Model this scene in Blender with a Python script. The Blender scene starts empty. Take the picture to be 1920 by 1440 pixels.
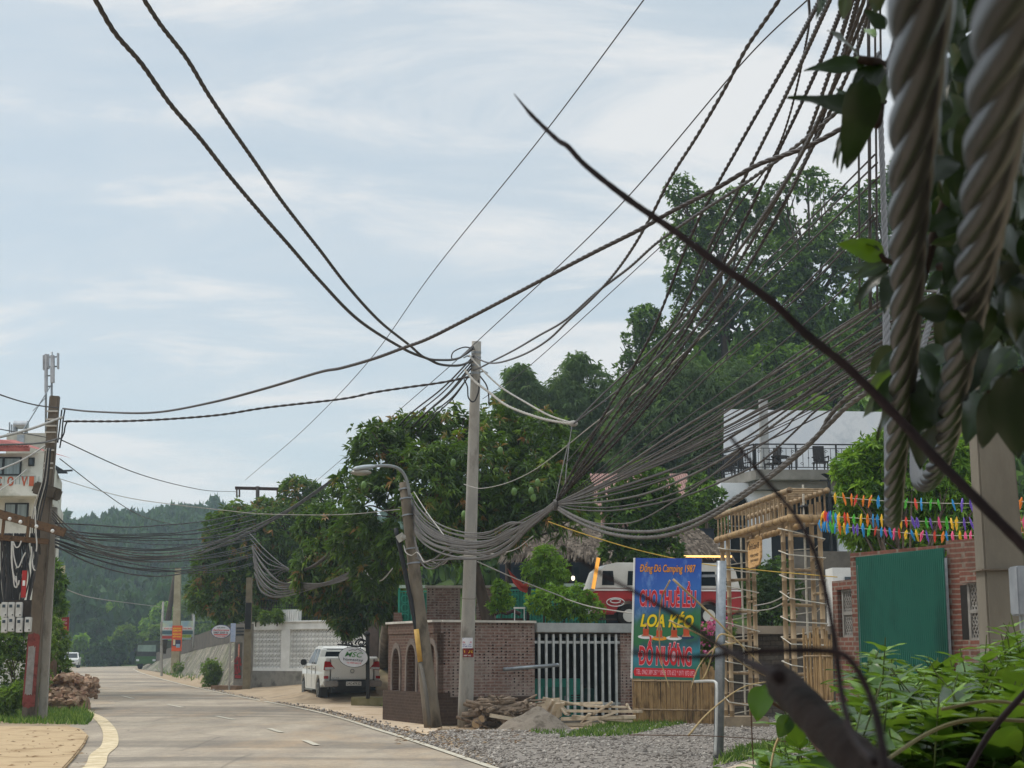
import bpy, bmesh, math, random
import numpy as np
from mathutils import Vector, Matrix, Quaternion
random.seed(7); RNG = np.random.default_rng(7)
SC = bpy.context.scene; COL = SC.collection
F, TH, CH = 2900.0, math.atan(505/2900.0), 1.6
CT, ST = math.cos(TH), math.sin(TH)

def P(px, py, d):
    """point seen at photo pixel px,py at horizontal distance d"""
    u, v = (px-960)/F, (720-py)/F
    x, y, z = u, CT-v*ST, ST+v*CT
    return Vector((x*d/y, d, CH+z*d/y))
def G(px, py, z=0.0):
    u, v = (px-960)/F, (720-py)/F
    x, y, zz = u, CT-v*ST, ST+v*CT
    k = (z-CH)/zz
    return Vector((x*k, y*k, z))
def S(p, d): return p*d/F

def lin(h):
    if not isinstance(h, str): return tuple(h)
    h = h.lstrip('#'); o = []
    for i in (0, 2, 4):
        c = int(h[i:i+2], 16)/255
        o.append(c/12.92 if c <= .04045 else ((c+.055)/1.055)**2.4)
    return tuple(o)
def c4(h): return (*lin(h), 1)

# ---------------------------------------------------------------- materials
def newmat(name):
    m = bpy.data.materials.new(name); m.use_nodes = True
    nt = m.node_tree; nt.nodes.clear()
    out = nt.nodes.new('ShaderNodeOutputMaterial'); b = nt.nodes.new('ShaderNodeBsdfPrincipled')
    nt.links.new(b.outputs[0], out.inputs[0])
    return m, nt, b, out
def N(nt, t, **k):
    n = nt.nodes.new(t)
    for a, v in k.items(): setattr(n, a, v)
    return n
def ramp(nt, src, stops):
    r = N(nt, 'ShaderNodeValToRGB'); e = r.color_ramp.elements
    while len(e) < len(stops): e.new(.5)
    for i, (p, c) in enumerate(stops): e[i].position = p; e[i].color = c4(c)
    nt.links.new(src, r.inputs[0]); return r.outputs[0]
def noise(nt, scale, detail=6, vec=None, rough=.6, dist=0):
    n = N(nt, 'ShaderNodeTexNoise'); n.inputs['Scale'].default_value = scale
    n.inputs['Detail'].default_value = detail; n.inputs['Roughness'].default_value = rough
    n.inputs['Distortion'].default_value = dist
    if vec is None: vec = N(nt, 'ShaderNodeTexCoord').outputs['Object']
    nt.links.new(vec, n.inputs['Vector']); return n.outputs[0]
def noise_col(nt, scale, vec):
    n = N(nt, 'ShaderNodeTexNoise'); n.inputs['Scale'].default_value = scale; n.inputs['Detail'].default_value = 3; nt.links.new(vec, n.inputs['Vector']); return n.outputs[1]
def bumpify(nt, b, src, strength=.4, dist=.02):
    k = N(nt, 'ShaderNodeBump'); k.inputs['Strength'].default_value = strength; k.inputs['Distance'].default_value = dist
    nt.links.new(src, k.inputs['Height']); nt.links.new(k.outputs[0], b.inputs['Normal'])
def mixc(nt, fac, a, b, mode='MIX'):
    m = N(nt, 'ShaderNodeMix', data_type='RGBA', blend_type=mode)
    if isinstance(fac, (int, float)): m.inputs[0].default_value = fac
    else: nt.links.new(fac, m.inputs[0])
    for s, v in ((6, a), (7, b)):
        if hasattr(v, 'links'): nt.links.new(v, m.inputs[s])
        else: m.inputs[s].default_value = c4(v)
    return m.outputs[2]
def math_(nt, op, a, b=None):
    m = N(nt, 'ShaderNodeMath', operation=op)
    for i, v in enumerate((a, b)):
        if v is None: continue
        if hasattr(v, 'links'): nt.links.new(v, m.inputs[i])
        else: m.inputs[i].default_value = v
    return m.outputs[0]

_mats = {}
def M(name, c1='#888888', c2=None, scale=6, rough=.7, metal=0, bump=0, bscale=None, bdist=.01, spec=.35, lo=.35, hi=.65, c3=None, emit=0, stretch=None):
    if name in _mats: return _mats[name]
    m, nt, b, out = newmat(name)
    b.inputs['Roughness'].default_value = rough; b.inputs['Metallic'].default_value = metal
    b.inputs['Specular IOR Level'].default_value = spec
    vec = None
    if stretch:
        tc = N(nt, 'ShaderNodeTexCoord'); mp = N(nt, 'ShaderNodeMapping'); mp.inputs['Scale'].default_value = stretch
        nt.links.new(tc.outputs['Object'], mp.inputs[0]); vec = mp.outputs[0]
    if c2 is None:
        l = lin(c1); c2 = tuple(x*.78 for x in l)
    stops = [(lo, c1), (hi, c2)] if c3 is None else [(lo, c1), ((lo+hi)/2, c3), (hi, c2)]
    nt.links.new(ramp(nt, noise(nt, scale, 7, vec), stops), b.inputs['Base Color'])
    if bump: bumpify(nt, b, noise(nt, bscale or scale*4, 6, vec), bump, bdist)
    if emit:
        b.inputs['Emission Color'].default_value = c4(c1); b.inputs['Emission Strength'].default_value = emit
    _mats[name] = m; return m

def leafmat(name, stops, trans=.3, rough=.5, spec=.35, tcol='#6d8f1e'):
    if name in _mats: return _mats[name]
    m, nt, b, out = newmat(name)
    b.inputs['Roughness'].default_value = rough; b.inputs['Specular IOR Level'].default_value = spec
    a = N(nt, 'ShaderNodeAttribute', attribute_name='tint')
    col = ramp(nt, a.outputs['Fac'], stops)
    nt.links.new(col, b.inputs['Base Color'])
    t = N(nt, 'ShaderNodeBsdfTranslucent'); nt.links.new(mixc(nt, .55, col, tcol), t.inputs[0])
    mx = N(nt, 'ShaderNodeMixShader'); mx.inputs[0].default_value = trans
    nt.links.new(b.outputs[0], mx.inputs[1]); nt.links.new(t.outputs[0], mx.inputs[2])
    nt.links.new(mx.outputs[0], out.inputs[0]); _mats[name] = m; return m

def brickmat(name, c1, c2, mortar, bw=.22, bh=.07, holes=0, dirt='#4d443c', msize=.008, axis='xz', dirt_amt=.5):
    if name in _mats: return _mats[name]
    m, nt, b, out = newmat(name); b.inputs['Roughness'].default_value = .9; b.inputs['Specular IOR Level'].default_value = .15
    tc = N(nt, 'ShaderNodeTexCoord'); sp = N(nt, 'ShaderNodeSeparateXYZ'); nt.links.new(tc.outputs['Object'], sp.inputs[0])
    u = math_(nt, 'ADD', sp.outputs[0], sp.outputs[1]); v = sp.outputs[2]
    cb = N(nt, 'ShaderNodeCombineXYZ'); nt.links.new(u, cb.inputs[0]); nt.links.new(v, cb.inputs[1])
    wob = mixc(nt, .02, cb.outputs[0], noise_col(nt, 3.5, tc.outputs['Object']), 'ADD')
    br = N(nt, 'ShaderNodeTexBrick'); nt.links.new(wob, br.inputs['Vector'])
    br.inputs['Color1'].default_value = c4(c1); br.inputs['Color2'].default_value = c4(c2); br.inputs['Mortar'].default_value = c4(mortar)
    br.inputs['Scale'].default_value = 1; br.inputs['Mortar Size'].default_value = msize
    br.inputs['Brick Width'].default_value = bw; br.inputs['Row Height'].default_value = bh; br.inputs['Bias'].default_value = -.1
    n1 = noise(nt, 1.1, 7, tc.outputs['Object'])
    col = mixc(nt, math_(nt, 'MULTIPLY', ramp(nt, n1, [(.4, '#000000'), (.7, '#ffffff')]), dirt_amt), br.outputs[0], dirt)
    n2 = noise(nt, 14, 5, tc.outputs['Object'])
    col = mixc(nt, .45, col, ramp(nt, n2, [(.3, '#5c5048'), (.7, '#c0b4aa')]), 'OVERLAY')
    h = br.outputs['Fac']
    if holes:
        col = mixc(nt, math_(nt, 'MULTIPLY', ramp(nt, noise(nt, .9, 7, tc.outputs['Object'], .7), [(.46, '#000000'), (.62, '#ffffff')]), .6), col, '#a59c94')
        fu = math_(nt, 'SUBTRACT', math_(nt, 'FRACT', math_(nt, 'DIVIDE', u, bw/2)), .5)
        fv = math_(nt, 'SUBTRACT', math_(nt, 'FRACT', math_(nt, 'DIVIDE', v, bh)), .5)
        fv = math_(nt, 'MULTIPLY', fv, bh/(bw/2)*1.2)
        d = math_(nt, 'ADD', math_(nt, 'POWER', fu, 2.0), math_(nt, 'POWER', fv, 2.0))
        k = math_(nt, 'LESS_THAN', d, .045)
        msk = ramp(nt, noise(nt, 1.7, 4, tc.outputs['Object']), [(.42, '#000000'), (.56, '#ffffff')])
        k = math_(nt, 'MULTIPLY', k, msk)
        k = math_(nt, 'MULTIPLY', k, ramp(nt, noise(nt, 9, 2, tc.outputs['Object']), [(.44, '#000000'), (.52, '#ffffff')]))
        col = mixc(nt, k, col, '#1c1614')
        h = math_(nt, 'ADD', h, k)
    nt.links.new(col, b.inputs['Base Color'])
    k2 = N(nt, 'ShaderNodeBump'); k2.invert = True; k2.inputs['Strength'].default_value = .6; k2.inputs['Distance'].default_value = .012
    nt.links.new(h, k2.inputs['Height']); nt.links.new(k2.outputs[0], b.inputs['Normal'])
    _mats[name] = m; return m

# ---------------------------------------------------------------- objects
LOC = {}
def tag(o, label=None, cat=None, group=None, kind=None):
    if label: o['label'] = label
    if cat: o['category'] = cat
    if group: o['group'] = group
    if kind: o['kind'] = kind
    return o
def thing(name, label, cat, loc=(0, 0, 0), rz=0, group=None):
    o = bpy.data.objects.new(name, None); COL.objects.link(o)
    o.empty_display_size = .2; o.location = loc; o.rotation_euler = (0, 0, rz)
    LOC[o.name] = Matrix.Translation(Vector(loc)) @ Matrix.Rotation(rz, 4, 'Z')
    return tag(o, label, cat, group)
def link(name, me, mat, parent=None, smooth=False, origin=None, world=True):
    """me is in world coordinates when world (or when it has no parent)"""
    if parent is None:
        if origin is None:
            n = len(me.vertices); co = np.empty(n*3, 'f'); me.vertices.foreach_get('co', co); co = co.reshape(-1, 3)
            mn, mx = co.min(0), co.max(0); origin = ((mn[0]+mx[0])/2, (mn[1]+mx[1])/2, mn[2])
        mt = Matrix.Translation(Vector(origin)); me.transform(mt.inverted())
    elif world: me.transform(LOC[parent.name].inverted())
    for m in (mat if isinstance(mat, (list, tuple)) else [mat]): me.materials.append(m)
    o = bpy.data.objects.new(name, me); COL.objects.link(o)
    if parent is None:
        o.location = origin; LOC[o.name] = Matrix.Translation(Vector(origin))
    else:
        o.parent = parent; LOC[o.name] = LOC[parent.name].copy()
    if smooth:
        me.polygons.foreach_set('use_smooth', [True]*len(me.polygons))
    return o

class MB:
    def __init__(s, m=None): s.v = []; s.f = []; s.mi = []; s.m = m; s.cur = 0
    def add(s, vs, fs):
        o = len(s.v)
        s.v += [tuple(s.m @ Vector(v)) if s.m else tuple(v) for v in vs]
        s.f += [[o+i for i in f] for f in fs]; s.mi += [s.cur]*len(fs); return s
    def box(s, c, d, r=None, taper=1.0):
        x, y, z = d[0]/2, d[1]/2, d[2]/2
        vs = [Vector((sx*x*(taper if sz > 0 else 1), sy*y*(taper if sz > 0 else 1), sz*z)) for sz in (-1, 1) for sy in (-1, 1) for sx in (-1, 1)]
        if r is not None: vs = [r @ v for v in vs]
        c = Vector(c)
        return s.add([v+c for v in vs], [(0, 2, 3, 1), (4, 5, 7, 6), (0, 1, 5, 4), (2, 6, 7, 3), (0, 4, 6, 2), (1, 3, 7, 5)])
    def beam(s, a, b, w, h, up=(0, 0, 1), w2=None, h2=None):
        a, b = Vector(a), Vector(b); t = (b-a).normalized(); up = Vector(up)
        if abs(t.dot(up)) > .98: up = Vector((0, 1, 0))
        x = t.cross(up).normalized(); y = x.cross(t); w2 = w if w2 is None else w2; h2 = h if h2 is None else h2
        vs = [p + x*(sx*ww/2) + y*(sy*hh/2) for p, ww, hh in ((a, w, h), (b, w2, h2)) for sx, sy in ((-1, -1), (1, -1), (1, 1), (-1, 1))]
        return s.add(vs, [(0, 3, 2, 1), (4, 5, 6, 7), (0, 1, 5, 4), (1, 2, 6, 5), (2, 3, 7, 6), (3, 0, 4, 7)])
    def tube(s, pts, r, n=8, cap=True, flat=1.0):
        pts = [Vector(p) for p in pts]; k = len(pts); rs = r if isinstance(r, (list, tuple)) else [r]*k
        if k < 2: return s
        T = [(pts[min(i+1, k-1)]-pts[max(i-1, 0)]).normalized() for i in range(k)]
        u = T[0].cross(Vector((0, 0, 1)))
        if u.length < .05: u = T[0].cross(Vector((0, 1, 0)))
        u.normalize(); vs = []
        for i in range(k):
            u = (u - T[i]*u.dot(T[i])).normalized(); w = T[i].cross(u)
            for j in range(n):
                a = 2*math.pi*j/n; vs.append(pts[i] + u*(math.cos(a)*rs[i]) + w*(math.sin(a)*rs[i]*flat))
        fs = [(i*n+j, i*n+(j+1) % n, (i+1)*n+(j+1) % n, (i+1)*n+j) for i in range(k-1) for j in range(n)]
        if cap: fs += [tuple(range(n-1, -1, -1)), tuple((k-1)*n+j for j in range(n))]
        return s.add(vs, fs)
    def prism(s, poly, y0, y1, cap=True):
        """polygon of (x,z), extruded along y"""
        n = len(poly)
        vs = [(x, y0, z) for x, z in poly] + [(x, y1, z) for x, z in poly]
        fs = [(i, (i+1) % n, n+(i+1) % n, n+i) for i in range(n)]
        if cap: fs += [tuple(range(n-1, -1, -1)), tuple(range(n, 2*n))]
        return s.add(vs, fs)
    def slab(s, poly, z0, z1):
        """polygon of (x,y), extruded in z"""
        n = len(poly); vs = [(x, y, z0) for x, y in poly] + [(x, y, z1) for x, y in poly]
        return s.add(vs, [(i, (i+1) % n, n+(i+1) % n, n+i) for i in range(n)] + [tuple(range(n-1, -1, -1)), tuple(range(n, 2*n))])
    def ring(s, c, r0, r1, h, n=20, ax='z'):
        vs = []; c = Vector(c)
        for i in range(n):
            a = 2*math.pi*i/n
            for r, z in ((r0, -h/2), (r1, -h/2), (r1, h/2), (r0, h/2)):
                p = Vector((math.cos(a)*r, math.sin(a)*r, z))
                if ax == 'x': p = Vector((p.z, p.x, p.y))
                if ax == 'y': p = Vector((p.x, p.z, p.y))
                vs.append(c+p)
        fs = [(i*4+j, i*4+(j+1) % 4, ((i+1) % n)*4+(j+1) % 4, ((i+1) % n)*4+j) for i in range(n) for j in range(4)]
        return s.add(vs, fs)
    def disc(s, c, r, h, n=20, ax='z'):
        poly = [(math.cos(2*math.pi*i/n)*r, math.sin(2*math.pi*i/n)*r) for i in range(n)]
        vs = []; c = Vector(c)
        for z in (-h/2, h/2):
            for x, y in poly:
                p = Vector((x, y, z))
                if ax == 'x': p = Vector((z, x, y))
                if ax == 'y': p = Vector((x, z, y))
                vs.append(c+p)
        return s.add(vs, [(i, (i+1) % n, n+(i+1) % n, n+i) for i in range(n)] + [tuple(range(n-1, -1, -1)), tuple(range(n, 2*n))])
    def ball(s, c, r, n=10, m=6):
        c = Vector(c); rx, ry, rz = r if isinstance(r, (list, tuple)) else (r, r, r)
        vs = [c+Vector((0, 0, -rz))]
        for i in range(1, m):
            t = math.pi*i/m-math.pi/2
            for j in range(n):
                a = 2*math.pi*j/n; vs.append(c+Vector((rx*math.cos(t)*math.cos(a), ry*math.cos(t)*math.sin(a), rz*math.sin(t))))
        vs.append(c+Vector((0, 0, rz))); e = len(vs)-1
        fs = [(0, 1+(j+1) % n, 1+j) for j in range(n)]
        for i in range(m-2):
            fs += [(1+i*n+j, 1+i*n+(j+1) % n, 1+(i+1)*n+(j+1) % n, 1+(i+1)*n+j) for j in range(n)]
        fs += [(1+(m-2)*n+j, 1+(m-2)*n+(j+1) % n, e) for j in range(n)]
        return s.add(vs, fs)
    def mesh(s, name):
        me = bpy.data.meshes.new(name); me.from_pydata(s.v, [], s.f)
        if any(s.mi): me.polygons.foreach_set('material_index', s.mi)
        me.validate(); return me
    def build(s, name, mat, parent=None, smooth=False, world=None, bevel=0, recalc=True, origin=None):
        me = s.mesh(name)
        if recalc or bevel:
            bm = bmesh.new(); bm.from_mesh(me)
            if recalc: bmesh.ops.recalc_face_normals(bm, faces=bm.faces)
            if bevel:
                es = [e for e in bm.edges if e.is_manifold and e.calc_face_angle(0) > .6]
                bmesh.ops.bevel(bm, geom=es, offset=bevel, segments=2, affect='EDGES', clamp_overlap=True)
            bm.to_mesh(me); bm.free()
        if world is None: world = True
        return link(name, me, mat, parent, smooth, origin, world)

def npmesh(name, V, T, tint=None):
    me = bpy.data.meshes.new(name); n, t = len(V), len(T)
    me.vertices.add(n); me.vertices.foreach_set('co', np.ascontiguousarray(V, 'f').ravel())
    me.loops.add(t*3); me.loops.foreach_set('vertex_index', np.ascontiguousarray(T, 'i').ravel())
    me.polygons.add(t); me.polygons.foreach_set('loop_start', np.arange(0, t*3, 3, dtype='i'))
    me.polygons.foreach_set('loop_total', np.full(t, 3, 'i'))
    if tint is not None:
        a = me.attributes.new('tint', 'FLOAT', 'POINT'); a.data.foreach_set('value', np.ascontiguousarray(tint, 'f'))
    me.update(calc_edges=True); return me

def spline(pts, step=None, sub=8):
    """Catmull-Rom through tuples"""
    p = [np.array(q, float) for q in pts]; out = []
    for i in range(len(p)-1):
        p0 = p[i-1] if i > 0 else 2*p[0]-p[1]; p1, p2 = p[i], p[i+1]; p3 = p[i+2] if i+2 < len(p) else 2*p[-1]-p[-2]
        for k in range(sub):
            t = k/sub
            out.append(.5*((2*p1)+(p2-p0)*t+(2*p0-5*p1+4*p2-p3)*t*t+(3*p1-p0-3*p2+p3)*t**3))
    out.append(p[-1]); return out
def resample(pts, step):
    A = np.array([tuple(p) for p in pts]); d = np.r_[0, np.cumsum(np.linalg.norm(np.diff(A, axis=0), axis=1))]
    n = max(2, int(d[-1]/step)+1); s = np.linspace(0, d[-1], n)
    return np.stack([np.interp(s, d, A[:, i]) for i in range(3)], 1), s

BASEC = {'Đ': 'D', 'Ớ': 'Ó', 'Ợ': 'Ọ', 'Ơ': 'O', 'Ư': 'U', 'Ờ': 'Ò'}
def text_geo(body, offset=0, shear=0, extrude=.0, space=1.0, font_res=3):
    """barred and horned letters are set as the plain letter plus a bar or horn"""
    plain = ''.join(BASEC.get(c, c) for c in body); V, Fc = raw_text(plain, offset, shear, space)
    for i, ch in enumerate(body):
        if ch not in BASEC: continue
        x0 = max(v[0] for v in raw_text(plain[:i].rstrip()+'.', 0, 0, space)[0])-.17 if plain[:i].strip() else 0
        if plain[:i].endswith(' '): x0 += .24
        wd = max(v[0] for v in raw_text('D' if ch == 'Đ' else plain[i], 0, 0, space)[0])
        if ch == 'Đ': q = [(x0-.03, .32), (x0+.34, .32), (x0+.34, .42), (x0-.03, .42)]
        else: q = [(x0+wd-.06, .56), (x0+wd+.1, .66), (x0+wd+.13, .82), (x0+wd+.02, .82), (x0+wd-.0, .7)]
        k = len(V); o = offset; cx, cy = sum(p[0] for p in q)/len(q), sum(p[1] for p in q)/len(q)
        V += [(x+(o if x > cx else -o)+shear*y, y+(o if y > cy else -o), .0) for x, y in q]; Fc.append(list(range(k, k+len(q))))
    return V, Fc
def raw_text(body, offset=0, shear=0, space=1.0, font_res=3):
    extrude = 0
    cu = bpy.data.curves.new('t', 'FONT'); cu.body = body; cu.size = 1; cu.offset = offset; cu.shear = shear
    cu.extrude = extrude; cu.space_character = space; cu.resolution_u = font_res; cu.align_x = 'LEFT'
    o = bpy.data.objects.new('t', cu); COL.objects.link(o)
    dg = bpy.context.evaluated_depsgraph_get(); me = bpy.data.meshes.new_from_object(o.evaluated_get(dg))
    V = [tuple(v.co) for v in me.vertices]; Fc = [list(p.vertices) for p in me.polygons]
    bpy.data.objects.remove(o); bpy.data.curves.remove(cu); bpy.data.meshes.remove(me); return V, Fc
def lettering(parent, body, o, ux, uz, w, h, mat, off=.004, offset=0, shear=0, name='lettering', ref=None, thick=0, space=1.0):
    """flat letters fitted in a box w x h with its lower left at o on the plane ux,uz"""
    V, Fc = text_geo(body, offset, shear, 0, space)
    if not V: return
    R = ref or V
    x0, x1 = min(v[0] for v in R), max(v[0] for v in R); y0, y1 = min(v[1] for v in R), max(v[1] for v in R)
    o, ux, uz = Vector(o), Vector(ux).normalized(), Vector(uz).normalized(); nn = ux.cross(uz)
    mb = MB(); mb.add([o+ux*((v[0]-x0)/(x1-x0)*w)+uz*((v[1]-y0)/(y1-y0)*h)+nn*off for v in V], Fc)
    if thick:
        me = mb.mesh(name); bm = bmesh.new(); bm.from_mesh(me)
        r = bmesh.ops.extrude_face_region(bm, geom=bm.faces[:]); bmesh.ops.translate(bm, verts=[v for v in r['geom'] if isinstance(v, bmesh.types.BMVert)], vec=nn*thick)
        bm.to_mesh(me); bm.free(); link(name, me, mat, parent); return V
    mb.build(name, mat, parent, recalc=False); return V

# ---------------------------------------------------------------- camera, sky, sun
cam = bpy.data.cameras.new('camera'); co = bpy.data.objects.new('camera', cam); COL.objects.link(co); SC.camera = co
co.location = (0, 0, CH); co.rotation_euler = (math.pi/2+TH, 0, 0)
cam.sensor_width = 36; cam.lens = 36*F/1920; cam.clip_start = .05; cam.clip_end = 5000
cam.dof.use_dof = True; cam.dof.focus_distance = 33; cam.dof.aperture_fstop = 15
SUN_EL, SUN_AZ = math.radians(52), math.radians(-68)      # azimuth from +Y towards +X
w = bpy.data.worlds.new('World'); SC.world = w; w.use_nodes = True
nt = w.node_tree; nt.nodes.clear()
out = N(nt, 'ShaderNodeOutputWorld'); bg = N(nt, 'ShaderNodeBackground'); nt.links.new(bg.outputs[0], out.inputs[0])
sky = N(nt, 'ShaderNodeTexSky', sky_type='NISHITA'); sky.sun_disc = False; sky.sun_elevation = SUN_EL
sky.sun_rotation = SUN_AZ; sky.dust_density = 1.5; sky.air_density = 1.0; sky.ozone_density = 1.0
tc = N(nt, 'ShaderNodeTexCoord'); sp = N(nt, 'ShaderNodeSeparateXYZ'); nt.links.new(tc.outputs['Generated'], sp.inputs[0])
zz = math_(nt, 'ADD', math_(nt, 'MAXIMUM', sp.outputs[2], 0.0), .16)
cb = N(nt, 'ShaderNodeCombineXYZ'); nt.links.new(math_(nt, 'DIVIDE', sp.outputs[0], zz), cb.inputs[0]); nt.links.new(math_(nt, 'DIVIDE', sp.outputs[1], zz), cb.inputs[1])
mp = N(nt, 'ShaderNodeMapping'); mp.inputs['Scale'].default_value = (1.15, 2.1, 1); mp.inputs['Location'].default_value = (3.1, 1.7, 0); mp.inputs['Rotation'].default_value = (0, 0, .25)
nt.links.new(cb.outputs[0], mp.inputs[0])
n1 = noise(nt, 1.7, 10, mp.outputs[0], .62, .5)
n2 = noise(nt, .55, 4, mp.outputs[0], .5, .2)
k = math_(nt, 'ADD', math_(nt, 'MULTIPLY', n1, .62), math_(nt, 'MULTIPLY', n2, .38))
cl = ramp(nt, k, [(.40, '#000000'), (.48, '#787878'), (.57, '#ffffff')])
base = mixc(nt, .78, sky.outputs[0], (4.4, 4.98, 5.3))       # thin overcast over the blue
skc = mixc(nt, math_(nt, 'MULTIPLY', cl, .9), base, (5.95, 5.98, 6.0))
zen = ramp(nt, sp.outputs[2], [(.42, '#808080'), (.85, '#b4b4b4')])       # an overcast dome is brightest overhead
skc = mixc(nt, 1.0, skc, mixc(nt, 1.0, zen, (4.63, 4.63, 4.63), 'MULTIPLY'), 'MULTIPLY')
nt.links.new(skc, bg.inputs[0]); bg.inputs[1].default_value = .118
sl = bpy.data.lights.new('sun', 'SUN'); so = bpy.data.objects.new('sun', sl); COL.objects.link(so)
sl.energy = 1.5; sl.angle = math.radians(14); sl.color = (1, .94, .84)
sd = Vector((math.sin(SUN_AZ)*math.cos(SUN_EL), math.cos(SUN_AZ)*math.cos(SUN_EL), math.sin(SUN_EL)))
so.rotation_euler = sd.to_track_quat('Z', 'Y').to_euler(); so.location = (0, 0, 60)
SC.view_settings.view_transform = 'Standard'; SC.view_settings.look = 'None'; SC.view_settings.exposure = 0; SC.view_settings.gamma = 1
SC.render.engine = 'CYCLES'; SC.cycles.use_denoising = True; SC.cycles.max_bounces = 8; SC.cycles.transparent_max_bounces = 8
SC.cycles.volume_bounces = 1; SC.cycles.sample_clamp_indirect = 8
# ---------------------------------------------------------------- ground, road, slopes
def sstep(a, b, x):
    t = np.clip((x-a)/(b-a), 0, 1); return t*t*(3-2*t)
def H(x, y):
    h = 18*sstep(-14, 22, x)*sstep(52, 100, y) + 2.6*sstep(-9, -1, x)*sstep(50, 57, y)
    h = h + 26*sstep(215, 385, y)*(1+.12*np.sin(x*.021+1.3)+.07*np.sin(x*.06))*(1-.55*sstep(-150, -260, x))
    h = h + 3.0*sstep(-13, -10, x+(y-70)*.245)*sstep(77, 86, y)*(1-sstep(100, 150, y))*(1-sstep(-9, -1, x))
    return h
def ground_mesh():
    xs = np.unique(np.r_[np.linspace(-420, -60, 46), np.linspace(-60, 60, 81), np.linspace(60, 420, 46)])
    ys = np.unique(np.r_[np.linspace(-30, 120, 101), np.linspace(120, 460, 86), np.linspace(460, 1500, 14)])
    X, Y = np.meshgrid(xs, ys); Z = H(X, Y) - .02
    V = np.stack([X, Y, Z], -1).reshape(-1, 3); nx = len(xs); ny = len(ys)
    I = (np.arange(ny-1)[:, None]*nx+np.arange(nx-1)[None]).ravel()
    T = np.concatenate([np.stack([I, I+1, I+nx+1], 1), np.stack([I, I+nx+1, I+nx], 1)])
    return npmesh('ground', V, T)
def ground_mat():
    m, nt, b, out = newmat('dirt and green ground'); b.inputs['Roughness'].default_value = .95; b.inputs['Specular IOR Level'].default_value = .1
    tc = N(nt, 'ShaderNodeTexCoord'); geo = N(nt, 'ShaderNodeNewGeometry'); sp = N(nt, 'ShaderNodeSeparateXYZ'); nt.links.new(geo.outputs['Position'], sp.inputs[0])
    dirt = ramp(nt, noise(nt, .8, 8, geo.outputs['Position']), [(.3, '#8d7a63'), (.5, '#a8957d'), (.7, '#7d6f5e')])
    green = ramp(nt, noise(nt, .5, 8, geo.outputs['Position']), [(.3, '#2c3a1c'), (.7, '#4a5c2a')])
    k = ramp(nt, math_(nt, 'DIVIDE', sp.outputs[2], 4.0), [(.08, '#000000'), (.5, '#ffffff')])
    k2 = ramp(nt, math_(nt, 'DIVIDE', sp.outputs[1], 400.0), [(.44, '#000000'), (.5, '#ffffff')])
    nt.links.new(mixc(nt, math_(nt, 'MAXIMUM', k, k2), dirt, green), b.inputs['Base Color'])
    bumpify(nt, b, noise(nt, 9, 6, geo.outputs['Position']), .5, .03); return m
g = link('ground', ground_mesh(), ground_mat(), smooth=True, origin=(0, 0, 0)); tag(g, 'bare dirt and green ground under the road and hills', 'ground', kind='structure')

EDGE_R = [(5.0, -8), (4.2, 3), (2.2, 12), (0.0, 21.6), (-1.57, 28.5), (-2.5, 32.4), (-5.5, 44.2), (-11.6, 63.6), (-20.2, 92.8), (-34.5, 145), (-40, 172), (-36, 200), (-20, 230)]
EDGE_L = [(-3.6, -8), (-4.0, 3), (-5.0, 12), (-6.26, 21.6), (-7.9, 28.5), (-9.1, 32.4), (-12.2, 44.2), (-17.8, 63.6), (-26.5, 92.8), (-41.5, 145), (-48.5, 172), (-46, 206), (-26, 238)]
def edge(E, t): return Vector((np.interp(t, range(len(E)), [q[0] for q in E]), np.interp(t, range(len(E)), [q[1] for q in E]), 0))
ER = [tuple(q) for q in spline(EDGE_R, sub=10)]; EL = [tuple(q) for q in spline(EDGE_L, sub=10)]
mb = MB(); nC = 8
for a, b_ in zip(EL, ER):
    for j in range(nC+1):
        t = j/nC; mb.v.append((a[0]+(b_[0]-a[0])*t, a[1]+(b_[1]-a[1])*t, .012+.03*math.sin(math.pi*t)))
for i in range(len(EL)-1):
    for j in range(nC): mb.f.append([i*(nC+1)+j, i*(nC+1)+j+1, (i+1)*(nC+1)+j+1, (i+1)*(nC+1)+j]); mb.mi.append(0)
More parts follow.
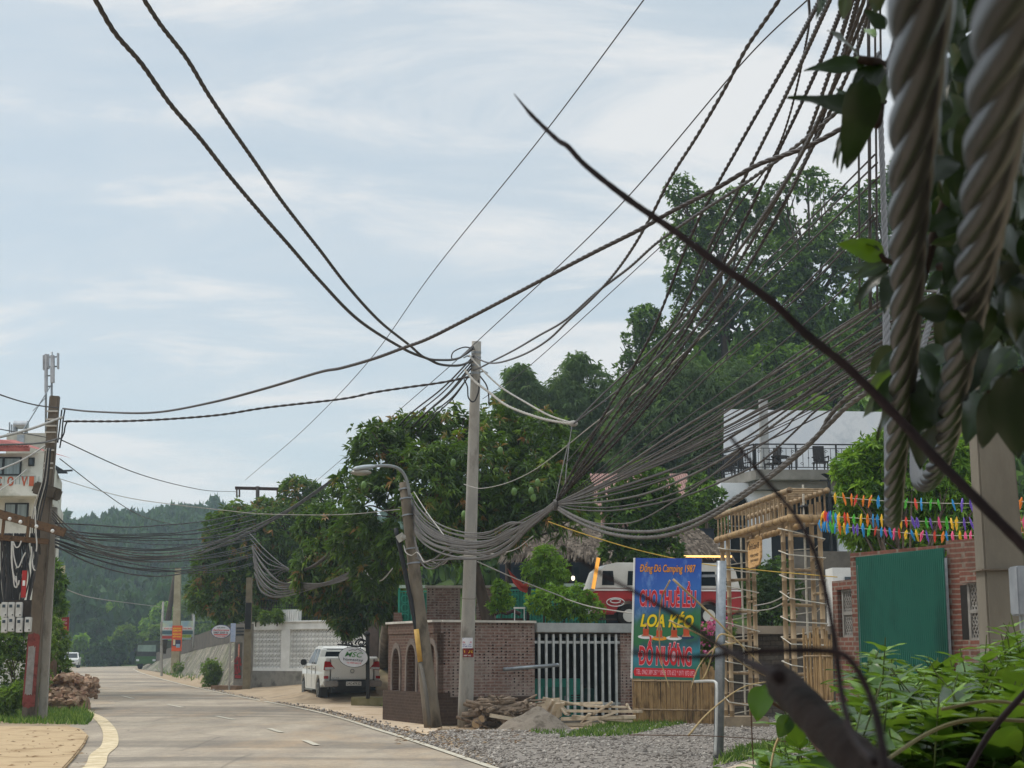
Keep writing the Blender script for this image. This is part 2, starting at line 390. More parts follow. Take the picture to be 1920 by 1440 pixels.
def road_mat():
    m, nt, b, out = newmat('dusty asphalt'); b.inputs['Roughness'].default_value = .85; b.inputs['Specular IOR Level'].default_value = .2
    geo = N(nt, 'ShaderNodeNewGeometry'); p = geo.outputs['Position']
    mp = N(nt, 'ShaderNodeMapping'); mp.inputs['Scale'].default_value = (1, .35, 1); mp.inputs['Rotation'].default_value = (0, 0, .1); nt.links.new(p, mp.inputs[0])
    mq = N(nt, 'ShaderNodeMapping'); mq.inputs['Scale'].default_value = (.12, 1, 1); nt.links.new(p, mq.inputs[0])
    c = ramp(nt, noise(nt, .9, 8, mp.outputs[0]), [(.3, '#938b82'), (.5, '#a9a092'), (.68, '#bab0a1')])
    c = mixc(nt, math_(nt, 'MULTIPLY', ramp(nt, noise(nt, .16, 4, mq.outputs[0], .5, .8), [(.51, '#000000'), (.545, '#ffffff')]), .62), c, '#757069')   # darker repaved bands
    c = mixc(nt, math_(nt, 'MULTIPLY', ramp(nt, noise(nt, .35, 7, mp.outputs[0], .7, .5), [(.5, '#000000'), (.66, '#ffffff')]), .45), c, '#bba283')  # washed-out sand
    c = mixc(nt, .3, c, ramp(nt, noise(nt, 9, 8, p, .75), [(.35, '#5a5550'), (.65, '#cfc6ba')]), 'OVERLAY')
    c = mixc(nt, .35, c, ramp(nt, noise(nt, 60, 3, p), [(.3, '#5a5550'), (.7, '#cfc6ba')]), 'OVERLAY')
    v = N(nt, 'ShaderNodeTexVoronoi', feature='DISTANCE_TO_EDGE'); v.inputs['Scale'].default_value = .42; nt.links.new(mixc(nt, .35, p, N(nt, 'ShaderNodeTexNoise').outputs[1]), v.inputs['Vector'])
    c = mixc(nt, math_(nt, 'MULTIPLY', ramp(nt, v.outputs[0], [(.0, '#ffffff'), (.012, '#000000')]), .45), c, '#5d564e')
    nt.links.new(c, b.inputs['Base Color']); bumpify(nt, b, noise(nt, 45, 5, p), .5, .012); return m
tag(mb.build('road', road_mat(), smooth=True, recalc=False, origin=(0, 0, 0)), 'dusty grey asphalt road bending away to the left', 'road', kind='structure')
WORN = M('worn road paint', '#c6bfae', '#a39a88', scale=9, rough=.8, bump=.2)
def strip(name, pts, wd, z, mat, label, cat='road marking'):
    mb = MB(); q = [Vector((*p[:2], z)) for p in pts]
    for i in range(len(q)):
        t = (q[min(i+1, len(q)-1)]-q[max(i-1, 0)]).normalized(); nrm = Vector((t.y, -t.x, 0))*(wd/2)
        mb.v += [tuple(q[i]-nrm), tuple(q[i]+nrm)]
    mb.f = [[2*i, 2*i+1, 2*i+3, 2*i+2] for i in range(len(q)-1)]; mb.mi = [0]*len(mb.f)
    return tag(mb.build(name, mat, recalc=False, origin=(0, 0, 0)), label, cat, kind='structure')
strip('road_edge_line', [(x-.12, y) for x, y in ER[:100]], .13, .03, WORN, 'thin white edge line along the right side of the road')
lw = spline([(-4.9, 10), (-5.35, 17), (-5.75, 21.6), (-6.5, 25), (-7.05, 27.8), (-8.4, 33), (-10.1, 38.7), (-11.7, 43.4), (-14.0, 51)], sub=8)
strip('road_border_line', lw, .28, .034, M('sandy concrete kerb strip', '#d6c6a6', '#b09c78', scale=4, rough=.85, bump=.2), 'wide pale border strip curving along the left road edge')
for k_, (pa, pb) in enumerate([((1.2, 9), (.5, 12)), ((-3.35, 27.2), (-3.75, 28.7)), ((-4.6, 31.6), (-5.1, 33.2)), ((-6.6, 37.6), (-7.4, 39.6)), ((-9.6, 46), (-10.6, 48.6)), ((-13.2, 55), (-14.4, 58.3)), ((-17.6, 67), (-19, 71)), ((-22, 80), (-23.4, 84.6)), ((-26.5, 95), (-28, 100))]):
    strip('road_dash', [pa, pb], .12, .052, WORN, 'short worn white dash on the middle of the road')

PAVE = M('sandy concrete', '#a88e6c', '#937a58', scale=1.2, rough=.9, bump=.35, bscale=22, c3='#b39b78', bdist=.012)
poly = [G(x, y, .12) for x, y in [(-420, 1440), (-260, 1358), (128, 1357), (152, 1361), (166, 1372), (158, 1388), (140, 1410), (112, 1440)]] + [Vector((-6.0, 14, .12)), Vector((-16, 10, .12))]
tag(MB().slab([(p.x, p.y) for p in poly][::-1], 0, .07).build('pavement', PAVE, bevel=.02, origin=(-9, 26, 0)), 'sandy concrete pavement on the left with fallen twigs', 'pavement', kind='structure')
mb = MB(); dp = [G(x, y) for x, y in [(436, 1299), (470, 1289), (600, 1291), (735, 1301), (760, 1325), (822, 1368), (800, 1378), (742, 1366), (640, 1338), (545, 1321)]]
mb.add([(p.x, p.y, .006) for p in dp], [tuple(range(len(dp)-1, -1, -1))])
tag(mb.build('driveway', M('tan driveway concrete', '#b8a184', '#a48c6e', scale=.9, rough=.9, bump=.3, bscale=20, c3='#c4b199'), origin=(0, 0, 0)), 'tan concrete driveway apron in front of the white wall', 'driveway', kind='structure')

# gravel yard
GP = [(832, 1374), (960, 1372), (1100, 1372), (1230, 1360), (1345, 1350), (1440, 1345), (1700, 1340), (1980, 1350), (2100, 1500), (1700, 1620), (1150, 1540), (975, 1448)]
gp = [G(x, y) for x, y in GP]
mb = MB(); mb.add([(p.x, p.y, .02) for p in gp], [tuple(range(len(gp)-1, -1, -1))])
tag(mb.build('gravel_ground', M('grey gravel bed', '#7c746d', '#5f5852', scale=3, rough=.95, bump=.8, bscale=55, c3='#8f877e', bdist=.03), origin=(0, 0, 0)), 'grey gravel yard surface beside the road', 'ground', kind='structure')
def inpoly(x, y, poly):
    c = np.zeros(len(x), bool); j = len(poly)-1
    for i in range(len(poly)):
        xi, yi = poly[i][0], poly[i][1]; xj, yj = poly[j][0], poly[j][1]
        k = ((yi > y) != (yj > y)) & (x < (xj-xi)*(y-yi)/(yj-yi+1e-9)+xi); c ^= k; j = i
    return c
def scatter(poly, n):
    xs = [p[0] for p in poly]; ys = [p[1] for p in poly]; o = []
    x = RNG.uniform(min(xs), max(xs), n*4); y = RNG.uniform(min(ys), max(ys), n*4)
    k = inpoly(x, y, poly); return np.stack([x[k], y[k]], 1)[:n]
pts = scatter([(p.x, p.y) for p in gp], 16000)
brd = []                                              # stones spilling over the edges of the bed and along the road
for a_, b_ in zip(gp[:3]+[gp[-1]], gp[1:4]+[gp[0]]): t_ = RNG.random(900); o_ = RNG.normal(0, .16, (900, 2)); brd.append(np.stack([a_.x+(b_.x-a_.x)*t_, a_.y+(b_.y-a_.y)*t_], 1)+o_)
e_ = np.array([q[:2] for q in ER[25:75]]); k_ = RNG.integers(0, len(e_)-1, 2200); t_ = RNG.random((2200, 1)); brd.append(e_[k_]*(1-t_)+e_[k_+1]*t_+np.stack([np.abs(RNG.normal(0, .28, 2200))-.03, RNG.normal(0, .1, 2200)], 1))
pts = np.concatenate([pts]+brd); n = len(pts)
octv = np.array([(1, 0, 0), (0, 1, 0), (-1, 0, 0), (0, -1, 0), (0, 0, .7), (0, 0, -.5)], float); octf = np.array([(0, 1, 4), (1, 2, 4), (2, 3, 4), (3, 0, 4), (1, 0, 5), (2, 1, 5), (3, 2, 5), (0, 3, 5)])
sz = RNG.gamma(3, .0058, n)+.007; an = RNG.uniform(0, 6.28, n); sc = RNG.uniform(.6, 1.3, (n, 3))
V = octv[None]*sc[:, None]*sz[:, None, None]
V = np.stack([V[..., 0]*np.cos(an)[:, None]-V[..., 1]*np.sin(an)[:, None], V[..., 0]*np.sin(an)[:, None]+V[..., 1]*np.cos(an)[:, None], V[..., 2]], -1)
V[..., 0] += pts[:, 0, None]; V[..., 1] += pts[:, 1, None]; V[..., 2] += .025
T = (octf[None]+6*np.arange(n)[:, None, None]).reshape(-1, 3)
STONE = leafmat('gravel stone', [(0, '#645d56'), (.5, '#8a827a'), (1, '#b2aaa0')], trans=0, rough=.9, spec=.2)
tag(link('gravel', npmesh('gravel', V.reshape(-1, 3), T, np.repeat(RNG.random(n), 6)), STONE, origin=(0, 0, 0)), 'loose grey gravel stones strewn over the yard', 'gravel', kind='stuff')

# terrace behind the brick wall, with the store room left open under it
WA, WB, WC = P(738, 1350, 38.7), P(825, 1360, 35.9), P(1190, 1350, 38.0)
WA.z = WB.z = WC.z = 0
TZ = 2.3
def mixv(a, b, t): return a+(b-a)*t
ROOM0, ROOM1 = mixv(WB, WC, .50), mixv(WB, WC, .915)
wdir = (WC-WB).normalized(); win = Vector((-wdir.y, wdir.x, 0))
if win.y < 0: win = -win
CONC = M('rough concrete', '#8b8781', '#6f6b64', scale=2.2, rough=.9, bump=.35, bscale=30, c3='#989389')
# top slab and the fill on both sides of the store room
A0 = WB+win*.24+wdir*.2; 
tp = [(A0.x, A0.y), (WC.x, WC.y+.2), (9.5, 40.2), (9.5, 58), (-4.1, 58), (-3.6, 50), (WA.x+.3, WA.y+.3)]
TERR = M('terrace paving', '#9a8c7a', '#7f7263', scale=1.2, rough=.9, bump=.3)
tag(MB().slab(tp, TZ-.22, TZ-.02).build('terrace_ground', TERR, origin=(0, 0, 0)), 'raised paved terrace behind the brick wall', 'terrace', kind='structure')

# masonry slope with a dark coping wall
sl0 = [P(440, 1290, 70), P(420, 1291, 73), P(352, 1272, 98), P(300, 1256, 135), P(262, 1247, 165)]
sl1 = [P(462, 1196, 76), P(440, 1196, 80), P(372, 1212, 106), P(318, 1232, 142), P(278, 1243, 172)]
for q in sl0: q.z = 0
mb = MB(); L = 24; rows = 10
def pol(Q, t):
    t *= len(Q)-1; i = min(int(t), len(Q)-2); return mixv(Q[i], Q[i+1], t-i)
for i in range(L+1):
    for j in range(rows+1):
        p = mixv(pol(sl0, i/L), pol(sl1, i/L), j/rows); mb.v.append((p.x, p.y, p.z+random.uniform(-.05, .05)))
mb.f = [[i*(rows+1)+j, (i+1)*(rows+1)+j, (i+1)*(rows+1)+j+1, i*(rows+1)+j+1] for i in range(L) for j in range(rows)]; mb.mi = [0]*len(mb.f)
def rubble_mat():
    m, nt, b, out = newmat('mossy rubble masonry'); b.inputs['Roughness'].default_value = .95
    geo = N(nt, 'ShaderNodeNewGeometry'); p = geo.outputs['Position']
    v = N(nt, 'ShaderNodeTexVoronoi', feature='DISTANCE_TO_EDGE'); v.inputs['Scale'].default_value = 2.2; nt.links.new(p, v.inputs['Vector'])
    v2 = N(nt, 'ShaderNodeTexVoronoi'); v2.inputs['Scale'].default_value = 2.2; nt.links.new(p, v2.inputs['Vector'])
    sp = N(nt, 'ShaderNodeSeparateXYZ'); nt.links.new(v2.outputs['Color'], sp.inputs[0])
    c = ramp(nt, sp.outputs[0], [(0, '#5f5b53'), (.5, '#7d776d'), (1, '#98917f')])
    c = mixc(nt, ramp(nt, v.outputs[0], [(.0, '#ffffff'), (.07, '#000000')]), c, '#3f3b35')
    c = mixc(nt, ramp(nt, noise(nt, .5, 6, p), [(.45, '#000000'), (.7, '#ffffff')]), c, '#4c5434')
    nt.links.new(c, b.inputs['Base Color']); bumpify(nt, b, v.outputs[0], .8, .08); return m
sw = thing('retaining_slope', 'sloping grey rubble masonry bank beside the bend of the road', 'retaining wall', sl0[2])
mb.build('stone_face', rubble_mat(), sw, smooth=False)
mb = MB()
for i in range(len(sl1)-1):
    a, b_ = sl1[i]+Vector((0, .2, .3)), sl1[i+1]+Vector((0, .2, .25)); mb.beam(a, b_, .35, 1.0)
mb.build('coping', M('dark mossy concrete', '#3f3c38', '#57524a', scale=1.5, rough=.95, bump=.3), sw)

# ---------------------------------------------------------------- foliage
def vnoise(p, s, ph=0.0):
    x, y, z = p[:, 0]*s+ph, p[:, 1]*s+1.7*ph, p[:, 2]*s-ph
    return (np.sin(x*1.9+1.3*np.sin(y*1.3))+np.sin(y*2.3+1.1*np.sin(z*1.7))+np.sin(z*2.1+1.2*np.sin(x*1.1+y)))/3
def unit(a): return a/(np.linalg.norm(a, axis=-1, keepdims=True)+1e-9)
def leafcloud(lobes, n, L, W, ros=8, droop=.35, shell=(.55, 1.02), gap=.25, up=.35, young=.06, tint=(.15, .6), spread=1.0, seed=0, gs=1.0, jit=.35, core=.5):
    """lobes: (x,y,z,rx,ry,rz). Rosettes of folded leaves. Returns verts, tris, tint"""
    r = np.random.default_rng(seed+11); LB = np.array(lobes, float)
    wts = LB[:, 3]*LB[:, 5]; wts /= wts.sum(); m = int(n/ros*2.2)
    li = r.choice(len(LB), m, p=wts); d = unit(r.normal(size=(m, 3))); rad = r.uniform(shell[0], shell[1], m)
    rel = d*rad[:, None]; pos = LB[li, :3]+rel*LB[li, 3:]
    pos += r.normal(size=(m, 3))*.06*LB[li, 3:]
    q = vnoise(pos, gs, seed*1.7); keep = q > -1+2*gap*.8
    for c in LB:                                             # hollow where lobes overlap
        dd = (((pos-c[:3])/c[3:])**2).sum(1); keep &= dd > core*core
    pos, d = pos[keep], d[keep]; pos, d = pos[:int(n/ros)], d[:int(n/ros)]; m = len(pos)
    ax = unit(d*.8+np.array([0, 0, up])+r.normal(size=(m, 3))*jit)
    tn = np.clip(r.normal((tint[0]+tint[1])/2, (tint[1]-tint[0])/2.4, m)+.12*vnoise(pos, .9, 3.1)*1.2, 0, .8)
    yg = r.random(m) < young*(1+1.2*vnoise(pos, .6, 5.0)); tn[yg] = r.uniform(.85, 1.0, yg.sum())
    k = m*ros; P0 = np.repeat(pos, ros, 0); A = np.repeat(ax, ros, 0)
    ref = unit(np.cross(A, r.normal(size=(k, 3)))); ang = r.uniform(.55, 1.35, k)*spread
    dr = unit(A*np.cos(ang)[:, None]+ref*np.sin(ang)[:, None]+np.array([0, 0, -1.0])*(droop*r.uniform(.4, 1.5, k))[:, None])
    wd = unit(np.cross(dr, A)); nr = np.cross(wd, dr)
    ll = L*r.uniform(.6, 1.25, k); ww = W*r.uniform(.7, 1.2, k)
    base = P0+dr*(ll*.08)[:, None]; tip = P0+dr*ll[:, None]+np.array([0, 0, -1.0])*(ll*droop*.45)[:, None]
    mid = P0+dr*(ll*.48)[:, None]+nr*(ll*.05)[:, None]; fold = nr*(ww*.3)[:, None]
    V = np.stack([base, mid+wd*(ww/2)[:, None]+fold, tip, mid-wd*(ww/2)[:, None]+fold], 1).reshape(-1, 3)
    I = 4*np.arange(k)[:, None]; T = np.concatenate([I+np.array([[0, 1, 2]]), I+np.array([[0, 2, 3]])], 0)
    tt = np.repeat(np.clip(np.repeat(tn, ros)+r.normal(0, .05, k), 0, 1), 4)
    return V, T, tt
def joinc(parts):
    V, T, C, o = [], [], [], 0
    for v, t, c in parts: V.append(v); T.append(t+o); C.append(c); o += len(v)
    return np.concatenate(V), np.concatenate(T), np.concatenate(C)
def L3(px, py, rp, d, sy=.9, sz=1.0, dy=0.0):
    p = P(px, py, d+dy); r = S(rp, d); return (p.x, p.y, p.z, r, r*sy, r*sz)
MANGO = leafmat('mango leaf', [(0, '#233614'), (.3, '#38521a'), (.6, '#567624'), (.8, '#7c942e'), (.86, '#7a7030'), (1, '#9a6a40')], trans=.3, rough=.42, spec=.4)
BIGL = leafmat('broad tree leaf', [(0, '#223616'), (.4, '#3d5c24'), (.7, '#62862c'), (1, '#8aa83e')], trans=.3, rough=.5)
FEATH = leafmat('feathery leaf', [(0, '#4c6040'), (.5, '#6a825a'), (1, '#8fa46c')], trans=.42, rough=.6)
LIME = leafmat('lime green leaf', [(0, '#34561a'), (.4, '#527c20'), (.7, '#7aa232'), (1, '#9cbc48')], trans=.38, rough=.5, tcol='#a4c83a')
FARL = leafmat('far forest leaf', [(0, '#1a3020'), (.5, '#2a4a2c'), (1, '#486a3a')], trans=.2, rough=.7)
SHRUB = leafmat('roadside shrub leaf', [(0, '#2a401a'), (.5, '#48661f'), (.8, '#6e8a34'), (1, '#94a850')], trans=.33, rough=.5, tcol='#9aba3c')
BARK = M('tree bark', '#55483b', '#3a3129', scale=5, rough=.95, bump=.6, bscale=24, bdist=.02, stretch=(1, 1, .3))
BARKL = M('pale bark', '#7d7062', '#5a4f45', scale=4, rough=.95, bump=.5, bscale=20, bdist=.02, stretch=(1, 1, .4))

def trunk_mesh(base, lobes, r0, fork=.45, seed=1, lean=None, forkpt=None, n=9, wob=.12):
    rr = random.Random(seed); base = Vector(base); mb = MB()
    cen = Vector((sum(l[0] for l in lobes)/len(lobes), sum(l[1] for l in lobes)/len(lobes), sum(l[2] for l in lobes)/len(lobes)))
    f = Vector(forkpt) if forkpt else mixv(base, cen, fork)
    h = (f-base).length
    pts = [base+Vector((0, 0, -.1))]+[mixv(base, f, t)+Vector((rr.uniform(-1, 1), rr.uniform(-1, 1), 0))*wob*h*.25 for t in (.3, .65)]+[f]
    mb.tube([tuple(q) for q in spline(pts, sub=5)], [r0*(1.25-.5*i/15) if i else r0*1.45 for i in range(16)], n)
    for l in lobes:
        c = Vector(l[:3]); m = mixv(f, c, .5)+Vector((rr.uniform(-1, 1), rr.uniform(-1, 1), rr.uniform(-.3, .9)))*l[3]*.25
        sp = [Vector(q) for q in spline([f, m, c], sub=6)]; rb = r0*.5*min(1.2, .5+l[3]*.25)
        mb.tube(sp, [rb*(1-.75*i/12) for i in range(13)], 6)
        for k in range(4):
            e = c+Vector((rr.uniform(-1, 1)*l[3], rr.uniform(-1, 1)*l[4], rr.uniform(-.4, 1)*l[5]))*.8
            s0 = sp[rr.randint(5, 11)]; md = mixv(s0, e, .5)+Vector((0, 0, .1*l[3]))
            mb.tube([tuple(q) for q in spline([s0, md, e], sub=4)], [rb*.4*(1-.8*i/8)+.008 for i in range(9)], 5)
    return mb
def tree(name, label, cat, base, lobes, n, L, W, mat, r0=.15, bark=None, group=None, seed=0, fork=.45, forkpt=None, **kw):
    T = thing(name, label, cat, tuple(base), 0, group)
    trunk_mesh(base, lobes, r0, fork, seed, forkpt=forkpt).build('trunk', bark or BARK, T, smooth=True, recalc=False)
    V, F_, C = leafcloud(lobes, n, L, W, seed=seed, **kw)
    link('crown', npmesh('crown', V, F_, C), mat, T); return T
# ---------------------------------------------------------------- trees one by one
def onH(px, d): 
    x = (px-960)/F*d; return Vector((x, d, float(H(x, d))))
MG = 'mango trees along the right side of the road'
lob = [L3(x, y, r, 42, dy=dy) for x, y, r, dy in [(712, 850, 62, 0), (770, 828, 62, .8), (842, 815, 55, 1), (930, 815, 60, .8), (1015, 828, 60, .5), (1078, 862, 38, 0),
       (900, 895, 92, -.6), (800, 920, 88, -.8), (705, 950, 66, -.5), (652, 905, 30, .6), (660, 1010, 44, .5), (1000, 930, 84, -.5), (1060, 925, 48, 0), (960, 985, 58, -.6), (850, 990, 66, -.8), (760, 1010, 60, -.6), (700, 1075, 42, .2), (1060, 985, 36, .2)]]
TM = tree('mango_tree', 'big dark mango tree behind the tall grey concrete pole', 'tree', P(918, 1165, 41.5), lob, 30000, .27, .062, MANGO, .15, seed=3, forkpt=P(888, 1050, 41.6), droop=.45, young=.05, gs=.9, gap=.22)
for x, y in [(964, 922), (996, 921), (1000, 933), (850, 868), (938, 845), (682, 910), (1008, 905), (870, 965)]:
    mb = MB(); mb.ball(P(x, y, 39.4), (.075, .075, .11), 8, 6); mb.build('mango', M('green mango skin', '#5c7a3a', '#46622c', rough=.5), TM, smooth=True)
lob = [L3(x, y, r, 73, dy=dy) for x, y, r, dy in [(450, 985, 44, 0), (500, 968, 36, 1), (560, 926, 36, 1), (595, 950, 36, 1), (420, 1000, 38, 0), (480, 1010, 56, -.6), (545, 1000, 60, -.4), (440, 1075, 48, 0), (500, 1085, 48, -.4), (395, 1060, 34, .4), (385, 1115, 34, .5), (430, 1130, 40, 0), (560, 1080, 46, .5)]]
tree('mango_tree', 'mango tree with reddish young leaves behind the grey gate pillar', 'tree', Vector((P(505, 1200, 75.5).x, 75.5, .5)), lob, 27000, .36, .085, MANGO, .2, group=None, seed=5, droop=.4, young=.17, gs=.8, gap=.2)
lob = [L3(x, y, r, 49, dy=dy) for x, y, r, dy in [(600, 985, 42, .6), (645, 1000, 50, 0), (600, 1060, 50, 0), (660, 1060, 52, -.5), (710, 1085, 44, -.3), (640, 1120, 42, 0), (690, 1135, 36, -.3), (590, 1115, 34, .3), (655, 1165, 26, -.5), (740, 1130, 30, .3)]]
TW = tree('mango_tree', 'leaning mango tree whose trunk is wound with pale wire beside the white pickup', 'tree', G(728, 1309), lob, 17000, .27, .062, MANGO, .24, bark=BARKL, seed=8, forkpt=P(738, 1128, 49.5), droop=.5, young=.09, gs=.9, gap=.2)
mb = MB()
hp = []
for i in range(15*14+1):
    t = i/(15*14); c = mixv(G(727, 1300), P(737, 1135, 49.5), t); a = 6.283*t*15; rr_ = .34-.13*t
    hp.append(c+Vector((math.cos(a)*rr_, math.sin(a)*rr_, .05*math.cos(a*1.3))))
mb.tube(hp, .012, 4)
mb.build('wire_winding', M('pale wire', '#c9c2b4', rough=.6), TW)
# feathery trees on the slope
FG = 'feathery trees on the slope behind the thatched hut'
def feath(label, base, lb, n, d, seed, name='feathery_tree', mat=FEATH):
    return tree(name, label, 'tree', base, [L3(*q[:3], d, dy=q[3] if len(q) > 3 else 0) for q in lb], int(n*2.3), .34, .042, mat, .16, bark=BARKL, seed=seed, ros=7, droop=.7, spread=1.0, young=.02, gap=.12, gs=.5, shell=(.35, 1.06), jit=.8, core=.3)
feath('small feathery tree right beside the top of the tall grey pole', onH(985, 74), [(972, 708, 28), (990, 745, 36), (955, 750, 28), (1005, 775, 30), (965, 790, 30)], 6000, 74, 21)
feath('round topped feathery pale green tree on the slope', onH(1110, 74), [(1085, 690, 30), (1110, 715, 34), (1060, 735, 40), (1095, 765, 56), (1140, 760, 50), (1045, 790, 46), (1160, 800, 46), (1120, 830, 60), (1040, 840, 50)], 17000, 74, 22)
feath('wide feathery tree above the red tiled roof', onH(1255, 70), [(1190, 735, 40), (1230, 712, 36), (1280, 715, 48), (1330, 735, 46), (1250, 790, 84), (1185, 800, 50), (1200, 850, 60), (1330, 800, 60), (1300, 860, 70)], 21000, 70, 23)
feath('feathery tree in front of the big dark tree', onH(1380, 76), [(1370, 720, 50), (1340, 760, 60), (1420, 760, 60), (1380, 810, 60)], 9000, 76, 24)
# big broadleaf trees on the hill
def big(label, px, d, lb, n, seed, L=.34, W=.14, **k):
    return tree('hillside_tree', label, 'tree', onH(px, d), [L3(*q, d, dy=random.uniform(-2, 2)) for q in lb], n, L, W, BIGL, .32, seed=seed, fork=.55, ros=7, droop=.2, young=0, tint=(.15, .75), gs=.42, gap=.34, shell=(.6, 1.05), **k)
big('tall hillside tree with a loose open top, the left one of the high pair', 1380, 92, [(1278, 358, 30), (1300, 400, 44), (1360, 395, 40), (1400, 380, 36), (1290, 455, 48), (1370, 460, 64), (1440, 430, 54), (1290, 520, 44), (1380, 545, 70), (1310, 600, 62), (1400, 630, 70), (1280, 660, 44)], 22000, 31)
big('tallest hillside tree, its crown top just left of the thick hanging cables', 1540, 90, [(1515, 345, 34), (1470, 375, 40), (1560, 380, 44), (1500, 430, 62), (1580, 450, 60), (1460, 500, 62), (1540, 520, 70), (1480, 580, 70), (1570, 600, 70), (1500, 660, 70)], 22000, 32)
big('small hillside tree at the left end of the high trees', 1200, 88, [(1210, 600, 28), (1225, 640, 34), (1180, 650, 26), (1240, 690, 44), (1190, 690, 34)], 6500, 33)
big('dark hillside tree behind the thick hanging cables', 1660, 84, [(1640, 380, 44), (1700, 360, 60), (1650, 460, 60), (1720, 470, 70), (1640, 560, 60), (1700, 600, 80), (1620, 660, 60), (1690, 710, 70)], 15000, 34)
big('dark hillside tree at the right edge behind the H pole', 1860, 80, [(1800, 380, 60), (1880, 350, 70), (1790, 480, 70), (1880, 480, 80), (1930, 420, 70), (1800, 600, 80), (1900, 610, 80), (1850, 720, 90), (1940, 740, 80)], 15000, 35)
big('dark low hillside tree above the white parapet of the house', 1480, 80, [(1440, 690, 44), (1500, 700, 54), (1560, 710, 54), (1610, 730, 50), (1520, 760, 50), (1590, 790, 50)], 12000, 36)
big('dark tree between the tiled roof and the white house', 1322, 56, [(1316, 915, 26), (1330, 945, 30), (1310, 975, 30), (1340, 985, 24)], 4200, 37, L=.24, W=.1)
# glossy tree in front of the thatched hut
tree('jackfruit_tree', 'glossy leaved tree growing in front of the thatched roof', 'tree', P(1195, 1170, 44.5), [L3(x, y, r, 44.5) for x, y, r in [(1190, 900, 36), (1235, 915, 34), (1150, 930, 30), (1275, 960, 32), (1200, 940, 38), (1170, 985, 40), (1225, 985, 42), (1190, 1030, 44), (1250, 1030, 30), (1150, 1030, 24)]], 8500, .2, .1, BIGL, .1, seed=41, ros=6, droop=.15, young=0, tint=(.1, .7), gap=.2)
tree('lime_leaf_tree', 'bright green bushy tree behind the colourful pinwheel strings', 'tree', G(1690, 1395), [L3(x, y, r, 32) for x, y, r in [(1600, 885, 40), (1650, 850, 40), (1712, 850, 36), (1790, 860, 40), (1625, 930, 52), (1700, 920, 60), (1780, 930, 56), (1840, 920, 44), (1620, 985, 46), (1690, 1000, 60), (1770, 1005, 60), (1850, 1000, 50)]], 26000, .2, .05, LIME, .12, seed=42, ros=9, droop=.3, young=0, tint=(.15, .95), gap=.22, gs=1.3)
tree('young_tree', 'small pale green tree on the terrace left of the red van', 'tree', P(1020, 1165, 39.5), [L3(x, y, r, 39.5) for x, y, r in [(1025, 1045, 24), (1010, 1070, 28), (1045, 1070, 22), (1030, 1090, 26)]], 4200, .13, .035, LIME, .025, seed=43, ros=8, droop=.3, young=0, tint=(.1, .7), gap=.3)
def bush(name, label, cat, d, lb, n, mat=SHRUB, L=.12, W=.045, seed=0, **k):
    b_ = [L3(*q, d) for q in lb]; lo = min(b_, key=lambda q: q[2]-q[5])
    base = Vector((sum(q[0] for q in b_)/len(b_), d, k.pop('z', 0)))
    k.setdefault('tint', (.15, .9)); k.setdefault('gap', .2)
    return tree(name, label, cat, base, b_, n, L, W, mat, .025, seed=seed, ros=7, droop=.2, young=0, fork=.25, **k)
bush('terrace_shrub', 'leafy shrub on the terrace below the red van nose', 'shrub', 39.0, [(1040, 1130, 32), (1075, 1125, 30), (1105, 1140, 26), (1010, 1130, 22)], 4500, seed=51, z=TZ-.02, mat=LIME)
bush('terrace_shrub', 'yellow green shrub between the brick pillar and the red flag', 'shrub', 40.5, [(938, 1105, 16), (950, 1130, 14), (930, 1135, 14)], 1500, seed=52, z=TZ-.02, mat=LIME)
bush('dark_hedge', 'dark hedge seen through the bamboo gateway', 'hedge', 43, [(1420, 1110, 34), (1455, 1080, 36), (1450, 1140, 40), (1480, 1110, 30), (1425, 1150, 24)], 6500, seed=53, z=TZ-.1, mat=BIGL, tint=(0, .4))
bush('roadside_shrub', 'big leafy shrub left of the painted pole, lit yellow green', 'shrub', 43, [(10, 1195, 36), (22, 1185, 26), (52, 1180, 26), (45, 1205, 44), (75, 1215, 34), (20, 1255, 44), (60, 1275, 36), (-30, 1240, 50), (15, 1315, 36)], 15000, seed=54)
bush('roadside_shrub', 'yellow green shrub right of the painted pole', 'shrub', 47, [(95, 1185, 26), (110, 1205, 22), (100, 1230, 24), (118, 1250, 16), (120, 1275, 12), (90, 1265, 20)], 5000, seed=55)
bush('roadside_weed', 'broad leafed weeds at the foot of the painted pole', 'shrub', 38.5, [(15, 1310, 22), (38, 1300, 18), (5, 1335, 18)], 900, L=.2, W=.06, seed=56)
bush('dark_leaf_tree', 'small dark tree just behind the painted pole', 'tree', 50, [(98, 1070, 16), (106, 1095, 16), (100, 1120, 18), (110, 1140, 14)], 1900, L=.22, W=.06, seed=57, mat=BIGL)
bush('flower_bush', 'pink flowering bush beside the bamboo column', 'flower bush', 38.5, [(1320, 1190, 22), (1345, 1205, 26), (1330, 1240, 24), (1360, 1180, 18)], 2600, seed=58, mat=SHRUB)
for x, y, s_ in [(398, 1262, 26), (412, 1272, 16)]:
    pass
bush('slope_shrub', 'round green shrub at the foot of the rubble bank', 'shrub', 77, [(396, 1255, 18), (402, 1272, 16), (392, 1283, 12)], 2600, seed=59, L=.2)
bush('slope_shrub', 'small light green shrub at the foot of the concrete pole by the bank', 'shrub', 108, [(335, 1252, 10), (340, 1262, 10)], 800, seed=60, L=.22)
bush('wall_plant', 'small potted tree standing behind the white block wall', 'plant', 62, [(640, 1158, 22), (655, 1178, 16), (672, 1170, 16)], 1400, seed=61, mat=MANGO, L=.26, W=.06, z=2.6)
